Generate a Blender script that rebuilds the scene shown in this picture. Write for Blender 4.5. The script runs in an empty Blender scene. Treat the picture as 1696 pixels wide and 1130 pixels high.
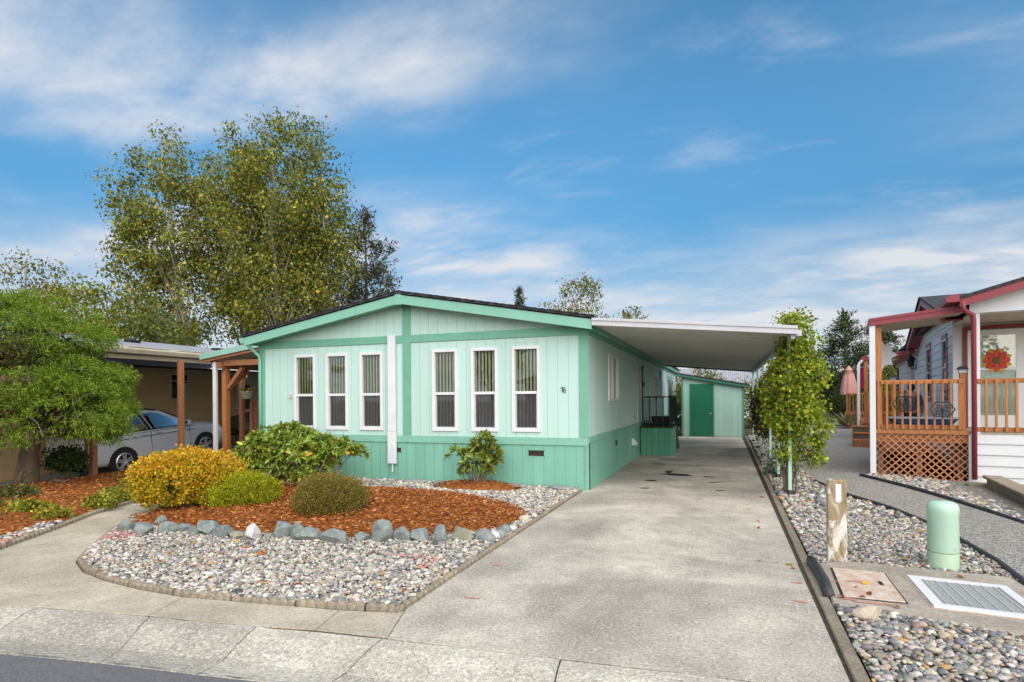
import bpy, math, random
import numpy as np
from mathutils import Vector, Matrix

random.seed(7)
RNG = np.random.default_rng(11)
R = math.radians
scene = bpy.context.scene
COL = scene.collection

# ------------------------------------------------------------------ camera
cam_d = bpy.data.cameras.new('camera')
cam = bpy.data.objects.new('camera', cam_d)
COL.objects.link(cam)
F_PX, YAW, ROLL, Y_H = 976.0, R(19.7), R(0.45), 661.3
fw = Vector((-math.sin(YAW), math.cos(YAW), 0))
rt = Vector((math.cos(YAW), math.sin(YAW), 0))
up = Vector((0, 0, 1))
r2 = rt * math.cos(ROLL) - up * math.sin(ROLL)
u2 = rt * math.sin(ROLL) + up * math.cos(ROLL)
cam.matrix_world = Matrix(((r2.x, u2.x, -fw.x, 0), (r2.y, u2.y, -fw.y, 0), (r2.z, u2.z, -fw.z, 1.65), (0, 0, 0, 1)))
cam_d.sensor_width = 36.0
cam_d.lens = F_PX / 1696 * 36.0
cam_d.shift_y = (Y_H - 565) / 1696
cam_d.clip_start = 0.05
cam_d.clip_end = 3000
scene.camera = cam

# ------------------------------------------------------------------ sky and sun
SUN_EL, SUN_AZ = R(40), R(148)        # azimuth clockwise from +Y: behind the camera, a little to the right
world = bpy.data.worlds.new('World')
scene.world = world
world.use_nodes = True
nt = world.node_tree
for n in list(nt.nodes):
    nt.nodes.remove(n)
def wn(t, **kw):
    n = nt.nodes.new(t)
    for k, v in kw.items():
        setattr(n, k, v)
    return n
wl = nt.links.new
out = wn('ShaderNodeOutputWorld')
bg = wn('ShaderNodeBackground')
wl(bg.outputs[0], out.inputs[0])
sky = wn('ShaderNodeTexSky', sky_type='NISHITA', sun_disc=False)
sky.sun_elevation, sky.sun_rotation = SUN_EL, SUN_AZ
sky.air_density, sky.dust_density, sky.ozone_density = 0.9, 0.0, 3.0
sky.altitude = 3500
bg.inputs[1].default_value = 0.086
tc = wn('ShaderNodeTexCoord')
sep = wn('ShaderNodeSeparateXYZ'); wl(tc.outputs['Generated'], sep.inputs[0])
def wmath(op, a, b=None, c=None, clamp=False):
    n = wn('ShaderNodeMath', operation=op, use_clamp=clamp)
    for i, v in enumerate((a, b, c)):
        if v is None:
            continue
        if isinstance(v, (int, float)):
            n.inputs[i].default_value = v
        else:
            wl(v, n.inputs[i])
    return n.outputs[0]
zc = wmath('MAXIMUM', sep.outputs[2], 0.0)
den = wmath('ADD', zc, 0.16)
px_ = wmath('DIVIDE', sep.outputs[0], den)
py_ = wmath('DIVIDE', sep.outputs[1], den)
comb = wn('ShaderNodeCombineXYZ'); wl(px_, comb.inputs[0]); wl(py_, comb.inputs[1])
def cloud(scale, loc, rot, sc, detail, rough, dist, lo, hi):
    mp = wn('ShaderNodeMapping')
    mp.inputs['Location'].default_value = loc
    mp.inputs['Rotation'].default_value = (0, 0, R(rot))
    mp.inputs['Scale'].default_value = sc
    wl(comb.outputs[0], mp.inputs[0])
    nz = wn('ShaderNodeTexNoise')
    nz.inputs['Scale'].default_value = scale
    nz.inputs['Detail'].default_value = detail
    nz.inputs['Roughness'].default_value = rough
    nz.inputs['Distortion'].default_value = dist
    wl(mp.outputs[0], nz.inputs['Vector'])
    mr = wn('ShaderNodeMapRange', clamp=True, interpolation_type='SMOOTHSTEP')
    mr.inputs[1].default_value, mr.inputs[2].default_value = lo, hi
    wl(nz.outputs[0], mr.inputs[0])
    return mr.outputs[0]
def vdot(v):
    n = wn('ShaderNodeVectorMath', operation='DOT_PRODUCT')
    wl(comb.outputs[0], n.inputs[0]); n.inputs[1].default_value = v
    return n.outputs['Value']
warp = cloud(1.3, (3.1, 1.7, 0.0), 20, (0.8, 1.4, 1), 5, 0.55, 0.3, 0.2, 0.8)
fine = cloud(2.3, (0.4, 2.2, 0.0), 20, (0.85, 1.35, 1), 8, 0.58, 0.25, 0.33, 0.72)
wisp = cloud(3.0, (5.4, 1.2, 0.0), 20, (0.7, 1.4, 1), 8, 0.58, 0.3, 0.52, 0.78)
# cloud streets: parallel bands of cloud with clear lanes between, broken up along their length
q_ = wmath('ADD', vdot((-0.37, 0.93, 0)), wmath('MULTIPLY_ADD', warp, 0.55, -0.28))
t_ = wmath('ADD', vdot((0.93, 0.37, 0)), wmath('MULTIPLY_ADD', warp, 0.6, -0.30))
band = wmath('MULTIPLY_ADD', wmath('COSINE', wmath('MULTIPLY', wmath('SUBTRACT', q_, 1.22), 5.98)), 0.5, 0.5)
along = wmath('MULTIPLY_ADD', wmath('COSINE', wmath('MULTIPLY', wmath('ADD', t_, 0.75), 2.1)), 0.5, 0.5)
c1 = wmath('MULTIPLY', wmath('MULTIPLY', wmath('POWER', band, 1.3), along), wmath('MULTIPLY_ADD', fine, 0.85, 0.22))
# thin cloud closes towards the horizon all round
hz = wn('ShaderNodeMapRange', clamp=True, interpolation_type='SMOOTHSTEP')
wl(wmath('MULTIPLY_ADD', warp, 0.10, wmath('SUBTRACT', sep.outputs[2], 0.05)), hz.inputs[0])
hz.inputs[1].default_value, hz.inputs[2].default_value = 0.30, 0.10
hz.inputs[3].default_value, hz.inputs[4].default_value = 0.0, 1.0
c2 = wmath('MULTIPLY', hz.outputs[0], wmath('MULTIPLY_ADD', fine, 0.50, 0.52))
c3 = wmath('MULTIPLY', wisp, 0.30)
cl = wmath('ADD', wmath('ADD', c1, c3), c2, clamp=True)
cl = wmath('MULTIPLY', cl, 0.92)
mixs = wn('ShaderNodeMix', data_type='RGBA')
wl(cl, mixs.inputs[0])
tint = wn('ShaderNodeMix', data_type='RGBA', blend_type='MULTIPLY')
tint.inputs[0].default_value = 1.0
wl(sky.outputs[0], tint.inputs[6])
tint.inputs[7].default_value = (0.58, 1.0, 0.92, 1)
even = wn('ShaderNodeMix', data_type='RGBA', blend_type='MULTIPLY')      # an even blue down to the horizon
even.inputs[0].default_value = 1.0
ev = wn('ShaderNodeMapRange', clamp=True, interpolation_type='SMOOTHSTEP')
for i, v in ((1, 0.0), (2, 0.50), (3, 0.30), (4, 1.0)):
    ev.inputs[i].default_value = v
wl(sep.outputs[2], ev.inputs[0])
wl(tint.outputs[2], even.inputs[6]); wl(ev.outputs[0], even.inputs[7])
wl(even.outputs[2], mixs.inputs[6])
mixs.inputs[7].default_value = (2.95, 2.98, 3.12, 1)
wl(mixs.outputs[2], bg.inputs[0])

sun_d = bpy.data.lights.new('sun', 'SUN')
sun_d.energy = 1.9
sun_d.angle = R(95)
sun_d.color = (1.0, 0.90, 0.77)
sun = bpy.data.objects.new('sun', sun_d)
sun.rotation_euler = (math.pi / 2 - SUN_EL, 0, math.pi - SUN_AZ)
# direction to the sun: (sin az, cos az) * cos el
sd = Vector((math.sin(SUN_AZ) * math.cos(SUN_EL), math.cos(SUN_AZ) * math.cos(SUN_EL), math.sin(SUN_EL)))
sun.rotation_euler = sd.to_track_quat('Z', 'Y').to_euler()
COL.objects.link(sun)

scene.view_settings.view_transform = 'Standard'
scene.view_settings.look = 'None'
scene.view_settings.gamma = 1.0
scene.view_settings.exposure = 1.65
scene.render.engine = 'CYCLES'
scene.cycles.use_denoising = True
scene.cycles.max_bounces = 6
scene.cycles.diffuse_bounces = 3
scene.cycles.glossy_bounces = 3
scene.cycles.transmission_bounces = 4
scene.cycles.transparent_max_bounces = 12

# ------------------------------------------------------------------ materials
def _new(name):
    m = bpy.data.materials.new(name)
    m.use_nodes = True
    t = m.node_tree
    for n in list(t.nodes):
        t.nodes.remove(n)
    o = t.nodes.new('ShaderNodeOutputMaterial')
    b = t.nodes.new('ShaderNodeBsdfPrincipled')
    t.links.new(b.outputs[0], o.inputs[0])
    return m, t, b, o

def noise(t, scale, detail=4, rough=0.55, vec=None, stretch=None, dist=0.0):
    if vec is None:
        tcn = t.nodes.new('ShaderNodeTexCoord')
        vec = tcn.outputs['Object']
    if stretch:
        mp = t.nodes.new('ShaderNodeMapping')
        mp.inputs['Scale'].default_value = stretch
        t.links.new(vec, mp.inputs[0])
        vec = mp.outputs[0]
    n = t.nodes.new('ShaderNodeTexNoise')
    n.inputs['Scale'].default_value = scale
    n.inputs['Detail'].default_value = detail
    n.inputs['Roughness'].default_value = rough
    n.inputs['Distortion'].default_value = dist
    t.links.new(vec, n.inputs['Vector'])
    return n.outputs[0]

def ramp(t, fac, lo, hi, a=0.0, b=1.0):
    r = t.nodes.new('ShaderNodeMapRange')
    r.clamp = True
    for i, v in ((1, lo), (2, hi), (3, a), (4, b)):
        r.inputs[i].default_value = v
    t.links.new(fac, r.inputs[0])
    return r.outputs[0]

def mix(t, fac, a, b, mode='MIX'):
    m = t.nodes.new('ShaderNodeMix')
    m.data_type = 'RGBA'
    m.blend_type = mode
    for i, v in ((0, fac), (6, a), (7, b)):
        if isinstance(v, (int, float)):
            m.inputs[i].default_value = v
        elif isinstance(v, tuple):
            m.inputs[i].default_value = (*v[:3], 1)
        else:
            t.links.new(v, m.inputs[i])
    return m.outputs[2]

def bump(t, b, h, strength, dist=0.01, prev=None):
    n = t.nodes.new('ShaderNodeBump')
    n.inputs['Strength'].default_value = strength
    n.inputs['Distance'].default_value = dist
    t.links.new(h, n.inputs['Height'])
    if prev is not None:
        t.links.new(prev, n.inputs['Normal'])
    t.links.new(n.outputs[0], b.inputs['Normal'])
    return n.outputs[0]

def mul(c, k):
    return tuple(min(1.0, x * k) for x in c[:3])

def paint(name, col, rough=0.55, var=0.07, scale=3.0, grain=0.12, gscale=60, stretch=None, rnd=0.06, metal=0.0, dirt=None, dirt_amt=0.35, spec=0.4):
    """painted or plain surface: soft blotches, fine grain, a slightly different tone per piece, optional dirt"""
    m, t, b, o = _new(name)
    n1 = noise(t, scale, 5, 0.6, stretch=stretch)
    c = mix(t, ramp(t, n1, 0.3, 0.7), mul(col, 1 - var), mul(col, 1 + var))
    if dirt:
        n2 = noise(t, scale * 2.3, 7, 0.68, stretch=stretch, dist=0.4)
        c = mix(t, ramp(t, n2, 0.52, 0.72, 0, dirt_amt), c, dirt)
    if rnd:
        oi = t.nodes.new('ShaderNodeObjectInfo')
        k = ramp(t, oi.outputs['Random'], 0, 1, 1 - rnd, 1 + rnd)
        h = t.nodes.new('ShaderNodeHueSaturation')
        t.links.new(k, h.inputs['Value'])
        t.links.new(c, h.inputs['Color'])
        c = h.outputs[0]
    t.links.new(c, b.inputs['Base Color'])
    b.inputs['Roughness'].default_value = rough
    b.inputs['Metallic'].default_value = metal
    b.inputs['Specular IOR Level'].default_value = spec
    if grain:
        bump(t, b, noise(t, gscale, 3, 0.6, stretch=stretch), grain, 0.01)
    return m

def wood(name, col, dark, stretch=(30, 30, 2.0), rough=0.65, rnd=0.14):
    m, t, b, o = _new(name)
    n1 = noise(t, 1.0, 6, 0.62, stretch=stretch, dist=0.6)
    n2 = noise(t, 2.2, 3, 0.5)
    c = mix(t, ramp(t, n1, 0.32, 0.7), dark, col)
    c = mix(t, ramp(t, n2, 0.45, 0.75, 0, 0.45), c, mul(dark, 1.15))
    oi = t.nodes.new('ShaderNodeObjectInfo')
    h = t.nodes.new('ShaderNodeHueSaturation')
    t.links.new(ramp(t, oi.outputs['Random'], 0, 1, 1 - rnd, 1 + rnd), h.inputs['Value'])
    t.links.new(c, h.inputs['Color'])
    t.links.new(h.outputs[0], b.inputs['Base Color'])
    b.inputs['Roughness'].default_value = rough
    bump(t, b, n1, 0.25, 0.004)
    return m

def concrete(name, col, stain=(0.12, 0.105, 0.09), stain_amt=0.5, speck=0.35, blot=0.55, rough=0.9):
    m, t, b, o = _new(name)
    big = noise(t, 0.42, 6, 0.62, dist=0.8)
    mid = noise(t, 1.7, 7, 0.68, dist=0.4)
    mott = noise(t, 9, 6, 0.72)
    fine = noise(t, 38, 4, 0.75)
    tiny = noise(t, 110, 2, 0.7)
    c = mix(t, ramp(t, mid, 0.34, 0.66), mul(col, 0.66), mul(col, 1.16))
    c = mix(t, ramp(t, big, 0.44, 0.64, 0, stain_amt), c, stain)
    trk = noise(t, 1.0, 6, 0.65, stretch=(1.6, 0.35, 1), dist=0.5)
    c = mix(t, ramp(t, trk, 0.52, 0.70, 0, stain_amt * 0.55), c, mul(stain, 1.15))
    c = mix(t, ramp(t, mott, 0.45, 0.66, 0, blot), c, mul(col, 0.58))
    c = mix(t, ramp(t, fine, 0.52, 0.64, 0, speck), c, mul(col, 0.36))
    c = mix(t, ramp(t, fine, 0.46, 0.34, 0, speck * 0.8), c, mul(col, 1.55))
    c = mix(t, ramp(t, tiny, 0.56, 0.68, 0, speck), c, mul(col, 1.6))
    oi = t.nodes.new('ShaderNodeObjectInfo')
    h = t.nodes.new('ShaderNodeHueSaturation')
    t.links.new(ramp(t, oi.outputs['Random'], 0, 1, 0.93, 1.07), h.inputs['Value'])
    t.links.new(c, h.inputs['Color'])
    t.links.new(h.outputs[0], b.inputs['Base Color'])
    b.inputs['Roughness'].default_value = rough
    b.inputs['Specular IOR Level'].default_value = 0.25
    n = bump(t, b, fine, 0.6, 0.008)
    bump(t, b, tiny, 0.4, 0.003, n)
    return m

def attr_mat(name, rough=0.6, trans=0.0, spec=0.35, grain=0.0, gscale=80):
    """colour comes from the colour attribute each leaf / pebble / chip carries"""
    m, t, b, o = _new(name)
    a = t.nodes.new('ShaderNodeAttribute')
    a.attribute_name = 'Col'
    c = a.outputs['Color']
    if grain:
        n = noise(t, gscale, 4, 0.65)
        c = mix(t, ramp(t, n, 0.35, 0.7), c, mix(t, 1.0, c, (0.62, 0.62, 0.62), 'MULTIPLY'))
    t.links.new(c, b.inputs['Base Color'])
    b.inputs['Roughness'].default_value = rough
    b.inputs['Specular IOR Level'].default_value = spec
    if trans:
        tr = t.nodes.new('ShaderNodeBsdfTranslucent')
        t.links.new(mix(t, 1.0, c, (1.15, 1.2, 0.7), 'MULTIPLY'), tr.inputs[0])
        ms = t.nodes.new('ShaderNodeMixShader')
        ms.inputs[0].default_value = trans
        t.links.new(b.outputs[0], ms.inputs[1])
        t.links.new(tr.outputs[0], ms.inputs[2])
        t.links.new(ms.outputs[0], o.inputs[0])
    return m

def glass(name, tint=(0.9, 0.95, 0.93), ior=1.5, boost=1.0, film=0.0, film_col=(0.3, 0.3, 0.32)):
    m, t, b, o = _new(name)
    t.nodes.remove(b)
    tr = t.nodes.new('ShaderNodeBsdfTransparent'); tr.inputs[0].default_value = (*tint, 1)
    gl = t.nodes.new('ShaderNodeBsdfGlossy'); gl.inputs['Roughness'].default_value = 0.015
    wv = t.nodes.new('ShaderNodeBump'); wv.inputs['Strength'].default_value = 0.05; wv.inputs['Distance'].default_value = 0.02
    t.links.new(noise(t, 2.2, 2, 0.4), wv.inputs['Height'])       # panes are never quite flat
    t.links.new(wv.outputs[0], gl.inputs['Normal'])
    fr = t.nodes.new('ShaderNodeFresnel'); fr.inputs[0].default_value = ior
    k = t.nodes.new('ShaderNodeMath'); k.operation = 'MULTIPLY'; k.use_clamp = True
    k.inputs[1].default_value = boost
    t.links.new(fr.outputs[0], k.inputs[0])
    ms = t.nodes.new('ShaderNodeMixShader')
    t.links.new(k.outputs[0], ms.inputs[0])
    under = tr.outputs[0]
    if film:            # insect screen or dust in front of the pane
        df = t.nodes.new('ShaderNodeBsdfDiffuse'); df.inputs[0].default_value = (*film_col, 1)
        mf = t.nodes.new('ShaderNodeMixShader'); mf.inputs[0].default_value = film
        t.links.new(under, mf.inputs[1]); t.links.new(df.outputs[0], mf.inputs[2])
        under = mf.outputs[0]
    t.links.new(under, ms.inputs[1])
    t.links.new(gl.outputs[0], ms.inputs[2])
    t.links.new(ms.outputs[0], o.inputs[0])
    return m

def shingle(name, col, w=0.32, h=0.14):
    m, t, b, o = _new(name)
    tcn = t.nodes.new('ShaderNodeTexCoord')
    br = t.nodes.new('ShaderNodeTexBrick')
    br.inputs['Color1'].default_value = (*mul(col, 0.75), 1)
    br.inputs['Color2'].default_value = (*mul(col, 1.25), 1)
    br.inputs['Mortar'].default_value = (*mul(col, 0.35), 1)
    br.inputs['Scale'].default_value = 1.0
    br.inputs['Mortar Size'].default_value = 0.012
    br.inputs['Brick Width'].default_value = w
    br.inputs['Row Height'].default_value = h
    mp = t.nodes.new('ShaderNodeMapping')
    mp.inputs['Rotation'].default_value = (0, 0, R(90))
    t.links.new(tcn.outputs['Object'], mp.inputs[0])
    t.links.new(mp.outputs[0], br.inputs['Vector'])
    n = noise(t, 22, 4, 0.7)
    c = mix(t, ramp(t, n, 0.35, 0.7, 0, 0.5), br.outputs[0], mul(col, 1.3))
    t.links.new(c, b.inputs['Base Color'])
    b.inputs['Roughness'].default_value = 0.95
    bump(t, b, br.outputs['Fac'], -0.6, 0.01)
    return m

def ground_mix(name, a, b_, s1=40, rough=0.95, c_=None, bs=0.5):
    m, t, b, o = _new(name)
    n1 = noise(t, s1, 5, 0.7)
    n2 = noise(t, s1 * 0.12, 5, 0.6)
    c = mix(t, ramp(t, n1, 0.35, 0.65), a, b_)
    if c_:
        c = mix(t, ramp(t, n2, 0.45, 0.65), c, c_)
    t.links.new(c, b.inputs['Base Color'])
    b.inputs['Roughness'].default_value = rough
    b.inputs['Specular IOR Level'].default_value = 0.2
    bump(t, b, n1, bs, 0.012)
    return m

def fine_gravel(name):
    m, t, b, o = _new(name)
    tcn = t.nodes.new('ShaderNodeTexCoord')
    v = t.nodes.new('ShaderNodeTexVoronoi')
    v.inputs['Scale'].default_value = 48
    t.links.new(tcn.outputs['Object'], v.inputs['Vector'])
    sp = t.nodes.new('ShaderNodeSeparateColor')
    t.links.new(v.outputs['Color'], sp.inputs[0])
    c = mix(t, ramp(t, sp.outputs[0], 0, 1), (0.19, 0.18, 0.165), (0.58, 0.56, 0.51))
    c = mix(t, ramp(t, sp.outputs[1], 0.75, 1.0, 0, 0.6), c, (0.40, 0.33, 0.24))
    c = mix(t, ramp(t, v.outputs['Distance'], 0.35, 0.75, 0, 0.8), c, (0.09, 0.085, 0.08))
    n2 = noise(t, 1.6, 5, 0.6)
    c = mix(t, ramp(t, n2, 0.42, 0.7, 0, 0.35), c, (0.28, 0.26, 0.225))
    t.links.new(c, b.inputs['Base Color'])
    b.inputs['Roughness'].default_value = 0.95
    inv = ramp(t, v.outputs['Distance'], 0.0, 0.7, 1, 0)
    bump(t, b, inv, 0.9, 0.012)
    return m

M = {}
M['siding'] = paint('mint_siding', (0.455, 0.635, 0.59), 0.65, 0.05, 1.1, 0.14, 60, stretch=(1, 1, 0.25), rnd=0.025, dirt=(0.40, 0.55, 0.49), dirt_amt=0.16)
M['trim'] = paint('green_trim', (0.155, 0.39, 0.285), 0.55, 0.08, 2.5, 0.12, 50, rnd=0.03)
M['trim_pale'] = paint('pale_green_fascia', (0.21, 0.455, 0.355), 0.5, 0.05, 2.0, 0.08, 50, rnd=0.03)
M['skirt'] = paint('sea_green_skirting', (0.185, 0.43, 0.335), 0.65, 0.09, 1.6, 0.14, 60, stretch=(1, 1, 0.3), rnd=0.04, dirt=(0.20, 0.37, 0.28), dirt_amt=0.35)
M['skirt_dark'] = paint('deep_green_boards', (0.075, 0.27, 0.18), 0.6, 0.09, 1.6, 0.12, 60, stretch=(1, 1, 0.3), rnd=0.05)
M['door_green'] = paint('dark_green_door', (0.012, 0.15, 0.085), 0.45, 0.08, 2, 0.05, 50, rnd=0)
M['white'] = paint('white_vinyl', (0.69, 0.69, 0.71), 0.4, 0.03, 3, 0.04, 40, rnd=0.02)
M['white_post'] = paint('white_painted_metal', (0.66, 0.67, 0.70), 0.45, 0.05, 3, 0.05, 40, rnd=0.02)
M['grey_white'] = paint('weathered_white_metal', (0.50, 0.50, 0.53), 0.5, 0.06, 1.5, 0.05, 30, rnd=0.03, dirt=(0.32, 0.31, 0.29), dirt_amt=0.25)
M['pan'] = paint('white_carport_pan', (0.60, 0.585, 0.55), 0.55, 0.05, 0.8, 0.04, 20, rnd=0.025, dirt=(0.30, 0.27, 0.22), dirt_amt=0.35)
M['roof_black'] = shingle('black_shingle', (0.035, 0.035, 0.04))
M['roof_grey'] = shingle('grey_shingle', (0.28, 0.295, 0.33), 0.42, 0.15)
M['iron'] = paint('dark_green_iron', (0.008, 0.030, 0.030), 0.5, 0.15, 6, 0.05, 40, rnd=0)
M['black'] = paint('black_plastic', (0.012, 0.012, 0.013), 0.5, 0.15, 8, 0.08, 60, rnd=0)
M['rubber'] = paint('tyre_rubber', (0.014, 0.014, 0.015), 0.8, 0.2, 10, 0.1, 80, rnd=0)
M['pipe'] = paint('black_corrugated_pipe', (0.035, 0.038, 0.045), 0.5, 0.2, 8, 0.1, 60, rnd=0)
M['vent'] = paint('dark_vent_mesh', (0.03, 0.022, 0.014), 0.8, 0.4, 40, 0.2, 90, rnd=0)
M['blind'] = paint('cream_blind', (0.78, 0.75, 0.58), 0.7, 0.05, 2, 0.03, 40, rnd=0.06)
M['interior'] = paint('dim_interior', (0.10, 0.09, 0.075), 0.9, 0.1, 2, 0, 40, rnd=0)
M['glass'] = glass('window_glass', (0.92, 0.95, 0.90), 1.5, 2.2)
M['screen'] = glass('screened_glass', (0.80, 0.80, 0.82), 1.5, 1.6, 0.30, (0.13, 0.13, 0.14))
M['carglass'] = glass('car_glass', (0.10, 0.12, 0.12), 1.5, 0.9)
M['drive'] = concrete('driveway_concrete', (0.56, 0.51, 0.435), (0.19, 0.17, 0.15), 0.85, 0.68, 0.5)
M['walk'] = concrete('walk_concrete', (0.51, 0.455, 0.36), (0.28, 0.225, 0.165), 0.45, 0.5, 0.45)
M['gutter'] = concrete('gutter_concrete', (0.54, 0.50, 0.425), (0.22, 0.20, 0.18), 0.60, 0.8, 0.6)
M['edging'] = concrete('edging_concrete', (0.30, 0.255, 0.19), (0.12, 0.10, 0.07), 0.5, 0.5, 0.5)
M['pad'] = concrete('pad_concrete', (0.44, 0.385, 0.32), (0.16, 0.135, 0.11), 0.45, 0.45, 0.4)
M['asphalt'] = ground_mix('asphalt', (0.10, 0.10, 0.105), (0.19, 0.188, 0.195), 70, 0.9, (0.14, 0.14, 0.145), 0.5)
M['soil'] = ground_mix('dry_soil', (0.055, 0.045, 0.03), (0.11, 0.09, 0.06), 25, 0.95, (0.06, 0.075, 0.03))
M['mulch'] = ground_mix('bark_mulch', (0.16, 0.05, 0.013), (0.40, 0.145, 0.038), 42, 0.95, (0.30, 0.10, 0.026), 0.9)
M['bed'] = ground_mix('gravel_bed', (0.10, 0.095, 0.085), (0.30, 0.28, 0.25), 45, 0.95)
M['path'] = fine_gravel('fine_grey_gravel')
M['pebble'] = attr_mat('river_pebbles', 0.7, 0, 0.35, 0.5, 90)
M['chips'] = attr_mat('bark_chips', 0.9, 0, 0.2)
M['leaf'] = attr_mat('leaf', 0.5, 0.28, 0.3)
M['leaf_gloss'] = attr_mat('glossy_leaf', 0.32, 0.18, 0.5)
M['needle'] = attr_mat('needle', 0.6, 0.22, 0.25)
M['bark'] = paint('grey_brown_bark', (0.125, 0.095, 0.07), 0.95, 0.35, 6, 0.9, 22, stretch=(1, 1, 0.3), rnd=0)
M['bark_pale'] = paint('pale_grey_bark', (0.27, 0.25, 0.21), 0.9, 0.3, 2.5, 0.6, 14, stretch=(1, 1, 0.3), rnd=0)
M['twig'] = paint('brown_twig', (0.15, 0.10, 0.065), 0.9, 0.3, 8, 0.3, 40, rnd=0)
M['rock'] = None
# ------------------------------------------------------------------ mesh helpers
ORG = {}

def tag(o, label=None, cat=None, group=None, kind=None):
    if label: o['label'] = label
    if cat: o['category'] = cat
    if group: o['group'] = group
    if kind: o['kind'] = kind
    return o

def thing(name, label, cat, loc=(0, 0, 0), rz=0.0, group=None, local=False):
    o = bpy.data.objects.new(name, None)
    o.empty_display_size = 0.2
    o.location = loc
    o.rotation_euler = (0, 0, rz)
    COL.objects.link(o)
    ORG[o.name] = Vector((0, 0, 0)) if (local or rz) else Vector(loc)
    tag(o, label, cat, group)
    return o

def link(name, me, m, parent=None, shift=True):
    if m is not None and not me.materials:
        me.materials.append(m)
    o = bpy.data.objects.new(name, me)
    COL.objects.link(o)
    if parent is not None:
        o.parent = parent
        ORG[o.name] = ORG[parent.name]
        # geometry is written in world coordinates; the parent carries the thing's base
        if shift:
            o.location = -ORG[parent.name] if parent.parent is None else (0, 0, 0)
    else:
        ORG[o.name] = Vector((0, 0, 0))
    return o

class MB:
    def __init__(s):
        s.v, s.f = [], []
    def add(s, vs, fs):
        b = len(s.v)
        s.v += [tuple(p) for p in vs]
        s.f += [tuple(i + b for i in f) for f in fs]
        return s
    def box(s, x0, y0, z0, x1, y1, z1):
        x0, x1 = sorted((x0, x1)); y0, y1 = sorted((y0, y1)); z0, z1 = sorted((z0, z1))
        return s.add([(x0, y0, z0), (x1, y0, z0), (x1, y1, z0), (x0, y1, z0), (x0, y0, z1), (x1, y0, z1), (x1, y1, z1), (x0, y1, z1)],
                     [(3, 2, 1, 0), (4, 5, 6, 7), (0, 1, 5, 4), (1, 2, 6, 5), (2, 3, 7, 6), (3, 0, 4, 7)])
    def bar(s, a, b, w, h, upv=(0, 0, 1)):
        """rectangular bar from a to b, w across and h along the up vector"""
        a, b = Vector(a), Vector(b)
        d = (b - a).normalized()
        u = Vector(upv)
        sd = d.cross(u)
        if sd.length < 1e-5:
            sd = d.cross(Vector((0, 1, 0)))
        sd.normalize()
        u = sd.cross(d).normalized()
        vs = []
        for p in (a, b):
            for i, j in ((-1, -1), (1, -1), (1, 1), (-1, 1)):
                vs.append(p + sd * (w / 2 * i) + u * (h / 2 * j))
        return s.add(vs, [(3, 2, 1, 0), (4, 5, 6, 7), (0, 1, 5, 4), (1, 2, 6, 5), (2, 3, 7, 6), (3, 0, 4, 7)])
    def prism(s, poly, vec):
        """polygon (3-D points) pushed along vec"""
        n = len(poly)
        vec = Vector(vec)
        vs = [Vector(p) for p in poly] + [Vector(p) + vec for p in poly]
        return s.add(vs, [tuple(range(n))[::-1], tuple(range(n, 2 * n))] + [(i, (i + 1) % n, n + (i + 1) % n, n + i) for i in range(n)])
    def tube(s, pts, rad, n=8, cap=True):
        pts = [Vector(p) for p in pts]
        if not isinstance(rad, (list, tuple)):
            rad = [rad] * len(pts)
        b = len(s.v)
        ref = Vector((0.31, 0.17, 0.93))
        for i, p in enumerate(pts):
            d = (pts[min(i + 1, len(pts) - 1)] - pts[max(i - 1, 0)]).normalized()
            x = d.cross(ref)
            if x.length < 1e-3:
                x = d.cross(Vector((1, 0, 0)))
            x.normalize()
            y = d.cross(x)
            for k in range(n):
                a = 2 * math.pi * k / n
                s.v.append(tuple(p + x * (rad[i] * math.cos(a)) + y * (rad[i] * math.sin(a))))
        for i in range(len(pts) - 1):
            for k in range(n):
                s.f.append((b + i * n + k, b + i * n + (k + 1) % n, b + (i + 1) * n + (k + 1) % n, b + (i + 1) * n + k))
        if cap:
            s.f.append(tuple(b + k for k in range(n))[::-1])
            e = b + (len(pts) - 1) * n
            s.f.append(tuple(e + k for k in range(n)))
        return s
    def lathe(s, prof, n=20, c=(0, 0, 0), axis='z', cap=True):
        b = len(s.v)
        for r, h in prof:
            for k in range(n):
                a = 2 * math.pi * k / n
                q = (r * math.cos(a), r * math.sin(a), h)
                if axis == 'x': q = (q[2], q[0], q[1])
                if axis == 'y': q = (q[0], q[2], q[1])
                s.v.append((c[0] + q[0], c[1] + q[1], c[2] + q[2]))
        for i in range(len(prof) - 1):
            for k in range(n):
                s.f.append((b + i * n + k, b + i * n + (k + 1) % n, b + (i + 1) * n + (k + 1) % n, b + (i + 1) * n + k))
        if cap:
            s.f.append(tuple(b + k for k in range(n))[::-1])
            e = b + (len(prof) - 1) * n
            s.f.append(tuple(e + k for k in range(n)))
        return s
    def mesh(s, name, smooth=False):
        me = bpy.data.meshes.new(name)
        me.from_pydata(s.v, [], s.f)
        me.update()
        if smooth:
            me.polygons.foreach_set('use_smooth', [True] * len(me.polygons))
        return me
    def build(s, name, m, parent=None, smooth=False, bevel=0.0, seg=1, auto=False):
        me = s.mesh(name, smooth)
        o = link(name, me, m, parent)
        if bevel:
            bv = o.modifiers.new('bevel', 'BEVEL')
            bv.width = bevel
            bv.segments = seg
            bv.limit_method = 'ANGLE'
            bv.angle_limit = R(40)
        return o

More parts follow.
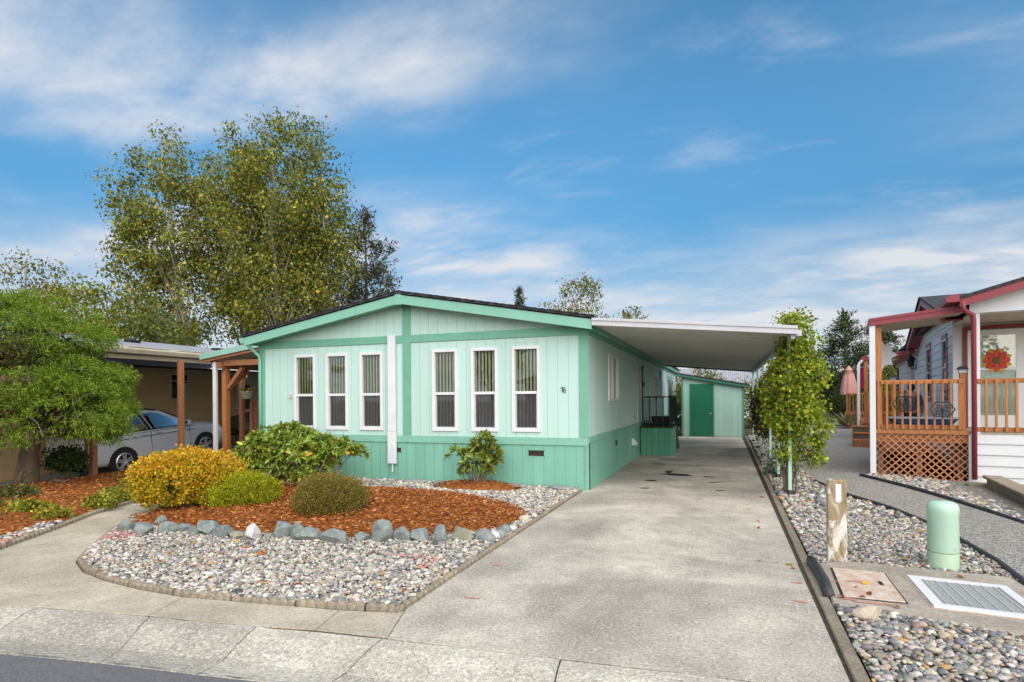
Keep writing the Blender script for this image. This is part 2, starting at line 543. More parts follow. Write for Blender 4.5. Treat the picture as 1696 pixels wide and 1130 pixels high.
def np_mesh(name, V, faces, cols=None, smooth=False):
    """V (n,k,3): n copies of a k-vertex shape; faces: list of index tuples of one copy; cols (n,3)"""
    n, k = V.shape[:2]
    me = bpy.data.meshes.new(name)
    fl = np.array([len(f) for f in faces])
    fi = np.concatenate([np.array(f) for f in faces])
    nl = len(fi)
    me.vertices.add(n * k)
    me.vertices.foreach_set('co', V.reshape(-1).astype(np.float32))
    me.loops.add(n * nl)
    me.loops.foreach_set('vertex_index', (fi[None, :] + (np.arange(n) * k)[:, None]).reshape(-1).astype(np.int32))
    me.polygons.add(n * len(faces))
    st = np.concatenate([[0], np.cumsum(fl)[:-1]])
    me.polygons.foreach_set('loop_start', (st[None, :] + (np.arange(n) * nl)[:, None]).reshape(-1).astype(np.int32))
    if smooth:
        me.polygons.foreach_set('use_smooth', np.ones(n * len(faces), bool))
    if cols is not None:
        at = me.attributes.new('Col', 'FLOAT_COLOR', 'POINT')
        c4 = np.ones((n, k, 4), np.float32)
        c4[:, :, :3] = cols[:, None, :]
        at.data.foreach_set('color', c4.reshape(-1))
    me.update(calc_edges=True)
    me.validate()
    return me

def unit(a):
    return a / np.maximum(np.linalg.norm(a, axis=-1, keepdims=True), 1e-9)

def leaf_verts(P, D, size, width, droop=0.0, fold=0.12, rng=RNG):
    """diamond leaves: base P, direction D (n,3), length size (n,), width ratio"""
    n = len(P)
    D = unit(D)
    up_ = unit(rng.normal(size=(n, 3)) + np.array([0, 0, 0.6]))
    S = unit(np.cross(D, up_))
    N = np.cross(S, D)
    size = np.asarray(size).reshape(-1, 1) * np.ones((n, 1))
    w = size * width * 0.5
    mid = P + D * size * 0.48 + N * size * fold
    tip = P + D * size - np.array([0, 0, 1]) * size * droop
    return np.stack([P, mid + S * w, tip, mid - S * w], axis=1)

LEAF_F = [(0, 1, 2, 3)]

def pick_cols(n, pal, wts, jit=0.18, rng=RNG):
    pal = np.array(pal, float)
    w = np.array(wts, float); w /= w.sum()
    c = pal[rng.choice(len(pal), n, p=w)]
    return np.clip(c * (1 + rng.normal(size=(n, 1)) * jit) * (1 + rng.normal(size=(n, 3)) * jit * 0.3), 0.002, 0.95)

def ndir(d, seed, k=3.0):
    """cheap smooth noise on directions / points"""
    r = np.random.default_rng(seed)
    s = 0
    for i in range(5):
        w = r.normal(size=3) * k * (1 + 0.5 * i)
        s = s + np.sin(d @ w + r.uniform(0, 6.28)) / (1 + 0.6 * i)
    return s / 2.6

def ellipsoid_shell(n, c, rad, shell, seed, amp=0.15, k=2.5, zmin=-1.0, rng=RNG):
    d = unit(rng.normal(size=(int(n * 2.2) + 10, 3)))
    d = d[d[:, 2] > zmin][:n]
    r = (1 - shell * rng.random(len(d)) ** 1.5) * (1 + amp * ndir(d, seed, k))
    return np.array(c) + d * r[:, None] * np.array(rad), d

def poly_sheet(name, pts, z, m, parent=None, thick=0.0, kind=None, bevel=0.0):
    mb = MB()
    if thick:
        mb.prism([(x, y, z - thick) for x, y in pts], (0, 0, thick))
    else:
        mb.add([(x, y, z) for x, y in pts], [tuple(range(len(pts)))])
    o = mb.build(name, m, parent, bevel=bevel)
    if kind:
        o['kind'] = kind
    return o

def ccw(p):
    a = sum(p[i][0] * p[(i + 1) % len(p)][1] - p[(i + 1) % len(p)][0] * p[i][1] for i in range(len(p)))
    return p if a > 0 else p[::-1]

def inside(P, poly):
    x, y = P[:, 0], P[:, 1]
    r = np.zeros(len(P), bool)
    n = len(poly)
    j = n - 1
    for i in range(n):
        xi, yi = poly[i]; xj, yj = poly[j]
        c = ((yi > y) != (yj > y)) & (x < (xj - xi) * (y - yi) / (yj - yi + 1e-12) + xi)
        r ^= c
        j = i
    return r

def scatter(poly, step, rng=RNG, jit=0.45):
    xs = [p[0] for p in poly]; ys = [p[1] for p in poly]
    gx, gy = np.meshgrid(np.arange(min(xs), max(xs), step), np.arange(min(ys), max(ys), step))
    P = np.stack([gx.ravel(), gy.ravel()], 1)
    P = P + rng.uniform(-jit, jit, P.shape) * step
    return P[inside(P, poly)]

def smooth01(x, a, b):
    t = np.clip((x - a) / (b - a), 0, 1)
    return t * t * (3 - 2 * t)

def height(x, y):
    """ground height: the next plot's drive on the left lies lower, the far right dips a little"""
    left = smooth01(-x, 12.7, 13.5) * np.clip(-0.28 + 0.1 * (y - 11.3), -0.75, 0.02)
    right = -0.09 * smooth01(x, 3.2, 4.6)
    return left + right

def copy_tree(o, parent=None):
    c = o.copy()
    COL.objects.link(c)
    c.parent = parent
    ORG[c.name] = ORG.get(o.name, Vector((0, 0, 0)))
    for ch in o.children:
        copy_tree(ch, c)
    return c

def rects(x0, x1, z0, z1, holes):
    """rectangle minus axis-aligned holes, as a list of rectangles"""
    xs = sorted({x0, x1} | {min(max(h[i], x0), x1) for h in holes for i in (0, 1)})
    res = []
    for a, b in zip(xs, xs[1:]):
        if b - a < 1e-6: continue
        cuts = sorted((max(h[2], z0), min(h[3], z1)) for h in holes if h[0] < (a + b) / 2 < h[1])
        z = z0
        for c0, c1 in cuts:
            if c0 > z + 1e-6: res.append((a, b, z, c0))
            z = max(z, c1)
        if z < z1 - 1e-6: res.append((a, b, z, z1))
    return res
# ------------------------------------------------------------------ ground, street, paving
def grid_lines(a, b, step, far):
    l = list(np.arange(a, b + 1e-6, step))
    return [-far, -0.3 * far, a - 25] + l + [b + 25, 0.3 * far, far]
gxs = grid_lines(-34, 14, 0.5, 900); gys = grid_lines(-6, 46, 1.0, 900)
GX, GY = np.meshgrid(gxs, gys)
GZ = height(GX, GY) - 0.10
gv = [(float(x), float(y), float(z)) for x, y, z in zip(GX.ravel(), GY.ravel(), GZ.ravel())]
w_ = len(gxs)
gf = [(j * w_ + i, j * w_ + i + 1, (j + 1) * w_ + i + 1, (j + 1) * w_ + i) for j in range(len(gys) - 1) for i in range(w_ - 1)]
tag(MB().add(gv, gf).build('ground', M['soil'], smooth=True), kind='structure')

CURB_BACK = [(-11.0, 1.6), (-8.0, 2.55), (-6.6, 2.92), (-5.22, 3.18), (-4.16, 3.32), (-3.22, 3.42), (-2.23, 3.53), (-0.98, 3.61), (0.13, 3.68), (2.2, 3.70), (5.0, 3.55)]
ASPH = [(-10.7, 1.0), (-7.7, 1.95), (-6.3, 2.26), (-5.0, 2.50), (-3.80, 2.68), (-3.06, 2.76), (-2.25, 2.86), (-0.90, 2.94), (0.13, 2.99), (2.2, 3.0), (5.0, 2.85)]
sv = [(x, y + 0.03, -0.034) for x, y in ASPH] + [(x * 3, -60, -0.034) for x, y in ASPH]
na = len(ASPH)
street = tag(MB().add(sv, [(na + i, na + i + 1, i + 1, i) for i in range(na - 1)]).build('street', M['asphalt']), kind='structure')

def lerp2(a, b, t):
    return (a[0] + (b[0] - a[0]) * t, a[1] + (b[1] - a[1]) * t)

# rolled kerb and gutter, cast in slabs with open joints
gut = thing('gutter', None, None)
gut['kind'] = 'structure'
prof = [(0.0, 0.0), (0.18, -0.004), (0.42, -0.035), (0.62, -0.062), (0.80, -0.052), (1.0, -0.03)]
for i in range(len(CURB_BACK) - 1):
    g = 0.005
    (a, b), (c, d) = (CURB_BACK[i], CURB_BACK[i + 1]), (ASPH[i], ASPH[i + 1])
    L = math.dist(a, b)
    a1, b1 = lerp2(a, b, g / L), lerp2(a, b, 1 - g / L)
    c1_, d1 = lerp2(c, d, g / L), lerp2(c, d, 1 - g / L)
    vs, fs = [], []
    nseg = 6
    for k in range(nseg + 1):
        t = k / nseg
        p, q = lerp2(a1, b1, t), lerp2(c1_, d1, t)
        for s, z in prof:
            e = lerp2(p, q, s)
            vs.append((e[0], e[1], z + random.uniform(-0.003, 0.003)))
        vs.append((q[0], q[1], -0.15)); vs.append((p[0], p[1], -0.15))
    m_ = len(prof) + 2
    for k in range(nseg):
        for j in range(m_):
            fs.append((k * m_ + j, k * m_ + (j + 1) % m_, (k + 1) * m_ + (j + 1) % m_, (k + 1) * m_ + j))
    fs.append(tuple(range(m_))[::-1]); fs.append(tuple(nseg * m_ + j for j in range(m_)))
    MB().add(vs, fs).build('kerb_slab', M['gutter'], gut)

# driveway slabs
drv = thing('driveway', None, None); drv['kind'] = 'structure'
DL, DR = -2.37, 0.68
cuts = [3.63, 6.42, 10.28, 12.62, 15.4, 18.2, 21.0, 23.8, 26.22]
def curb_y(x):
    for (a, b) in zip(CURB_BACK, CURB_BACK[1:]):
        if a[0] <= x <= b[0]:
            return a[1] + (b[1] - a[1]) * (x - a[0]) / (b[0] - a[0])
    return 3.6
for i, (y0, y1) in enumerate(zip(cuts, cuts[1:])):
    j = 0.006
    r0, r1 = DR, DR + (0.02 if i else 0)
    right = DR + 0.006 * i
    if i == 0:
        pts = [(x, curb_y(x) + 0.018) for x in (-2.2, -1.6, -0.98, -0.4, 0.13, DR)] + [(right, y1 - j), (DL, y1 - j), (DL, 4.1)]
    else:
        pts = [(DL, y0 + j), (right, y0 + j + 0.02), (right + 0.006, y1 - j + 0.02), (DL, y1 - j)]
    poly_sheet('driveway_slab', ccw(pts), -0.0005 * i, M['drive'], drv, thick=0.1, bevel=0.002)
# concrete strip along the right-hand edge
for k in range(20):
    y0 = 3.72 + k * 1.15; y1 = y0 + 1.142
    x0 = 0.70 + 0.0075 * k
    MB().prism([(x0, y0, -0.1), (x0 + 0.085, y0, -0.1), (x0 + 0.092, y1, -0.1), (x0 + 0.007, y1, -0.1)], (0, 0, 0.125 + random.uniform(-0.006, 0.006))).build('edge_strip', M['edging'], drv, bevel=0.008)
M['filler'] = ground_mix('joint_dirt', (0.05, 0.042, 0.032), (0.12, 0.10, 0.075), 30, 0.95)
poly_sheet('joint_filler', [(-2.34, 3.62), (0.66, 3.74), (0.72, 26.1), (-2.34, 26.1)], -0.007, M['filler'], drv)
MB().add([(x, y + dy, -0.007) for x, y in CURB_BACK for dy in (-0.02, 0.05)], [(2 * i, 2 * i + 2, 2 * i + 3, 2 * i + 1) for i in range(len(CURB_BACK) - 1)]).build('joint_filler', M['filler'], drv)
MB().add([(0.66, 3.7, -0.006), (0.745, 3.7, -0.006), (0.90, 26.2, -0.006), (0.66, 26.2, -0.006)], [(0, 1, 2, 3)]).build('joint_filler', M['filler'], drv)
# oil spots and survey paint that lie on the slabs
M['oil'] = paint('oil_stain', (0.045, 0.04, 0.036), 0.6, 0.3, 8, 0.1, 60, rnd=0)
M['red_mark'] = paint('red_survey_paint', (0.50, 0.24, 0.19), 0.8, 0.25, 30, 0.2, 90, rnd=0)
def blot(name, c, rx, ry, m, z=0.004, rot=0.0, seed=0, parent=drv, n=18):
    r = random.Random(seed)
    ph = [r.uniform(0, 6.28) for _ in range(4)]
    pts = []
    for k in range(n):
        a = 2 * math.pi * k / n
        q = 1 + 0.22 * math.sin(2 * a + ph[0]) + 0.16 * math.sin(3 * a + ph[1]) + 0.12 * math.sin(5 * a + ph[2])
        x, y = rx * q * math.cos(a), ry * q * math.sin(a)
        pts.append((c[0] + x * math.cos(rot) - y * math.sin(rot), c[1] + x * math.sin(rot) + y * math.cos(rot)))
    return poly_sheet(name, pts, z, m, parent)
for k, (x, y, rx, ry) in enumerate([(-1.36, 12.02, 0.14, 0.09), (-1.36, 10.98, 0.075, 0.07), (-0.2, 12.1, 0.09, 0.05), (-0.06, 12.2, 0.06, 0.04), (-0.06, 11.05, 0.07, 0.05), (-0.95, 13.1, 0.35, 0.17), (-1.15, 13.55, 0.10, 0.2), (-1.5, 15.1, 0.12, 0.1), (-0.6, 15.0, 0.07, 0.06), (-0.3, 12.9, 0.1, 0.06), (-0.1, 18.4, 0.08, 0.06), (-0.9, 19.5, 0.06, 0.07)]):
    blot('oil_stain', (x, y), rx, ry, M['oil'], seed=k)
for k, (x, y, rx, ry, ro) in enumerate([(-2.12, 5.46, 0.055, 0.022, 0), (-1.98, 4.49, 0.06, 0.022, 0.1), (0.58, 5.24, 0.06, 0.022, 0), (0.61, 5.77, 0.045, 0.02, 0)]):
    blot('paint_mark', (x, y), rx, ry, M['red_mark'], rot=ro, seed=40 + k)

# front walk and apron
BED = [(-7.71, 5.89), (-7.28, 5.31), (-6.66, 4.62), (-6.30, 4.26), (-5.86, 4.03), (-5.38, 3.90), (-4.86, 3.82), (-4.31, 3.79), (-3.63, 3.86), (-2.89, 3.96), (-2.42, 4.06)]
wk = thing('walkway', None, None); wk['kind'] = 'structure'
def off(p, d):
    # push a bed-outline point away from the bed
    c = (-5.0, 6.5)
    v = (p[0] - c[0], p[1] - c[1]); l = math.hypot(*v)
    return (p[0] + v[0] / l * d, p[1] + v[1] / l * d)
e = [off(p, 0.05) for p in BED]
def cb(x): return (x, curb_y(x) + 0.018)
poly_sheet('walk_slab', ccw([e[7], e[8], (-2.86, 3.90), (-2.78, 3.515)] + [cb(-3.22), cb(-3.7), (-4.195, 3.34)]), 0.001, M['walk'], wk, 0.1, bevel=0.002)
poly_sheet('walk_slab', ccw([(-2.852, 3.90), (-2.39, 4.0), (-2.39, 4.1), (-2.379, 4.1), (-2.209, 3.56), (-2.772, 3.515)]), 0.0, M['walk'], wk, 0.1, bevel=0.002)
poly_sheet('walk_slab', ccw([(-4.312, 3.74)] + [e[6], e[5], e[4], e[3], (-6.05, 3.04), cb(-5.22), cb(-4.7), (-4.203, 3.335)]), 0.0, M['walk'], wk, 0.1, bevel=0.002)
LEDGE = [(-6.75, 2.98), (-7.15, 3.5), (-7.62, 4.19), (-7.90, 4.69), (-8.27, 5.34), (-8.71, 6.05), (-9.12, 7.03), (-10.1, 9.0), (-11.79, 12.04)]
poly_sheet('walk_slab', ccw([e[3], e[2], e[1], LEDGE[3], LEDGE[2], LEDGE[1], LEDGE[0], (-6.065, 3.05)]), 0.0015, M['walk'], wk, 0.1, bevel=0.002)
poly_sheet('walk_slab', ccw([(e[1][0] - 0.01, e[1][1] + 0.014), e[0], (-8.1, 6.4), (-9.10, 6.9), LEDGE[5], LEDGE[4], (LEDGE[3][0] - 0.01, LEDGE[3][1] + 0.016)]), 0.0, M['walk'], wk, 0.1, bevel=0.002)
poly_sheet('walk_slab', ccw([(-8.11, 6.415), (-8.82, 7.35), (-9.55, 9.0), (-10.1, 8.98), (-9.12, 6.92)]), 0.0012, M['walk'], wk, 0.1, bevel=0.002)
poly_sheet('walk_slab', ccw([(-9.56, 9.015), (-10.88, 11.9), (-11.79, 12.04), (-10.11, 8.995)]), 0.0, M['walk'], wk, 0.1, bevel=0.002)
poly_sheet('patio', ccw([(-9.9, 12.0), (-12.8, 12.1), (-12.8, 26), (-9.72, 26), (-9.72, 12.0)]), 0.002, M['walk'], None, 0.1, kind='structure')
# the next plot's drive, rising away from the street
nd = [(-40, 4.0), (-12.95, 4.0), (-12.95, 7.0), (-12.95, 14.3), (-12.95, 30), (-40, 30), (-40, 14.3), (-40, 7.0)]
def nz_(y): return max(-0.75, min(0.02, -0.28 + 0.1 * (y - 11.3)))
dm = MB().add([(x, y, nz_(y) + 0.0) for x, y in nd], [(0, 1, 2, 7), (7, 2, 3, 6), (6, 3, 4, 5)])
tag(dm.build('neighbour_driveway', concrete('neighbour_concrete', (0.46, 0.44, 0.41), (0.20, 0.19, 0.18), 0.5, 0.4, 0.4)), kind='structure')

# ------------------------------------------------------------------ planting beds
MULCH = [(-7.78, 5.98), (-7.9, 6.9), (-8.25, 8.3), (-8.15, 9.15), (-6.25, 9.20), (-4.26, 9.12), (-3.16, 8.52), (-2.58, 7.90), (-2.50, 7.45), (-2.66, 6.75), (-3.36, 6.14), (-4.2, 5.80), (-4.92, 5.80), (-5.6, 5.62), (-6.2, 5.60), (-6.9, 5.62), (-7.45, 5.70)]
def mound(name, poly, c, h0, hc, m, rings=9, seed=1):
    vs = [(c[0], c[1], hc)]
    fs = []
    n = len(poly) * 3
    bp = []
    for i in range(len(poly)):
        for k in range(3):
            bp.append(lerp2(poly[i], poly[(i + 1) % len(poly)], k / 3))
    for r in range(1, rings + 1):
        t = r / rings
        for p in bp:
            x, y = lerp2(c, p, t)
            z = h0 + (hc - h0) * (1 - t ** 2.2) + (0.014 * math.sin(5.1 * x + seed) * math.sin(4.3 * y) if r < rings else 0)
            vs.append((x, y, z if r < rings else h0 - 0.06))
    for i in range(n):
        fs.append((0, 1 + i, 1 + (i + 1) % n))
        for r in range(rings - 1):
            a = 1 + r * n
            fs.append((a + i, a + n + i, a + n + (i + 1) % n, a + (i + 1) % n))
    o = MB().add(vs, fs).build(name, m, smooth=True)
    o['kind'] = 'structure'
    return o
MULCH = ccw(MULCH)
mound('mulch_bed', MULCH, (-5.3, 7.4), 0.05, 0.16, M['mulch'])
def ell(c, rx, ry, n=14, rot=0.0):
    return [(c[0] + rx * math.cos(a) * math.cos(rot) - ry * math.sin(a) * math.sin(rot), c[1] + rx * math.cos(a) * math.sin(rot) + ry * math.sin(a) * math.cos(rot)) for a in [2 * math.pi * k / n for k in range(n)]]
MOUND2 = ell((-4.25, 9.93), 0.86, 0.40)
MOUND3 = ell((-7.95, 9.85), 1.1, 0.42)
mound('mulch_mound', MOUND2, (-4.25, 9.95), 0.05, 0.15, M['mulch'], 5)
mound('mulch_mound', MOUND3, (-7.95, 9.85), 0.05, 0.10, M['mulch'], 5)
LEFTBED = ccw([(-8.3, 2.3), (-7.2, 3.38), (-7.66, 4.17), (-7.98, 4.69), (-8.35, 5.34), (-8.79, 6.05), (-9.21, 7.03), (-10.17, 9.0), (-11.87, 12.04), (-12.9, 12.1), (-12.98, 9.0), (-13.0, 7.1), (-12.3, 4.4), (-10.5, 2.0)])
mound('mulch_bed', LEFTBED, (-11.2, 6.9), 0.03, 0.13, M['mulch'], seed=3)
REAR = ccw([(-9.66, 10.36), (-2.43, 10.36), (-2.43, 4.2), (-3.0, 5.9), (-2.3, 7.9), (-3.1, 8.6), (-4.26, 9.2), (-6.25, 9.3), (-8.3, 9.25), (-9.2, 9.3)])
GBED = ccw(BED + [(-2.42, 10.40), (-9.70, 10.40), (-9.8, 11.9), (-10.85, 11.9), (-9.5, 9.0), (-8.77, 7.35), (-8.05, 6.4)])
poly_sheet('gravel_bed', GBED, 0.012, M['bed'], kind='structure')

EDGA = [(2.15, 27.0), (1.80, 19.0), (1.66, 14.6), (1.65, 12.58), (1.89, 11.04), (2.26, 9.9), (2.43, 8.87), (2.49, 7.75), (2.50, 7.0), (2.44, 6.3), (2.36, 5.5), (2.32, 4.5), (2.32, 3.8)]
EDGB = [(2.66, 13.85), (3.08, 12.37), (3.31, 11.29), (3.51, 10.03), (3.62, 9.31), (3.75, 8.0), (3.85, 6.4), (3.9, 4.0)]
poly_sheet('gravel_path', ccw(EDGA + [(3.9, 3.8)] + EDGB[::-1] + [(3.4, 14.6), (5.4, 26), (7.5, 38), (9.0, 44), (2.2, 44)]), 0.012, M['path'], kind='structure')
GR_R = ccw([(0.80, 3.75)] + [(0.88, 14.0), (1.0, 26.2), (1.0, 27.0)] + [(x - 0.02, y) for x, y in EDGA])
poly_sheet('gravel_bed', GR_R, 0.006, M['bed'], kind='structure')
GR_F = ccw(EDGB + [(7.5, 4.0), (7.5, 13.2), (4.6, 13.9), (2.9, 14.1)])
mbf = MB().add([(x, y, float(height(np.array(x), np.array(y))) + 0.008) for x, y in GR_F], [tuple(range(len(GR_F)))])
tag(mbf.build('gravel_bed', M['bed']), kind='structure')

# ------------------------------------------------------------------ river gravel
def icos():
    p = (1 + 5 ** 0.5) / 2
    v = unit(np.array([(-1, p, 0), (1, p, 0), (-1, -p, 0), (1, -p, 0), (0, -1, p), (0, 1, p), (0, -1, -p), (0, 1, -p), (p, 0, -1), (p, 0, 1), (-p, 0, -1), (-p, 0, 1)], float))
    f = [(0, 11, 5), (0, 5, 1), (0, 1, 7), (0, 7, 10), (0, 10, 11), (1, 5, 9), (5, 11, 4), (11, 10, 2), (10, 7, 6), (7, 1, 8), (3, 9, 4), (3, 4, 2), (3, 2, 6), (3, 6, 8), (3, 8, 9), (4, 9, 5), (2, 4, 11), (6, 2, 10), (8, 6, 7), (9, 8, 1)]
    return v, f
ICO0 = icos()
def subdiv(v, f):
    v = [tuple(x) for x in v]; mid = {}; nf = []
    def md(a, b):
        k = (min(a, b), max(a, b))
        if k not in mid:
            m = np.array(v[a]) + np.array(v[b]); m /= np.linalg.norm(m)
            v.append(tuple(m)); mid[k] = len(v) - 1
        return mid[k]
    for a, b, c in f:
        x, y, z = md(a, b), md(b, c), md(c, a)
        nf += [(a, x, z), (b, y, x), (c, z, y), (x, y, z)]
    return np.array(v), nf
ICO1 = subdiv(*ICO0)
ICO2 = subdiv(*ICO1)
PEB_PAL = [(0.56, 0.52, 0.45), (0.42, 0.39, 0.34), (0.29, 0.285, 0.275), (0.19, 0.20, 0.21), (0.50, 0.42, 0.31), (0.66, 0.62, 0.56), (0.50, 0.29, 0.12), (0.35, 0.27, 0.205), (0.115, 0.115, 0.115)]
PEB_L = [5, 5, 4, 2.2, 3, 4, 0.5, 1.2, 0.5]
PEB_R = [3, 5, 5, 4, 3, 1.6, 0.7, 1.8, 1.2]
def pebbles(P, size, wts, base, z_amp=0.02, red=None):
    n = len(P)
    near = np.hypot(P[:, 0], P[:, 1]) < 6.3
    res = []
    for sel, (tv, tf) in ((near, ICO1), (~near, ICO0)):
        Q = P[sel]; k = len(Q)
        if not k: continue
        s = size * np.exp(np.clip(RNG.normal(size=k), -2.2, 2.2) * 0.31)
        ax = np.stack([s * RNG.uniform(0.85, 1.25, k), s * RNG.uniform(0.65, 0.95, k), s * RNG.uniform(0.40, 0.68, k)], 1) * 0.5
        V = tv[None] * (1 + RNG.normal(size=(k, len(tv), 1)) * 0.05) * ax[:, None, :]
        a = RNG.uniform(0, 6.28, k); tlt = RNG.normal(size=k) * 0.35
        ca, sa, ct, st = np.cos(a), np.sin(a), np.cos(tlt), np.sin(tlt)
        x, y, z = V[..., 0], V[..., 1], V[..., 2]
        y2 = y * ct[:, None] - z * st[:, None]; z2 = y * st[:, None] + z * ct[:, None]
        x3 = x * ca[:, None] - y2 * sa[:, None]; y3 = x * sa[:, None] + y2 * ca[:, None]
        zb = base(Q[:, 0], Q[:, 1]) + RNG.uniform(0, z_amp, k)
        V = np.stack([x3 + Q[:, None, 0], y3 + Q[:, None, 1], z2 + zb[:, None]], 2)
        c = np.clip(pick_cols(k, PEB_PAL, wts, 0.14) * 1.03, 0, 0.85)
        if red is not None:
            for (cx, cy, rx, ry, p) in red:
                hit = (((Q[:, 0] - cx) / rx) ** 2 + ((Q[:, 1] - cy) / ry) ** 2 < 1) & (RNG.random(k) < p)
                c[hit] = c[hit] * 0.35 + np.array([0.62, 0.20, 0.18]) * 0.65
        res.append(np_mesh('gravel', V, tf, c, True))
    return res
def gravel(name, label, P, size, wts, base, red=None, z_amp=0.02):
    root = thing(name, label, 'gravel'); root['kind'] = 'stuff'
    for me in pebbles(P, size, wts, base, z_amp, red):
        link('pebbles', me, M['pebble'], root)['kind'] = 'stuff'
    return root
P = scatter(GBED, 0.031)
inm = inside(P, [lerp2((-5.3, 7.4), p, 0.965) for p in MULCH]) | inside(P, MOUND2) | inside(P, MOUND3)
P = P[~inm]
front = P[P[:, 1] < 7.0 + 0.0 * P[:, 0]]
P2 = scatter(GBED, 0.045)
P2 = P2[(P2[:, 1] >= 7.0) & ~(inside(P2, [lerp2((-5.3, 7.4), p, 0.965) for p in MULCH]) | inside(P2, MOUND2) | inside(P2, MOUND3))]
gravel('river_gravel', 'pale rounded river gravel in the curved bed in front of the row of rocks', front, 0.039, PEB_L, lambda x, y: 0.026 + 0 * x, [(-7.0, 5.15, 0.4, 0.22, 0.5), (-6.9, 4.95, 0.35, 0.06, 0.6), (-2.95, 5.35, 0.35, 0.05, 0.6), (-2.75, 5.15, 0.06, 0.2, 0.6)])
gravel('river_gravel', 'pale gravel strip along the foot of the mint house front', P2, 0.052, PEB_L, lambda x, y: 0.036 + 0 * x)
PAD = ccw([(0.86, 6.40), (1.14, 6.56), (2.40, 6.42), (2.40, 4.86), (1.86, 4.90), (0.80, 5.20)])
Pr = scatter(GR_R, 0.033)
Pr = Pr[(Pr[:, 1] < 9.0) & ~inside(Pr, PAD)]
gravel('river_gravel', 'grey and tan river gravel around the utility pad beside the driveway', Pr, 0.042, PEB_R, lambda x, y: 0.018 + 0 * x)
Pr2 = scatter(GR_R, 0.07)
Pr2 = Pr2[(Pr2[:, 1] >= 9.0)]
gravel('river_gravel', 'grey gravel strip under the vine along the carport posts', Pr2, 0.08, PEB_R, lambda x, y: 0.012 + 0 * x)
Pf = scatter(GR_F, 0.06)
Pf = Pf[(Pf[:, 0] < 6.0) & (Pf[:, 1] > 6.0)]
gravel('river_gravel', 'grey gravel below the lattice of the cedar deck', Pf, 0.07, PEB_R, lambda x, y: height(x, y) + 0.015)
Pl = scatter(ccw([(-7.1, 3.55), (-7.62, 4.22), (-7.94, 4.72), (-8.3, 5.36), (-8.5, 5.3), (-8.2, 4.7), (-7.95, 4.2), (-7.5, 3.5)]), 0.05)
gravel('river_gravel', 'thin line of gravel along the left walkway edging', Pl, 0.06, PEB_L, lambda x, y: 0.05 + 0 * x, [(-7.8, 4.45, 0.3, 0.25, 0.4)])

# bark chips lying on the mulch
def chips(name, label, polys, step, zf):
    Ps = np.concatenate([scatter(p, step, jit=0.6) for p in polys])
    n = len(Ps)
    a = RNG.uniform(0, 6.28, n)
    D = np.stack([np.cos(a), np.sin(a), RNG.normal(size=n) * 0.22], 1)
    P3 = np.concatenate([Ps, (zf(Ps[:, 0], Ps[:, 1]) + RNG.uniform(0.0, 0.022, n))[:, None]], 1)
    V = leaf_verts(P3, D, RNG.uniform(0.03, 0.085, n), 0.26, 0, 0.04)
    c = pick_cols(n, [(0.36, 0.125, 0.028), (0.27, 0.085, 0.020), (0.47, 0.19, 0.055), (0.15, 0.048, 0.014), (0.54, 0.30, 0.14), (0.07, 0.03, 0.012)], [5, 4, 2.4, 2, 0.8, 0.7], 0.2)
    o = link(name, np_mesh(name, V, LEAF_F, c), M['chips'])
    tag(o, label, 'mulch', kind='stuff')
def zbed(poly, c, h0, hc):
    rmax = max(math.dist(p, c) for p in poly)
    ang = np.array([math.atan2(p[1] - c[1], p[0] - c[0]) for p in poly]); rad = np.array([math.dist(p, c) for p in poly])
    o = np.argsort(ang); ang, rad = ang[o], rad[o]
    def f(x, y):
        a = np.arctan2(y - c[1], x - c[0])
        rr = np.interp(a, np.concatenate([ang - 2 * np.pi, ang, ang + 2 * np.pi]), np.concatenate([rad, rad, rad]))
        t = np.clip(np.hypot(x - c[0], y - c[1]) / rr, 0, 1)
        return h0 + (hc - h0) * (1 - t ** 2.2) + 0.006
    return f
zmain = zbed(MULCH, (-5.3, 7.4), 0.05, 0.16)
zleft = zbed(LEFTBED, (-11.2, 6.9), 0.03, 0.13)
chips('bark_chips', 'orange brown bark chips on the main bed behind the rocks', [MULCH], 0.026, zmain)
chips('bark_chips', 'bark chips on the bed under the cypress tree', [LEFTBED], 0.045, zleft)
chips('bark_chips', 'bark chips on the small mound round the house front shrub', [MOUND2], 0.034, zbed(MOUND2, (-4.25, 9.95), 0.05, 0.15))
chips('bark_chips', 'bark chips on the patch beneath the large rhododendron', [MOUND3], 0.034, zbed(MOUND3, (-7.95, 9.85), 0.05, 0.10))

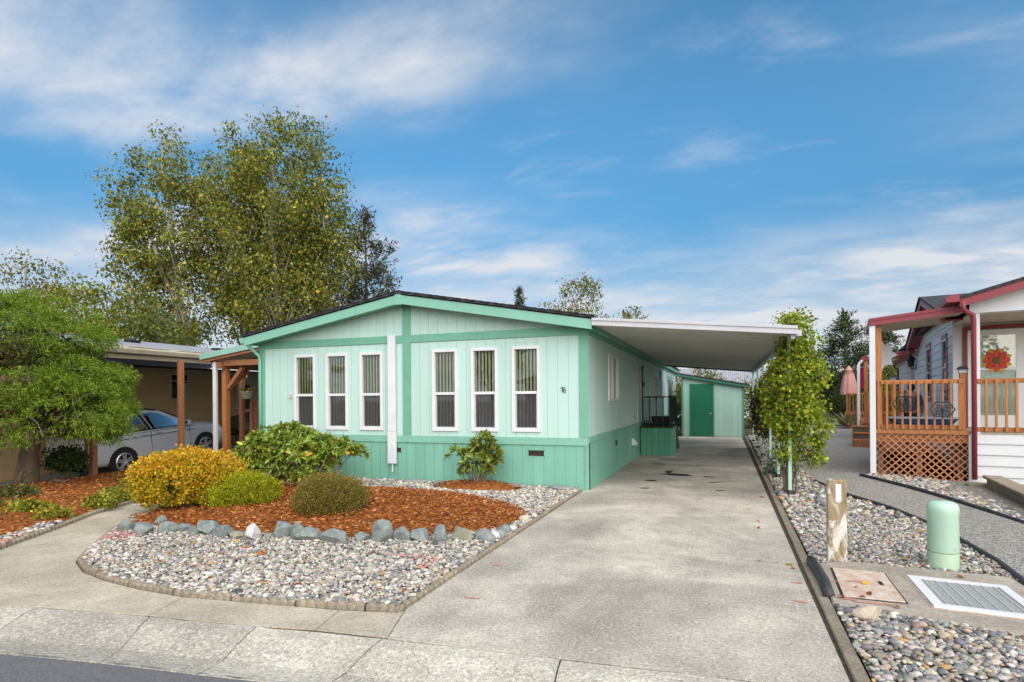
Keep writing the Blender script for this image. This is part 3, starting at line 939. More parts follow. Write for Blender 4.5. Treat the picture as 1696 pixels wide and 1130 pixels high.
# ------------------------------------------------------------------ scalloped edging round the beds
def resample(pts, step):
    seg = [math.dist(a, b) for a, b in zip(pts, pts[1:])]
    tot = sum(seg); n = max(1, round(tot / step)); res = []
    for i in range(n + 1):
        d = tot * i / n
        for k, s in enumerate(seg):
            if d <= s + 1e-9 or k == len(seg) - 1:
                res.append(lerp2(pts[k], pts[k + 1], min(1, d / s))); break
            d -= s
    return res
def scalloped(name, label, pts, top=0.050, pitch=0.085, thick=0.06, block=7):
    root = thing(name, label, 'edging')
    q = resample(pts, pitch)
    for b0 in range(0, len(q) - 1, block):
        sg = q[b0:b0 + block + 1]
        if len(sg) < 2: continue
        vs, fs = [], []
        sub = 6; m_ = 0
        dz = random.uniform(-0.006, 0.004)
        for i in range(len(sg) - 1):
            d = Vector((sg[i + 1][0] - sg[i][0], sg[i + 1][1] - sg[i][1])); nrm = Vector((-d.y, d.x)).normalized()
            for k in range(sub):
                t = k / sub
                if b0 and i == 0 and k == 0: t = 0.05
                p = lerp2(sg[i], sg[i + 1], t)
                hgt = top + dz - 0.020 * (1 - abs(math.sin(math.pi * t))) 
                bulge = 0.012 * abs(math.sin(math.pi * t))
                a = (p[0] - nrm.x * (thick / 2 + bulge), p[1] - nrm.y * (thick / 2 + bulge)); c = (p[0] + nrm.x * thick / 2, p[1] + nrm.y * thick / 2)
                vs += [(a[0], a[1], -0.06), (a[0], a[1], hgt - 0.012), (p[0] - nrm.x * thick * 0.3, p[1] - nrm.y * thick * 0.3, hgt), (c[0], c[1], hgt - 0.004), (c[0], c[1], -0.06)]; m_ += 1
        for i in range(m_ - 1):
            for k in range(5):
                fs.append((i * 5 + k, i * 5 + (k + 1) % 5, (i + 1) * 5 + (k + 1) % 5, (i + 1) * 5 + k))
        fs.append((0, 1, 2, 3, 4)); fs.append(tuple((m_ - 1) * 5 + k for k in range(5))[::-1])
        MB().add(vs, fs).build('edging_block', M['edging'], root)
    return root
scalloped('garden_edging', 'weathered scalloped concrete edging round the front of the curved gravel bed', [(-7.75, 5.95)] + BED[1:] )
scalloped('garden_edging', 'concrete edging strip between the gravel bed and the driveway', [(-2.40, 4.02), (-2.41, 7.0), (-2.42, 10.3)], top=0.045, pitch=0.10, thick=0.05)
scalloped('garden_edging', 'scalloped concrete edging along the mulch bed under the cypress', [(-6.85, 2.95)] + [(x - 0.03, y + 0.01) for x, y in LEDGE[1:]], top=0.06)

# ------------------------------------------------------------------ rocks
def rock_mat(name, a, b_, c_):
    m, t, b, o = _new(name)
    n1 = noise(t, 7, 6, 0.65, dist=0.5); n2 = noise(t, 30, 5, 0.7)
    c = mix(t, ramp(t, n1, 0.35, 0.65), a, b_)
    c = mix(t, ramp(t, n2, 0.55, 0.72, 0, 0.6), c, c_)
    t.links.new(c, b.inputs['Base Color'])
    b.inputs['Roughness'].default_value = 0.85
    bump(t, b, n2, 0.5, 0.01)
    return m
ROCKM = [rock_mat('blue_green_rock', (0.13, 0.155, 0.15), (0.25, 0.28, 0.265), (0.40, 0.43, 0.40)),
         rock_mat('grey_rock', (0.16, 0.18, 0.18), (0.30, 0.32, 0.31), (0.42, 0.42, 0.38)),
         rock_mat('white_rock', (0.48, 0.46, 0.45), (0.68, 0.66, 0.65), (0.35, 0.27, 0.22)),
         rock_mat('olive_rock', (0.19, 0.20, 0.15), (0.32, 0.32, 0.25), (0.42, 0.42, 0.33)),
         rock_mat('tan_stone', (0.42, 0.35, 0.27), (0.55, 0.47, 0.38), (0.35, 0.3, 0.25)),
         rock_mat('pink_stone', (0.40, 0.30, 0.28), (0.52, 0.42, 0.40), (0.35, 0.3, 0.3))]
def rock(name, label, x, y, w, h, m, seed, round_=False, d=None, z=0.005):
    r = np.random.default_rng(seed)
    v, f = ICO2
    v = v.copy()
    if not round_:
        for k in range(15):       # cut flat facets
            n = unit(r.normal(size=3)); lim = r.uniform(0.46, 0.86)
            dd = v @ n
            v = v - np.where(dd > lim, dd - lim, 0)[:, None] * n
        v *= (1 + 0.05 * ndir(v, seed, 4) + 0.03 * ndir(v, seed + 9, 11))[:, None]
    else:
        v *= (1 + 0.05 * ndir(v, seed, 2))[:, None]
    d = d or w * r.uniform(0.6, 0.85)
    a = r.uniform(-0.5, 0.5)
    v = v * np.array([w * (0.56 if round_ else 0.66), d * 0.62, h * (0.55 if round_ else 0.68)])
    x2 = v[:, 0] * math.cos(a) - v[:, 1] * math.sin(a); y2 = v[:, 0] * math.sin(a) + v[:, 1] * math.cos(a)
    zz = v[:, 2] + h * 0.42
    mb = MB().add([(float(p), float(q), float(s)) for p, q, s in zip(x2, y2, zz)], f)
    o = mb.build(name, m, smooth=round_)
    o.location = (x, y, z)
    tag(o, label, 'rock', 'rocks edging the mulch bed')
    return o
ROCKS = [  # x, y, width, height, material, label
    (-7.08, 5.30, 0.24, 0.20, 0, 'leftmost blue grey rock of the row, at the bed\'s left corner'),
    (-6.80, 5.33, 0.30, 0.17, 0, 'wide blue grey rock, second from the left in the row'),
    (-7.02, 5.76, 0.25, 0.13, 0, 'low grey rock set back behind the left end of the row'),
    (-6.54, 5.42, 0.26, 0.16, 0, 'dark blue grey rock right of the two leftmost rocks'),
    (-6.36, 5.53, 0.20, 0.14, 0, 'small square blue grey rock, fourth along the front from the left'),
    (-6.10, 5.46, 0.17, 0.14, 0, 'small rounded blue rock left of the large pointed rock'),
    (-5.90, 5.50, 0.30, 0.24, 0, 'large pointed blue grey rock below the green mounded bush'),
    (-5.63, 5.44, 0.27, 0.20, 0, 'broad blue grey rock left of the flat olive slab'),
    (-5.40, 5.47, 0.27, 0.12, 3, 'flat olive slab rock just left of the white rock'),
    (-5.19, 5.46, 0.24, 0.22, 2, 'white quartz rock in the row of rocks'),
    (-4.93, 5.63, 0.23, 0.23, 0, 'upright blue grey rock just right of the white rock'),
    (-4.71, 5.64, 0.22, 0.22, 0, 'narrow blue grey rock, second right of the white rock'),
    (-4.56, 5.63, 0.26, 0.18, 0, 'dark low rock, third right of the white rock'),
    (-4.18, 5.64, 0.31, 0.20, 0, 'wide blocky blue grey rock below the brown bush'),
    (-3.96, 5.78, 0.22, 0.16, 0, 'small grey rock right of the wide blocky rock'),
    (-3.71, 5.85, 0.27, 0.25, 0, 'tall slanted blue grey rock right of the brown bush'),
    (-3.51, 5.95, 0.21, 0.22, 0, 'square blue grey rock beside the tall slanted rock'),
    (-3.28, 5.97, 0.25, 0.19, 1, 'light grey faceted rock, middle of the right half'),
    (-3.07, 6.08, 0.22, 0.20, 0, 'blue grey pointed rock left of the olive boulder'),
    (-2.84, 6.17, 0.27, 0.22, 3, 'olive green boulder near the right end of the row'),
    (-2.63, 6.25, 0.18, 0.17, 1, 'small grey rock right of the olive boulder'),
]
for k, (x, y, w, h, mi, lb) in enumerate(ROCKS):
    rock('border_rock', lb, x, y + 0.03, w, h, ROCKM[mi], 100 + k)
COBB = [(-2.53, 6.42, 0.14, 0.11, 2, 'white oval cobble at the right end of the rock row'), (-2.53, 6.58, 0.14, 0.09, 5, 'pinkish flat cobble behind the white oval cobble'),
        (-2.55, 6.24, 0.19, 0.13, 1, 'large grey cobble by the driveway edging'), (-2.56, 6.80, 0.11, 0.09, 1, 'small grey cobble behind the blue cobble'),
        (-2.50, 6.69, 0.14, 0.13, 0, 'blue grey rounded cobble beside the driveway edging'), (-2.48, 6.46, 0.12, 0.12, 1, 'grey upright cobble below the blue cobble'),
        (-2.53, 7.05, 0.12, 0.07, 1, 'flat grey cobble at the tip of the mulch'), (-2.48, 6.90, 0.10, 0.08, 2, 'pale small cobble above the blue cobble'),
        (-2.47, 7.15, 0.11, 0.07, 1, 'grey cobble next along the edging towards the house'), (-2.50, 7.40, 0.13, 0.11, 4, 'tan rounded cobble near the mulch tip'),
        (-2.48, 7.75, 0.11, 0.08, 4, 'small tan cobble furthest along the edging'), (-2.58, 7.95, 0.11, 0.07, 1, 'grey cobble nearest the house on the mulch edge')]
for k, (x, y, w, h, mi, lb) in enumerate(COBB):
    rock('cobble', lb, x, y, w, h, ROCKM[mi], 200 + k, True)['group'] = 'cobbles at the mulch tip'
tag(rock('boulder', 'pale rough boulder in the gravel in front of the utility pad', 0.97, 4.92, 0.24, 0.12, ROCKM[4], 303), cat='rock').pop('group', None)
for k, (x, lb) in enumerate([(-5.65, 'flat grey stepping stone against the wall near the downspout'), (-5.02, 'flat grey stepping stone left of the small house front shrub'), (-3.62, 'flat grey stepping stone right of the small house front shrub'), (-2.72, 'flat grey stepping stone by the house corner')]):
    o = rock('stepping_stone', lb, x, 10.18, 0.46, 0.06, ROCKM[1], 320 + k, True, d=0.26, z=0.045)
    o['category'] = 'stone'; o['group'] = 'flat stones along the house wall'
# ------------------------------------------------------------------ the mint green house
XL, XR, YF, YB = -9.68, -2.28, 10.43, 31.2
RX = -5.97
class Face:
    """a wall face: a runs along the wall, o outwards, z up"""
    def __init__(s, kind, pos, sgn=1):
        s.kind, s.pos, s.sgn = kind, pos, sgn
    def box(s, mb, a0, a1, o0, o1, z0, z1):
        if s.kind == 'front':
            return mb.box(a0, s.pos - o0, z0, a1, s.pos - o1, z1)
        return mb.box(s.pos + s.sgn * o0, a0, z0, s.pos + s.sgn * o1, a1, z1)
FR, SD = Face('front', YF), Face('side', XR)

def window(root, fc, a0, a1, z0, z1, style='hung', blinds=0, casing=0.06, cm=None, gl=None, gl2=None):
    """casing > panes, sashes, blind slats"""
    cm = cm or M['white']
    mb = MB()
    for r in ((a0, a1, z1 - casing, z1), (a0, a1, z0, z0 + casing), (a0, a0 + casing, z0 + casing, z1 - casing), (a1 - casing, a1, z0 + casing, z1 - casing)):
        fc.box(mb, r[0], r[1], -0.06, 0.028, r[2], r[3])
    w = mb.build('window', cm, root, bevel=0.004)
    i0, i1, k0, k1 = a0 + casing, a1 - casing, z0 + casing, z1 - casing
    if style == 'hung':
        zm = k0 + (k1 - k0) * 0.455
        fc.box(MB(), i0, i1, 0, 0, 0, 0)
        fc.box(m1 := MB(), i0, i1, -0.05, 0.006, zm - 0.026, zm + 0.026); m1.build('meeting_rail', cm, w, bevel=0.003)
        m2 = MB(); s = 0.024
        for r in ((i0, i1, k0, k0 + s), (i0, i0 + s, k0 + s, zm - 0.026), (i1 - s, i1, k0 + s, zm - 0.026)):
            fc.box(m2, r[0], r[1], -0.045, -0.006, r[2], r[3])
        m2.build('lower_sash', M['grey_white'], w)
        fc.box(m3 := MB(), i0, i1, -0.040, -0.034, zm + 0.026, k1); m3.build('pane', gl or M['glass'], w)
        fc.box(m4 := MB(), i0 + s, i1 - s, -0.040, -0.034, k0 + s, zm - 0.026); m4.build('pane', gl2 or M['screen'], w)
    else:
        am = (i0 + i1) / 2
        fc.box(m1 := MB(), am - 0.02, am + 0.02, -0.05, 0.004, k0, k1); m1.build('meeting_stile', cm, w)
        fc.box(m3 := MB(), i0, am - 0.02, -0.040, -0.034, k0, k1); m3.build('pane', gl or M['glass'], w)
        fc.box(m4 := MB(), am + 0.02, i1, -0.040, -0.034, k0, k1); m4.build('pane', gl2 or M['screen'], w)
    if blinds:
        st = (i1 - i0 + 0.06) / blinds
        for k in range(blinds):
            c = i0 - 0.03 + (k + 0.5) * st
            mb = MB()
            da, do = 0.024, -0.010      # slats turned at an angle to the pane
            o0 = -0.085
            if fc.kind == 'front':
                mb.prism([(c - da, fc.pos - o0 - do, k0 - 0.02), (c + da, fc.pos - o0 + do, k0 - 0.02), (c + da, fc.pos - o0 + do + 0.003, k0 - 0.02), (c - da, fc.pos - o0 - do + 0.003, k0 - 0.02)], (0, 0, k1 - k0 + 0.05))
            else:
                mb.prism([(fc.pos + o0 - do, c - da, k0 - 0.02), (fc.pos + o0 + do, c + da, k0 - 0.02), (fc.pos + o0 + do + 0.003, c + da, k0 - 0.02), (fc.pos + o0 - do + 0.003, c - da, k0 - 0.02)], (0, 0, k1 - k0 + 0.05))
            mb.build('blind_slat', M['blind'], w)
    return w

house = thing('house', 'long mint green manufactured home with white windows, low gable and dark green trim', 'house', (RX, YF, 0))
WX = [-8.455, -7.64, -6.80, -5.125, -4.29, -3.455]
fwins = [(c - 0.278, c + 0.278, 1.035, 2.64) for c in WX]
swins = [(12.40, 13.62, 1.60, 2.60), (21.1, 22.3, 1.52, 2.46), (25.6, 26.5, 1.6, 2.45), (28.7, 29.7, 1.98, 2.46)]
SDOOR = (16.85, 17.72, 0.84, 2.62)
inner = lambda h: (h[0] + 0.03, h[1] - 0.03, h[2] + 0.03, h[3] - 0.03)
# structural wall behind the boards
mb = MB()
for a, b, z0, z1 in rects(XL, XR, -0.1, 2.98, [inner(h) for h in fwins]):
    FR.box(mb, a, b, -0.12, -0.012, z0, z1)
mb.prism([(XL, YF + 0.012, 2.98), (XR, YF + 0.012, 2.98), (RX, YF + 0.012, 3.64)], (0, 0.1, 0))
mb.build('front_wall', M['siding'], house)
mb = MB()
for a, b, z0, z1 in rects(YF + 0.12, YB, -0.1, 2.98, [inner(h) for h in swins]):
    SD.box(mb, a, b, -0.12, -0.012, z0, z1)
mb.build('side_wall', M['siding'], house)
mb = MB().box(XL, YF + 0.12, -0.1, XL + 0.11, YB, 2.98).box(XL + 0.11, YB - 0.1, -0.1, XR - 0.12, YB, 2.98)
mb.build('rear_wall', M['siding'], house)
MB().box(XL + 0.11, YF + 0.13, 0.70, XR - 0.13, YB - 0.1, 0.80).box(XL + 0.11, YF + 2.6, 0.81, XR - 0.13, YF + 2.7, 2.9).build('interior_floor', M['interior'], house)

def boards(fc, a0, a1, z0, z1, pitch, m, name, holes=(), gap=0.0045, top=None, thick=0.008):
    n = max(1, round((a1 - a0) / pitch)); p = (a1 - a0) / n
    for k in range(n):
        b0, b1 = a0 + k * p + gap / 2, a0 + (k + 1) * p - gap / 2
        mb = MB()
        if top:
            t0, t1 = top(b0), top(b1)
            if min(t0, t1) <= z0 + 0.01: 
                if max(t0, t1) <= z0 + 0.02: continue
                t0, t1 = max(t0, z0 + 0.002), max(t1, z0 + 0.002)
            mb.prism([(b0, fc.pos - 0, z0), (b1, fc.pos, z0), (b1, fc.pos, t1), (b0, fc.pos, t0)], (0, thick, 0))
        else:
            for r in rects(b0, b1, z0, z1, holes):
                fc.box(MB(), r[0], r[1], -0.013, 0.0, r[2], r[3]).build(name, m, house)
        if mb.v:
            mb.build(name, m, house)
sh = [(h[0] + 0.02, h[1] - 0.02, h[2] + 0.02, h[3] - 0.02) for h in fwins]
boards(FR, -9.53, -6.06, 0.94, 2.80, 0.203, M['siding'], 'siding_board', sh)
boards(FR, -5.88, -2.44, 0.94, 2.80, 0.203, M['siding'], 'siding_board', sh)
rake = lambda x: 3.60 - abs(x - RX) * 0.178
boards(FR, -9.5, -6.06, 2.95, 0, 0.203, M['siding'], 'gable_board', top=rake)
boards(FR, -5.88, -2.45, 2.95, 0, 0.203, M['siding'], 'gable_board', top=rake)
vents = [(-6.45, -6.10, 0.58, 0.70), (-3.43, -3.10, 0.58, 0.71)]
boards(FR, XL, XR - 0.02, -0.08, 0.80, 0.203, M['skirt'], 'skirting_board', vents, gap=0.009)
shs = [(h[0] + 0.02, h[1] - 0.02, h[2] + 0.02, h[3] - 0.02) for h in swins] + [SDOOR]
boards(SD, YF + 0.13, YB, 0.955, 2.80, 0.203, M['siding'], 'siding_board', shs)
boards(SD, YF + 0.03, YB, -0.08, 0.84, 0.203, M['skirt'], 'skirting_board', [(13.22, 13.48, 0.58, 0.71)], gap=0.009)
# trims, each a board of its own
def trim(fc, a0, a1, z0, z1, m=M['trim'], o=0.022, name='trim_board', bevel=0.003):
    return fc.box(MB(), a0, a1, 0.0, o, z0, z1).build(name, m, house, bevel=bevel)
trim(FR, XL, -7.40, 0.80, 0.94, M['trim_pale']); trim(FR, -7.396, XR, 0.80, 0.94, M['trim_pale'])
trim(FR, XL + 0.15, -6.06, 2.80, 2.95); trim(FR, -5.88, XR - 0.16, 2.80, 2.95)
trim(FR, -6.06, -5.88, 0.942, 3.56)
trim(FR, XL, XL + 0.15, 0.942, 2.98, name='corner_board'); trim(FR, XR - 0.16, XR, 0.942, 2.98, name='corner_board')
FR.box(MB(), XR - 0.075, XR + 0.003, 0.001, 0.014, -0.08, 0.798).build('corner_flashing', M['skirt'], house, bevel=0.004)
for z in (0.06, 0.19, 0.32, 0.47, 0.62, 0.74):
    MB().lathe([(0.004, 0), (0.016, 0.002), (0.012, 0.008), (0.004, 0.011)], 8, (0, 0, 0), 'y').build('screw_head', M['skirt'], house).data.transform(Matrix.Translation((XR - 0.04, YF - 0.025, z)))
trim(SD, YF + 0.002, YF + 0.128, 0.957, 2.80, M['siding'], 0.004, 'corner_board')
trim(SD, YF, 16.8, 0.842, 0.955, M['skirt'], 0.018); trim(SD, 16.804, YB, 0.842, 0.955, M['skirt'], 0.018)
trim(SD, YF, YB, 2.80, 2.95, M['trim'], 0.03)
# windows
for h in fwins:
    window(house, FR, *h, blinds=7)
window(house, SD, *swins[0], style='slide', casing=0.05)
for h in swins[1:]:
    window(house, SD, *h, style='slide', casing=0.04)
# skirting vents
for v in vents:
    f = MB()
    for r in ((v[0], v[1], v[3] - 0.012, v[3]), (v[0], v[1], v[2], v[2] + 0.012), (v[0], v[0] + 0.012, v[2], v[3]), (v[1] - 0.012, v[1], v[2], v[3])):
        FR.box(f, r[0], r[1], -0.005, 0.006, r[2], r[3])
    vo = f.build('skirting_vent', M['trim_pale'], house)
    FR.box(MB(), v[0], v[1], -0.010, -0.004, v[2], v[3]).build('mesh', M['vent'], vo)
SD.box(MB(), 13.22, 13.48, -0.010, -0.002, 0.58, 0.71).build('skirting_vent', M['vent'], house)
# dryer hood
MB().prism([(XR, 15.75, 0.40), (XR, 15.75, 0.58), (XR + 0.03, 15.75, 0.58), (XR + 0.13, 15.75, 0.47), (XR + 0.13, 15.75, 0.42)], (0, 0.2, 0)).build('dryer_hood', M['white'], house)
# utility panel and side door
trim(SD, 15.80, 16.42, 0.99, 2.56, M['siding'], 0.006, 'access_panel')
for z in (1.10, 2.46):
    SD.box(MB(), 16.30, 16.44, 0.006, 0.016, z, z + 0.03).build('hinge', M['iron'], house)
dr = SD.box(MB(), SDOOR[0] + 0.06, SDOOR[1] - 0.06, -0.03, 0.0, SDOOR[2], SDOOR[3] - 0.06).build('door', M['grey_white'], house, bevel=0.003)
f = MB()
SD.box(f, SDOOR[0], SDOOR[0] + 0.06, -0.012, 0.02, SDOOR[2], SDOOR[3]); SD.box(f, SDOOR[1] - 0.06, SDOOR[1], -0.012, 0.02, SDOOR[2], SDOOR[3]); SD.box(f, SDOOR[0] + 0.06, SDOOR[1] - 0.06, -0.012, 0.02, SDOOR[3] - 0.06, SDOOR[3])
f.build('door_frame', M['siding'], dr)
SD.box(MB(), SDOOR[1] - 0.02, SDOOR[1] + 0.09, 0.0, 0.05, SDOOR[2], SDOOR[3]).build('door_edge', M['iron'], dr)
SD.box(MB(), 18.05, 18.13, 0.0, 0.05, 2.0, 2.14).build('door_bell', M['black'], house)
ll = SD.box(MB(), 18.0, 18.12, 0.0, 0.03, 2.50, 2.60).build('porch_light', M['white'], house)
MB().lathe([(0.02, -0.06), (0.07, -0.05), (0.085, 0.0), (0.06, 0.05), (0.02, 0.06)], 12, (XR + 0.10, 18.06, 2.53)).build('globe', M['white'], ll, smooth=True)
# projecting window bay strip further along and a vent
SD.box(MB(), 22.9, 23.0, 0.0, 0.10, 0.98, 2.70).build('side_fin', M['siding'], house)
SD.box(MB(), 23.25, 23.6, 0.0, 0.03, 2.48, 2.70).build('louvre_vent', M['grey_white'], house)
# conduit box on the front, reaching down the skirting
cd = MB().box(-6.375, YF - 0.075, 1.02, -6.205, YF - 0.024, 2.95).build('conduit_cover', M['white_post'], house, bevel=0.006)
MB().box(-6.385, YF - 0.085, 0.37, -6.195, YF - 0.026, 1.015).build('conduit_lower_box', M['white_post'], cd, bevel=0.006)
MB().tube([(-6.29, YF - 0.05, 0.37), (-6.29, YF - 0.05, 0.20)], 0.017, 8).build('conduit_pipe', M['white_post'], cd)
# meter tap by the leftmost window
MB().box(-8.86, YF - 0.05, 1.72, -8.80, YF, 1.80).build('hose_tap', M['grey_white'], house)

# roof
ROV, YR0 = 0.12, YF - 0.33
el, er, ze, zr = XL - ROV, XR + 0.14, 3.03, 3.712
roof = MB()
roof.prism([(el - 0.05, YR0 - 0.03, ze + 0.012), (RX, YR0 - 0.03, zr + 0.022), (er + 0.05, YR0 - 0.03, ze + 0.012), (er + 0.05, YR0 - 0.03, ze + 0.055), (RX, YR0 - 0.03, zr + 0.068), (el - 0.05, YR0 - 0.03, ze + 0.055)], (0, YB + 0.3 - YR0, 0))
ro = roof.build('roof', M['roof_black'], house)
# shingle courses show as small steps along the roof edge
for sx, e in ((-1, el - 0.05), (1, er + 0.05)):
    L = abs(RX - e)
    for k in range(26):
        t0, t1 = k / 26, (k + 1) / 26
        x0, x1 = e + (RX - e) * t0, e + (RX - e) * (t1 + 0.012)
        z0 = ze + 0.055 + (zr - ze + 0.013) * t0; z1 = ze + 0.055 + (zr - ze + 0.013) * (t1 + 0.012)
        MB().prism([(x0, YR0 - 0.04, z0 + 0.001), (x1, YR0 - 0.04, z1 + 0.001), (x1, YR0 - 0.04, z1 + 0.005), (x0, YR0 - 0.04, z0 + 0.014)], (0, YB + 0.34 - YR0, 0)).build('shingle_course', M['roof_black'], ro)
# barge boards with end cap, soffits
for x0, x1 in ((el, RX - 0.07), (RX + 0.07, er)):
    za = lambda x: zr - abs(x - RX) * (zr - ze) / (RX - el) if x < RX else zr - abs(x - RX) * (zr - ze) / (er - RX)
    MB().prism([(x0, YR0, za(x0) - 0.175), (x1, YR0, za(x1) - 0.175), (x1, YR0, za(x1)), (x0, YR0, za(x0))], (0, 0.03, 0)).build('barge_board', M['trim_pale'], house)
    MB().prism([(x0, YR0 + 0.03, za(x0) - 0.15), (x1, YR0 + 0.03, za(x1) - 0.15), (x1, YR0 + 0.03, za(x1) - 0.12), (x0, YR0 + 0.03, za(x0) - 0.12)], (0, 0.40, 0)).build('soffit', M['trim'], house)
MB().box(RX - 0.072, YR0 - 0.012, zr - 0.20, RX + 0.072, YR0 + 0.03, zr + 0.012).build('ridge_cap_block', M['trim_pale'], house, bevel=0.004)
# side eave fascia
MB().box(XR + 0.03, YR0 + 0.03, ze - 0.14, er + 0.0, YB + 0.2, ze - 0.10).build('soffit', M['trim'], house)
MB().box(er - 0.02, YR0 + 0.031, ze - 0.098, er + 0.005, YB + 0.2, ze - 0.0).build('eave_fascia', M['trim'], house)
MB().box(el, YR0 + 0.031, ze - 0.14, XL, YB + 0.2, ze - 0.10).build('soffit', M['trim'], house)
# left gutter and downspout
MB().prism([(el - 0.10, YR0, ze - 0.12), (el - 0.005, YR0, ze - 0.12), (el - 0.005, YR0, ze), (el - 0.13, YR0, ze)], (0, YB - YR0, 0)).build('gutter', M['trim_pale'], house)
MB().tube([(el + 0.06, YR0 + 0.03, ze - 0.12), (el + 0.06, YR0 + 0.08, ze - 0.18), (XL + 0.04, YF - 0.06, ze - 0.38), (XL + 0.06, YF - 0.05, ze - 0.5), (XL + 0.06, YF - 0.05, 0.12)], 0.038, 10).build('downspout', M['trim_pale'], house, smooth=True)
MB().lathe([(0.05, 0.0), (0.06, 0.02), (0.055, 0.16), (0.04, 0.17)], 12, (XL + 0.06, YF - 0.05, -0.02)).build('drain_collar', M['black'], house)
# house number
def stroke(name, pts, parent, w=0.0065):
    mb = MB()
    mb.tube([(x, YF - 0.012, z) for x, z in pts], w, 6)
    return mb.build(name, M['black'], parent)
nx, nz0, sc = -2.785, 1.765, 0.108
def gl_(pts): return [(nx + x * sc, nz0 + z * sc) for x, z in pts]
num = stroke('house_number', gl_([(0.0, 0.66), (0.12, 0.70), (0.26, 0.80), (0.38, 0.98), (0.36, 0.70), (0.31, 0.40), (0.28, 0.0)]), house, 0.0062)
num['label'] = 'black house number in brush style strokes'
stroke('digit', gl_([(0.80, 0.98), (0.62, 0.72), (0.48, 0.42), (0.46, 0.2), (0.56, 0.04), (0.72, 0.0), (0.88, 0.12), (0.90, 0.30), (0.80, 0.46), (0.64, 0.46), (0.50, 0.32)]), num, 0.0056)

# ------------------------------------------------------------------ carport
cp = thing('carport', 'flat white metal carport roof on thin pale green posts beside the house', 'carport', (1.05, 10.8, 0))
CX0, CX1, CY0, CY1 = XR + 0.145, 1.10, YR0 + 0.0, 24.1
cz = lambda x: 2.96 - (x - CX0) * 0.0925
n = 46
for k in range(n):
    y0 = CY0 + 0.03 + (CY1 - CY0 - 0.06) * k / n; y1 = CY0 + 0.03 + (CY1 - CY0 - 0.06) * (k + 1) / n - 0.004
    mb = MB()
    mb.prism([(CX0, y0, cz(CX0)), (CX1, y0, cz(CX1)), (CX1, y0, cz(CX1) + 0.012), (CX0, y0, cz(CX0) + 0.012)], (0, y1 - y0, 0))
    mb.prism([(CX0, y1 - 0.022, cz(CX0) - 0.010), (CX1, y1 - 0.022, cz(CX1) - 0.010), (CX1, y1 - 0.022, cz(CX1) + 0.05), (CX0, y1 - 0.022, cz(CX0) + 0.05)], (0, 0.02, 0))
    mb.build('roof_pan', M['pan'], cp)
def slab(y0, y1, lo, hi, m, name, x0=CX0, x1=CX1):
    return MB().prism([(x0, y0, cz(x0) + lo), (x1, y0, cz(x1) + lo), (x1, y0, cz(x1) + hi), (x0, y0, cz(x0) + hi)], (0, y1 - y0, 0)).build(name, m, cp, bevel=0.004)
fa = slab(CY0 - 0.015, CY0 + 0.025, -0.035, 0.085, M['grey_white'], 'front_fascia')
slab(CY0 - 0.030, CY0 - 0.016, 0.045, 0.095, M['grey_white'], 'fascia_lip')
slab(CY0 - 0.028, CY0 - 0.016, -0.040, -0.005, M['grey_white'], 'fascia_lip')
slab(CY1 - 0.02, CY1 + 0.02, -0.06, 0.07, M['iron'], 'rear_fascia')
MB().box(CX1 - 0.03, CY0 + 0.03, cz(CX1) - 0.065, CX1 + 0.06, CY1 - 0.03, cz(CX1) + 0.03).build('side_gutter', M['grey_white'], cp, bevel=0.006)
MB().box(CX1 - 0.09, CY0 + 0.05, cz(CX1) - 0.10, CX1 - 0.032, CY1 - 0.05, cz(CX1) - 0.008).build('side_beam', M['grey_white'], cp)
M['post_green'] = paint('pale_green_post', (0.40, 0.60, 0.50), 0.5, 0.08, 4, 0.05, 40, rnd=0.04)
for y in (10.82, 13.0, 15.1, 17.7, 20.3, 23.4):
    p = MB().box(1.015, y - 0.027, 0.02, 1.068, y + 0.027, cz(1.04) - 0.095).build('post', M['post_green'], cp, bevel=0.004)
    MB().lathe([(0.05, 0.0), (0.062, 0.01), (0.055, 0.09), (0.04, 0.10)], 12, (1.042, y, 0.0)).build('post_boot', M['pipe'], p)

# ------------------------------------------------------------------ entry landing with iron rail
en = thing('entry_stairs', 'green boarded entry landing with dark iron railing at the side door', 'stairs', (-1.84, 17.3, 0))
ex0, ex1, ey0, ey1, ez = XR + 0.03, -1.40, 17.30, 19.3, 0.80
n = 5
for k in range(n):
    a = ex0 + (ex1 - ex0) * k / n; b = ex0 + (ex1 - ex0) * (k + 1) / n - 0.006
    MB().box(a, ey0, 0.0, b, ey0 + 0.02, ez - 0.01).build('skirting_board', M['skirt_dark'], en)
for k in range(9):
    a = ey0 + 0.022 + k * 0.218; 
    MB().box(ex1 - 0.02, a, 0.0, ex1, a + 0.212, ez - 0.01).build('skirting_board', M['skirt'], en)
MB().box(ex1 - 0.05, ey0 - 0.012, 0.0, ex1 + 0.012, ey0 - 0.001, ez - 0.01).build('corner_board', M['skirt_dark'], en)
MB().box(ex0, ey0 - 0.03, ez - 0.008, ex1 + 0.04, ey1, ez + 0.035).build('mat', paint('green_turf_mat', (0.03, 0.045, 0.012), 0.95, 0.3, 20, 0.5, 90, rnd=0), en)
for k in range(4):
    MB().box(ex0 + 0.1, ey1 + k * 0.26, 0.0, ex1 + 0.02, ey1 + (k + 1) * 0.26 - 0.004, ez - 0.16 * (k + 1)).build('stair_tread', M['iron'], en)
def rail(pts, r=0.016, name='rail'):
    return MB().tube(pts, r, 6).build(name, M['iron'], en)
zt = ez + 0.88
rail([(ex0 + 0.06, ey0 + 0.05, zt), (ex1 - 0.03, ey0 + 0.05, zt)], 0.02); rail([(ex0 + 0.06, ey0 + 0.05, ez + 0.12), (ex1 - 0.03, ey0 + 0.05, ez + 0.12)])
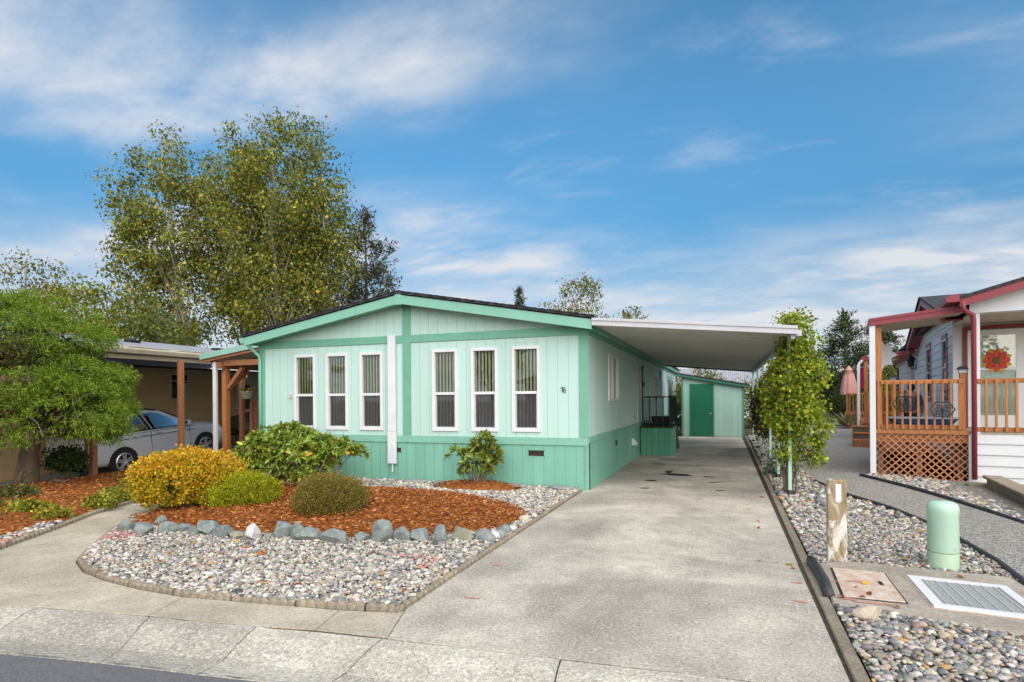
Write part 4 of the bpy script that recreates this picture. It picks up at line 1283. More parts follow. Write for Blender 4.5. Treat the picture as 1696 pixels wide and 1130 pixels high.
for x in (ex0 + 0.06, ex0 + 0.25, ex0 + 0.44, ex0 + 0.63, ex1 - 0.03):
    rail([(x, ey0 + 0.05, ez + 0.03), (x, ey0 + 0.05, zt)], 0.017, 'baluster')
rail([(ex1 - 0.03, ey0 + 0.05, zt + 0.03), (ex1 - 0.03, ey1, zt + 0.03), (ex1 - 0.03, ey1 + 1.05, 0.85)], 0.026)
rail([(ex1 - 0.03, ey0 + 0.05, ez + 0.12), (ex1 - 0.03, ey1, ez + 0.12), (ex1 - 0.03, ey1 + 1.05, 0.12)])
for k in range(13):
    y = ey0 + 0.2 + k * 0.155
    rail([(ex1 - 0.03, y, ez + 0.1), (ex1 - 0.03, y, zt + 0.03)], 0.017, 'baluster')
for k in range(6):
    y = ey1 + 0.15 + k * 0.17; q = (y - ey1) / 1.05
    rail([(ex1 - 0.03, y, 0.92 - 0.8 * q), (ex1 - 0.03, y, zt - (zt - 0.85) * q)], 0.017, 'baluster')
tb = thing('storage_tub', 'black plastic tub standing on the entry landing', 'tub', (-1.72, 18.3, ez + 0.035))
MB().prism([(-1.98, 18.0, ez + 0.036), (-1.50, 18.0, ez + 0.036), (-1.46, 17.97, ez + 0.26), (-2.02, 17.97, ez + 0.26)], (0, 0.55, 0)).build('tub_body', M['black'], tb)
MB().box(-2.04, 17.95, ez + 0.262, -1.44, 18.55, ez + 0.30).build('lid', M['black'], tb, bevel=0.01)

# ------------------------------------------------------------------ shed
M['shed_siding_shaded'] = paint('shed_siding_shaded', (0.36, 0.55, 0.48), 0.65, 0.06, 1.2, 0.14, 60, stretch=(1, 1, 0.25), rnd=0.03, dirt=(0.28, 0.42, 0.35), dirt_amt=0.25)  # same mint as the house, base colour darkened to carry the shed's shade
sh_ = thing('shed', 'mint garden shed with dark green door at the end of the driveway', 'shed', (-0.45, 26.3, 0))
SX0, SX1, SY = -1.68, 0.82, 26.3
def sz(x): return 2.62 - (x - SX0) * 0.185
MB().prism([(SX0, SY + 0.012, 0), (SX1, SY + 0.012, 0), (SX1, SY + 0.012, sz(SX1)), (SX0, SY + 0.012, sz(SX0))], (0, 2.6, 0)).build('shed_body', M['shed_siding_shaded'], sh_)
dx0, dx1, dzt = -1.36, -0.36, 2.24
n = 13
for k in range(n):
    a = SX0 + 0.08 + (SX1 - 0.16 - SX0) * k / n; b = SX0 + 0.08 + (SX1 - 0.16 - SX0) * (k + 1) / n - 0.008
    mb = MB()
    for r in rects(a, b, 0.0, min(sz(a), sz(b)) - 0.005, [(dx0, dx1, 0, dzt)]):
        MB().box(r[0], SY, r[2], r[1], SY + 0.011, r[3]).build('siding_board', M['shed_siding_shaded'], sh_)
MB().box(SX0, SY - 0.012, 0, SX0 + 0.08, SY + 0.011, sz(SX0) - 0.02).build('corner_board', M['skirt_dark'], sh_)
MB().box(SX1 - 0.08, SY - 0.012, 0, SX1, SY + 0.011, sz(SX1) - 0.02).build('corner_board', M['skirt_dark'], sh_)
d = MB().box(dx0 + 0.06, SY - 0.005, 0.02, dx1 - 0.06, SY + 0.011, dzt - 0.06).build('door', M['door_green'], sh_)
f = MB().box(dx0, SY - 0.02, 0.0, dx0 + 0.058, SY + 0.011, dzt).box(dx1 - 0.058, SY - 0.02, 0.0, dx1, SY + 0.011, dzt).box(dx0 + 0.059, SY - 0.02, dzt - 0.058, dx1 - 0.059, SY + 0.011, dzt)
f.build('door_frame', paint('green_door_frame', (0.02, 0.22, 0.13), 0.5, 0.05, 3, 0.05, 50, rnd=0), d)
MB().lathe([(0.01, 0.0), (0.035, 0.006), (0.03, 0.05), (0.01, 0.06)], 10, (0, 0, 0), 'y').build('handle', M['grey_white'], d).data.transform(Matrix.Translation((dx1 - 0.14, SY - 0.065, 0.98)))
srf = MB().prism([(SX0 - 0.28, SY - 0.22, sz(SX0 - 0.28) + 0.03), (SX1 + 0.22, SY - 0.22, sz(SX1 + 0.22) + 0.03), (SX1 + 0.22, SY - 0.22, sz(SX1 + 0.22) + 0.075), (SX0 - 0.28, SY - 0.22, sz(SX0 - 0.28) + 0.075)], (0, 3.1, 0)).build('roof', M['roof_black'], sh_)
MB().prism([(SX0 - 0.26, SY - 0.20, sz(SX0 - 0.26) - 0.07), (SX1 + 0.2, SY - 0.20, sz(SX1 + 0.2) - 0.07), (SX1 + 0.2, SY - 0.20, sz(SX1 + 0.2) + 0.028), (SX0 - 0.26, SY - 0.20, sz(SX0 - 0.26) + 0.028)], (0, 0.03, 0)).build('roof_fascia', paint('dark_green_fascia', (0.03, 0.15, 0.095), 0.55, 0.08, 2, 0.08, 40, rnd=0), sh_)
# ------------------------------------------------------------------ the tan house on the left
M['tan'] = paint('tan_lap_siding', (0.60, 0.42, 0.23), 0.7, 0.08, 2, 0.15, 40, stretch=(1, 0.2, 1), rnd=0.05)
M['cream'] = paint('cream_gutter', (0.56, 0.50, 0.36), 0.5, 0.06, 2, 0.08, 30, rnd=0, dirt=(0.30, 0.29, 0.12), dirt_amt=0.5)
M['taupe'] = paint('taupe_beam', (0.42, 0.35, 0.26), 0.6, 0.08, 2, 0.08, 30, rnd=0)
M['brown_post'] = wood('red_brown_post', (0.36, 0.155, 0.07), (0.24, 0.095, 0.045))
M['cedar'] = wood('stained_cedar', (0.47, 0.185, 0.055), (0.30, 0.11, 0.035))
M['lattice'] = wood('stained_lattice', (0.47, 0.20, 0.095), (0.33, 0.13, 0.06))
TX = -17.8
tan = thing('neighbour_house', 'low tan lap-sided house with grey shingle roof and open carport on the left', 'house', (TX, 14, 0))
twins = [(12.55, 13.62, 1.60, 2.62), (15.03, 15.75, 1.72, 2.62)]
tdoor = (17.95, 18.85, 0.35, 2.55)
MB().box(TX - 6, 2, -0.6, TX - 0.02, 24, 2.85).build('wall_core', M['interior'], tan)
z = -0.55
while z < 2.75:
    zt_ = min(z + 0.203, 2.76)
    for a, b, c, d in rects(2.0, 24.0, z, zt_, twins + [tdoor]):
        if d - c < 0.02: continue
        MB().prism([(TX - 0.02, a, c), (TX + 0.016, a, c), (TX + 0.002, a, d - 0.002), (TX - 0.02, a, d - 0.002)], (0, b - a, 0)).build('siding_board', M['tan'], tan)
    z += 0.203
TF = Face('side', TX)
for h in twins:
    mb = MB(); q = 0.045
    for r in ((h[0], h[1], h[3] - q, h[3]), (h[0], h[1], h[2], h[2] + q), (h[0], h[0] + q, h[2] + q, h[3] - q), (h[1] - q, h[1], h[2] + q, h[3] - q)):
        TF.box(mb, r[0], r[1], -0.02, 0.03, r[2], r[3])
    w = mb.build('window', M['cream'], tan)
    zm = h[2] + (h[3] - h[2]) * 0.72
    TF.box(MB(), h[0] + q, h[1] - q, -0.01, 0.015, zm - 0.02, zm + 0.02).build('transom', M['cream'], w)
    TF.box(MB(), h[0] + q, h[1] - q, -0.008, -0.002, h[2] + q, zm - 0.02).build('pane', M['carglass'], w)
    TF.box(MB(), h[0] + q, h[1] - q, -0.008, -0.002, zm + 0.02, h[3] - q).build('pane', M['carglass'], w)
TF.box(MB(), 15.42, 15.70, 0.0, 0.005, 1.77, 2.3).build('curtain', paint('pale_curtain', (0.42, 0.52, 0.50), 0.8, 0.06, 3, 0, 40, rnd=0), tan)
d = TF.box(MB(), tdoor[0] + 0.06, tdoor[1] - 0.06, -0.015, 0.01, tdoor[2], tdoor[3] - 0.06).build('door', M['cream'], tan)
TF.box(MB(), tdoor[0] + 0.2, tdoor[1] - 0.2, 0.011, 0.016, 1.35, 2.3).build('door_pane', M['black'], d)
f = MB(); TF.box(f, tdoor[0], tdoor[0] + 0.06, 0, 0.03, 0.35, tdoor[3]); TF.box(f, tdoor[1] - 0.06, tdoor[1], 0, 0.03, 0.35, tdoor[3]); TF.box(f, tdoor[0] + 0.06, tdoor[1] - 0.06, 0, 0.03, tdoor[3] - 0.06, tdoor[3])
f.build('door_frame', M['cream'], d)
# roof over house and carport
GX_ = -13.42
MB().prism([(GX_, 2, 2.87), (-21.2, 2, 3.92), (-28.5, 2, 2.9), (-28.5, 2, 2.97), (-21.2, 2, 4.0), (GX_, 2, 2.95)], (0, 21.5, 0)).build('roof', M['roof_grey'], tan)
MB().prism([(-13.50, 2.1, 2.80), (TX + 0.02, 2.1, 3.05), (TX + 0.02, 2.1, 3.09), (-13.50, 2.1, 2.84)], (0, 21.2, 0)).build('carport_ceiling', paint('cream_ceiling', (0.66, 0.60, 0.50), 0.6, 0.05, 1.5, 0.05, 20, rnd=0), tan)
MB().prism([(GX_ + 0.11, 2, 2.96), (GX_, 2, 2.96), (GX_, 2, 2.83), (GX_ + 0.07, 2, 2.83), (GX_ + 0.12, 2, 2.92)], (0, 21.5, 0)).build('gutter', M['cream'], tan)
MB().box(-13.60, 2.05, 2.70, -13.50, 23.4, 2.815).build('carport_beam', M['taupe'], tan)
MB().box(TX + 0.02, 2.05, 2.63, TX + 0.09, 23.4, 2.77).build('wall_ledger', M['taupe'], tan)
for k in range(8):
    y = 6.2 + k * 1.32
    MB().box(GX_ - 0.12, y, 2.975, GX_ + 0.10, y + 1.14, 2.995).build('gutter_guard', M['cream'], tan)
for y in (10.6, 14.1, 17.6):
    v = MB().box(-18.5, y - 0.2, 3.55, -18.2, y + 0.2, 3.70)
    v.build('roof_vent', M['black'], tan, bevel=0.02)
for y in (7.0, 9.27, 11.55, 13.62, 16.0):
    zb = float(height(np.array(-13.3), np.array(y)))
    MB().box(-13.36, y - 0.06, zb - 0.1, -13.24, y + 0.06, 2.72).build('post', M['brown_post'], tan, bevel=0.006)
ds = MB().tube([(-13.30, 9.12, 2.8), (-13.30, 9.12, 0.25)], 0.04, 8).build('downspout', M['brown_post'], tan)
MB().tube([(-13.30, 9.12, 0.27), (-13.28, 9.10, 0.12), (-13.22, 8.95, 0.02), (-13.16, 8.75, -0.03)], 0.055, 10).build('downspout_elbow', M['black'], ds, smooth=True)

# steps with a tan handrail at the neighbour's door
st = thing('porch_steps', 'small tan wooden steps with handrail at the tan house door', 'steps', (TX + 0.5, 18.3, 0))
for k in range(3):
    MB().box(TX + 0.02, 17.6 - 0.28 * k, 0.0, TX + 1.0, 18.95, 0.30 - 0.1 * k - 0.001 * k).build('tread', M['taupe'], st)
for x, y, h in ((TX + 1.0, 16.6, 1.05), (TX + 1.0, 17.6, 1.35)):
    MB().box(x - 0.05, y - 0.05, 0, x + 0.05, y + 0.05, h).build('newel', M['cream'], st)
MB().bar((TX + 1.0, 16.6, 1.0), (TX + 1.0, 17.9, 1.42), 0.05, 0.09).build('handrail', M['cream'], st)
for k in range(4):
    y = 16.8 + k * 0.22
    MB().box(TX + 0.985, y, 0.2, TX + 1.015, y + 0.03, 1.02 + 0.075 * k).build('baluster', M['cream'], st)

# ------------------------------------------------------------------ patio cover on the left flank of the mint house
pc = thing('patio_cover', 'lean-to patio cover with green fascia and cedar posts left of the mint house', 'patio cover', (-11.9, 11.7, 0))
def pz(x): return 2.74 + (x + 12.45) * 0.135
MB().prism([(-12.42, 11.43, pz(-12.42)), (XL - 0.13, 11.43, pz(XL - 0.13)), (XL - 0.13, 11.43, pz(XL - 0.13) + 0.03), (-12.42, 11.43, pz(-12.42) + 0.03)], (0, 9.0, 0)).build('roof_sheet', M['pan'], pc)
MB().prism([(-12.47, 11.38, pz(-12.47) - 0.03), (XL - 0.135, 11.38, pz(XL - 0.135) - 0.03), (XL - 0.135, 11.38, pz(XL - 0.135) + 0.11), (-12.47, 11.38, pz(-12.47) + 0.11)], (0, 0.04, 0)).build('fascia', paint('sage_fascia', (0.26, 0.47, 0.38), 0.55, 0.08, 2, 0.1, 40, rnd=0), pc)
MB().prism([(-12.40, 11.43, pz(-12.40) - 0.10), (XL - 0.16, 11.43, pz(XL - 0.16) - 0.10), (XL - 0.16, 11.43, pz(XL - 0.16) - 0.004), (-12.40, 11.43, pz(-12.40) - 0.004)], (0, 0.05, 0)).build('rafter', M['brown_post'], pc)
for y in (12.6, 13.9, 15.2, 16.5, 17.8):
    MB().prism([(-12.35, y, pz(-12.35) - 0.16), (XL - 0.16, y, pz(XL - 0.16) - 0.16), (XL - 0.16, y, pz(XL - 0.16) - 0.004), (-12.35, y, pz(-12.35) - 0.004)], (0, 0.045, 0)).build('rafter', M['brown_post'], pc)
MB().box(-12.02, 11.5, 2.48, -11.88, 20.2, 2.64).build('beam', M['brown_post'], pc)
MB().box(-12.02, 11.64, 0.0, -11.88, 11.78, 2.475).build('post', M['cedar'], pc, bevel=0.006)
MB().box(-12.02, 15.6, 0.0, -11.88, 15.74, 2.475).build('post', M['cedar'], pc, bevel=0.006)
MB().bar((-11.95, 11.80, 2.0), (-11.95, 12.45, 2.46), 0.10, 0.09).build('brace', M['cedar'], pc)
MB().bar((-11.87, 11.71, 1.98), (-11.40, 11.71, 2.50), 0.09, 0.09, (0, 1, 0)).build('brace', M['brown_post'], pc)
MB().bar((-12.3, 11.60, 2.62), (-9.86, 11.60, 2.62), 0.06, 0.14).build('cross_beam', M['brown_post'], pc)
MB().box(-12.20, 11.52, 0.0, -12.10, 11.60, 2.66).build('downspout', M['white_post'], pc, bevel=0.008)

# lattice screen and its frame
lf = thing('lattice_screen', 'stained wooden lattice screen between the patio posts', 'screen', (-12.2, 13.75, 0))
lx0, lx1, ly, lz0, lz1 = -13.12, -10.6, 13.78, 0.08, 1.60
MB().box(lx0, ly - 0.035, lz1, lx1, ly + 0.035, lz1 + 0.07).build('top_rail', M['lattice'], lf)
MB().box(lx0, ly - 0.035, lz0 - 0.07, lx1, ly + 0.035, lz0).build('bottom_rail', M['lattice'], lf)
MB().box(lx0, ly - 0.04, 2.56, lx1, ly + 0.04, 2.70).build('header', M['cedar'], lf)
MB().box(lx0, ly - 0.046, lz0, lx0 + 0.06, ly + 0.046, lz1).build('stile', M['lattice'], lf)
def lattice(root, m, P, x0, x1, z0, z1, pitch=0.1, w=0.038, thick=0.008, name='lath', joined=False):
    """crossed laths clipped to a rectangle; P maps (x, depth, z) to a point"""
    jm = MB()
    for sgn, dep in ((1, 0.0), (-1, thick + 0.001)):
        c0 = x0 - (z1 - z0) if sgn > 0 else x0
        c = c0
        while c < (x1 if sgn > 0 else x1 + (z1 - z0)):
            # line x = c + sgn*(z-z0)
            ta, tb_ = z0, z1
            if sgn > 0:
                ta = max(z0, z0 + (x0 - c)); tb_ = min(z1, z0 + (x1 - c))
            else:
                ta = max(z0, z0 + (c - x1)); tb_ = min(z1, z0 + (c - x0))
            if tb_ - ta > 0.03:
                xa, xb = c + sgn * (ta - z0), c + sgn * (tb_ - z0)
                hw = w * 0.7071
                q = [(xa - hw, ta), (xa + hw, ta), (xb + hw, tb_), (xb - hw, tb_)]
                q = [(min(max(a, x0), x1), b) for a, b in q]
                mb = jm if joined else MB()
                mb.add([P(a, dep, b) for a, b in q] + [P(a, dep + thick, b) for a, b in q], [(0, 1, 2, 3), (7, 6, 5, 4), (0, 4, 5, 1), (1, 5, 6, 2), (2, 6, 7, 3), (3, 7, 4, 0)])
                if not joined: mb.build(name, m, root)
            c += pitch
    if joined:
        o = jm.build(name, m, root); o['kind'] = 'stuff'
lattice(lf, M['lattice'], lambda x, d, z: (x, ly - 0.01 + d, z), lx0 + 0.06, lx1, lz0, lz1, 0.075, 0.034, joined=True, name='laths')

hp = thing('hanging_planter', 'pale green hanging planter with dry plant under the patio cover', 'planter', (-12.95, 13.45, 1.9))
MB().lathe([(0.10, 0.0), (0.12, 0.01), (0.165, 0.19), (0.18, 0.20), (0.18, 0.225), (0.15, 0.225), (0.14, 0.19)], 20, (-12.95, 13.45, 1.72)).build('pot', paint('pale_green_pot', (0.50, 0.60, 0.48), 0.5, 0.06, 4, 0.05, 30, rnd=0), hp, smooth=True)
for a in (0, 2.1, 4.2):
    MB().tube([(-12.95 + 0.17 * math.cos(a), 13.45 + 0.17 * math.sin(a), 1.93), (-12.95, 13.45, 2.36)], 0.004, 5).build('chain', M['iron'], hp)
MB().tube([(-12.95, 13.45, 2.34), (-12.95, 13.45, 2.50), (-12.95, 13.5, 2.6), (-12.95, 13.75, 2.6)], 0.012, 6).build('hook', M['white_post'], hp)
nl = 260
a = RNG.uniform(0, 6.28, nl)
Pp = np.stack([-12.95 + 0.1 * np.cos(a) * RNG.random(nl), 13.45 + 0.1 * np.sin(a) * RNG.random(nl), np.full(nl, 1.92)], 1)
Dp = np.stack([np.cos(a), np.sin(a), RNG.uniform(0.2, 1.6, nl)], 1)
link('plant', np_mesh('plant', leaf_verts(Pp, Dp, RNG.uniform(0.10, 0.24, nl), 0.22, 0.2), LEAF_F, pick_cols(nl, [(0.30, 0.17, 0.06), (0.36, 0.25, 0.10), (0.12, 0.15, 0.04)], [3, 2, 1.5])), M['leaf'], hp)

# ------------------------------------------------------------------ silver SUV on the neighbour's drive
M['carpaint'] = None
m_, t_, b_, o_ = _new('silver_car_paint')
b_.inputs['Base Color'].default_value = (0.56, 0.60, 0.66, 1)
b_.inputs['Metallic'].default_value = 0.35; b_.inputs['Roughness'].default_value = 0.32
b_.inputs['Coat Weight'].default_value = 0.6; b_.inputs['Coat Roughness'].default_value = 0.05
M['carpaint'] = m_
M['alloy'] = paint('silver_alloy', (0.62, 0.63, 0.65), 0.3, 0.04, 4, 0, 40, metal=0.7, rnd=0)
M['tail'] = paint('red_tail_lamp', (0.55, 0.02, 0.02), 0.2, 0.05, 4, 0, 40, rnd=0)
car = thing('parked_car', 'silver compact SUV parked under the tan house carport', 'car', (-15.89, 11.3, -0.28), R(90), local=True)
car.rotation_euler = (0, -math.atan(0.1), R(90))
st_ = [  # x, half width, bottom, belt, nose-top crown
    (-0.86, 0.70, 0.52, 0.98), (-0.82, 0.82, 0.42, 1.04), (-0.70, 0.885, 0.34, 1.07), (-0.4, 0.905, 0.30, 1.085), (0.4, 0.91, 0.28, 1.08), (1.2, 0.91, 0.27, 1.06), (2.0, 0.91, 0.27, 1.045), (2.25, 0.908, 0.27, 1.05), (2.6, 0.90, 0.28, 1.03), (3.0, 0.88, 0.28, 0.985), (3.3, 0.83, 0.28, 0.92), (3.52, 0.74, 0.30, 0.83), (3.62, 0.60, 0.36, 0.70)]
sec = lambda w, b, t: [(0.0, b), (w * 0.90, b), (w * 0.985, b + 0.10), (w, b + 0.24), (w * 1.0, 0.5 * (b + t) + 0.02), (w * 0.988, t - 0.20), (w * 0.965, t - 0.09), (w * 0.91, t - 0.015), (w * 0.75, t + 0.03), (0.0, t + 0.055)]
vs, fs = [], []
K = 10
for sgn in (1, -1):
    base = len(vs)
    for x, w, b, t in st_:
        for y, z in sec(w, b, t):
            vs.append((x, sgn * y, z))
    for i in range(len(st_) - 1):
        for k in range(K - 1):
            q = (base + i * K + k, base + i * K + k + 1, base + (i + 1) * K + k + 1, base + (i + 1) * K + k)
            fs.append(q if sgn > 0 else q[::-1])
    fs.append(tuple(base + k for k in range(K))[::-sgn]); fs.append(tuple(base + (len(st_) - 1) * K + k for k in range(K))[::sgn])
MB().add(vs, fs).build('body', M['carpaint'], car, smooth=True)
def gy(z): return 0.875 - (z - 1.04) / 0.54 * 0.20
outl = [(-0.80, 1.05), (-0.62, 1.40), (-0.46, 1.56), (-0.1, 1.625), (0.5, 1.645), (1.0, 1.625), (1.35, 1.56), (2.34, 1.03)]
n = len(outl)
vs = [(x, -gy(z), z) for x, z in outl] + [(x, gy(z), z) for x, z in outl]
vs += [(x, 0, z + 0.05 * min(1, (z - 1.0) / 0.5)) for x, z in outl]
fs = [tuple(range(n)), tuple(range(n, 2 * n))[::-1]]
for i in range(n - 1):
    fs.append((i + 1, i, 2 * n + i, 2 * n + i + 1)); fs.append((n + i, n + i + 1, 2 * n + i + 1, 2 * n + i))
gh = MB().add(vs, fs).build('cabin', M['carpaint'], car, bevel=0.03, seg=2)
def side_panel(pts, name, m, off=0.006, parent=None, s=-1):
    return MB().prism([(x, s * (gy(z) - 0.003), z) for x, z in pts], (0, s * (off + 0.003), 0)).build(name, m, parent or car)
side_panel([(-0.50, 1.12), (-0.42, 1.42), (-0.26, 1.52), (-0.02, 1.545), (-0.02, 1.12)], 'quarter_window', M['carglass'])
side_panel([(0.02, 1.10), (0.02, 1.548), (0.60, 1.562), (0.78, 1.10)], 'rear_door_window', M['carglass'])
side_panel([(0.94, 1.09), (0.75, 1.555), (1.05, 1.54), (1.32, 1.475), (1.95, 1.12), (1.95, 1.09)], 'front_door_window', M['carglass'])
side_panel([(0.80, 1.09), (0.62, 1.562), (0.73, 1.558), (0.92, 1.09)], 'centre_pillar', M['black'], 0.005)
MB().tube([(-0.56, -gy(1.12), 1.11), (0.8, -gy(1.09) - 0.012, 1.085), (2.0, -gy(1.08) - 0.014, 1.075)], 0.014, 6).build('window_sill_trim', M['black'], car)
MB().tube([(-0.4, -0.70, 1.60), (0.2, -0.685, 1.665), (0.9, -0.685, 1.655), (1.2, -0.70, 1.60)], 0.02, 8).build('roof_rail', M['black'], car, smooth=True)
MB().prism([(1.45, -0.62, 1.515), (1.45, 0.62, 1.515), (2.25, 0.76, 1.085), (2.25, -0.76, 1.085)], (0.02, 0, 0.035)).build('windscreen', M['carglass'], car)
MB().prism([(-0.79, -0.70, 1.12), (-0.79, 0.70, 1.12), (-0.62, 0.62, 1.47), (-0.62, -0.62, 1.47)], (-0.02, 0, 0.01)).build('rear_window', M['carglass'], car)
MB().tube([(-0.3, -0.912, 0.945), (0.6, -0.916, 0.93), (1.6, -0.916, 0.915), (2.3, -0.906, 0.905)], 0.006, 5).build('side_crease', M['black'], car)
MB().box(0.36, -0.906, 0.24, 2.22, -0.80, 0.37).build('sill_cladding', M['black'], car, bevel=0.02)
MB().box(-0.90, -0.70, 0.30, -0.72, 0.70, 0.56).build('rear_bumper', M['black'], car, bevel=0.05, seg=2)
MB().box(3.40, -0.62, 0.28, 3.66, 0.62, 0.50).build('front_bumper', M['black'], car, bevel=0.05, seg=2)
for s in (-1, 1):
    MB().prism([(-0.80, s * 0.80, 1.0), (-0.52, s * 0.905, 1.02), (-0.60, s * 0.72, 1.45), (-0.72, s * 0.66, 1.45)], (0, s * 0.012, 0)).build('tail_lamp', M['tail'], car)
for x in (0.84,):
    MB().box(x, -0.9155, 0.40, x + 0.008, -0.905, 1.04).build('door_seam', M['black'], car)
MB().box(2.10, -0.9135, 0.40, 2.108, -0.903, 1.02).build('door_seam', M['black'], car)
for x in (0.55, 0.98):
    h = MB().box(x, -0.935, 0.965, x + 0.20, -0.912, 0.995)
    h.build('door_handle', M['carpaint'], car, bevel=0.008)
mr = MB().box(1.92, -1.08, 1.08, 2.06, -0.90, 1.21).build('mirror', M['carpaint'], car, bevel=0.035, seg=2)
MB().box(1.915, -1.06, 1.10, 1.922, -0.93, 1.19).build('mirror_glass', M['black'], mr)
def wheel(x, s):
    z = 0.345
    arc = [(x + 0.405 * math.cos(a), z + 0.405 * math.sin(a)) for a in [R(-15 + 210 * k / 16) for k in range(17)]]
    MB().prism([(a, s * 0.70, b) for a, b in arc], (0, s * 0.218, 0)).build('wheel_arch', M['black'], car)
    ty = MB().lathe([(0.24, -0.10), (0.325, -0.105), (0.345, -0.07), (0.345, 0.07), (0.325, 0.105), (0.24, 0.10)], 32, (x, s * 0.825, z), 'y', cap=False).build('wheel', M['rubber'], car, smooth=False)
    MB().lathe([(0.225, -0.01), (0.242, 0.0), (0.242, 0.012), (0.215, 0.016)], 32, (x, s * 0.925, z), 'y', cap=False).build('rim_lip', M['alloy'], ty)
    MB().lathe([(0.21, -0.002), (0.21, 0.002)], 28, (x, s * 0.875, z), 'y').build('rim_disc', M['black'], ty)
    for k in range(5):
        for da in (-0.16, 0.16):
            a = 2 * math.pi * k / 5 + 0.3
            p0 = (x + 0.04 * math.cos(a + da * 3), s * 0.928, z + 0.04 * math.sin(a + da * 3)); p1 = (x + 0.225 * math.cos(a + da), s * 0.928, z + 0.225 * math.sin(a + da))
            MB().bar(p0, p1, 0.030, 0.024, (0, 1, 0)).build('spoke', M['alloy'], ty)
    MB().lathe([(0.05, 0.0), (0.05, 0.02), (0.03, 0.026)], 14, (x, s * 0.925, z), 'y').build('hub_cap', M['alloy'], ty)
for x in (0.0, 2.62):
    for s in (-1, 1):
        wheel(x, s)

# covered trailer in front of the car
tr = thing('covered_trailer', 'small trailer under a dark green tarpaulin beyond the silver car', 'trailer', (-16.2, 17.2, 0))
M['tarp'] = paint('dark_green_tarp', (0.06, 0.085, 0.055), 0.6, 0.25, 4, 0.5, 10, rnd=0)
vs = []
sec_ = [(16.2, 0.55, 0.62, 0.95), (16.6, 0.85, 0.45, 1.15), (17.6, 0.95, 0.45, 1.32), (18.8, 0.95, 0.50, 1.42), (19.4, 0.75, 0.55, 1.40)]
for y, w, z0, z1 in sec_:
    vs += [(-16.25 - w, y, z0 + 0.15), (-16.25 - w * 0.9, y, z1 - 0.12), (-16.25, y, z1 + 0.05), (-16.25 + w * 0.9, y, z1 - 0.12), (-16.25 + w, y, z0)]
fs = [(i * 5 + k, i * 5 + k + 1, i * 5 + 5 + k + 1, i * 5 + 5 + k) for i in range(4) for k in range(4)] + [(0, 1, 2, 3, 4), (24, 23, 22, 21, 20)] + [(i * 5 + 4, i * 5, i * 5 + 5, i * 5 + 9) for i in range(4)]
MB().add(vs, fs).build('tarp', M['tarp'], tr)
MB().tube([(-16.25, 15.4, 0.45), (-16.25, 16.3, 0.5), (-16.25, 19, 0.5)], 0.05, 8).build('drawbar', M['black'], tr)
for x in (-17.05, -15.4):
    MB().lathe([(0.12, -0.08), (0.27, -0.09), (0.30, -0.05), (0.30, 0.05), (0.27, 0.09), (0.12, 0.08)], 20, (x, 17.7, 0.32), 'x').build('wheel', M['rubber'], tr)
MB().tube([(-15.65, 16.4, 0.05), (-15.65, 16.4, 0.55)], 0.03, 8).build('jockey_stand', M['grey_white'], tr)
MB().tube([(-15.3, 16.75, 0.35), (-15.25, 16.9, 0.15)], 0.03, 6).build('light_bracket', M['white_post'], tr)
# ------------------------------------------------------------------ the white house with red trim on the right
P0 = (2.94, 14.17, 0.0); RZ = R(-10)
M['white_lap'] = paint('white_lap_siding', (0.68, 0.69, 0.71), 0.55, 0.04, 1.5, 0.06, 30, rnd=0.025)
M['red'] = paint('dusty_red_trim', (0.25, 0.042, 0.055), 0.5, 0.08, 3, 0.06, 30, rnd=0.04)
M['red_pale'] = paint('faded_red_trim', (0.40, 0.16, 0.165), 0.6, 0.10, 3, 0.06, 30, rnd=0.04)
M['soffit'] = paint('cream_soffit', (0.62, 0.57, 0.49), 0.6, 0.05, 2, 0.05, 20, rnd=0.02)
M['doorwhite'] = paint('white_door', (0.72, 0.72, 0.71), 0.4, 0.03, 3, 0.02, 30, rnd=0)
def rthing(name, label, cat, group=None):
    return thing(name, label, cat, P0, RZ, group, local=True)
wh = rthing('neighbour_house', 'white lap-sided manufactured home with dusty red trim and front porch on the right', 'house')
S0 = 1.62
MB().box(S0 + 0.03, 1.92, 0.0, 7.0, 18.0, 3.28).build('wall_core', M['soffit'], wh)
rw = [(2.78, 3.54, 1.66, 3.02), (5.95, 7.0, 1.60, 3.05)]
z = 0.0
while z < 3.25:
    for a, b, c, d in rects(1.93, 18.0, z, min(z + 0.2, 3.3), rw):
        if d - c < 0.02: continue
        MB().prism([(S0 + 0.029, a, c), (S0 - 0.012, a, c), (S0 + 0.006, a, d - 0.002), (S0 + 0.029, a, d - 0.002)], (0, b - a, 0)).build('siding_board', M['white_lap'], wh)
    z += 0.2
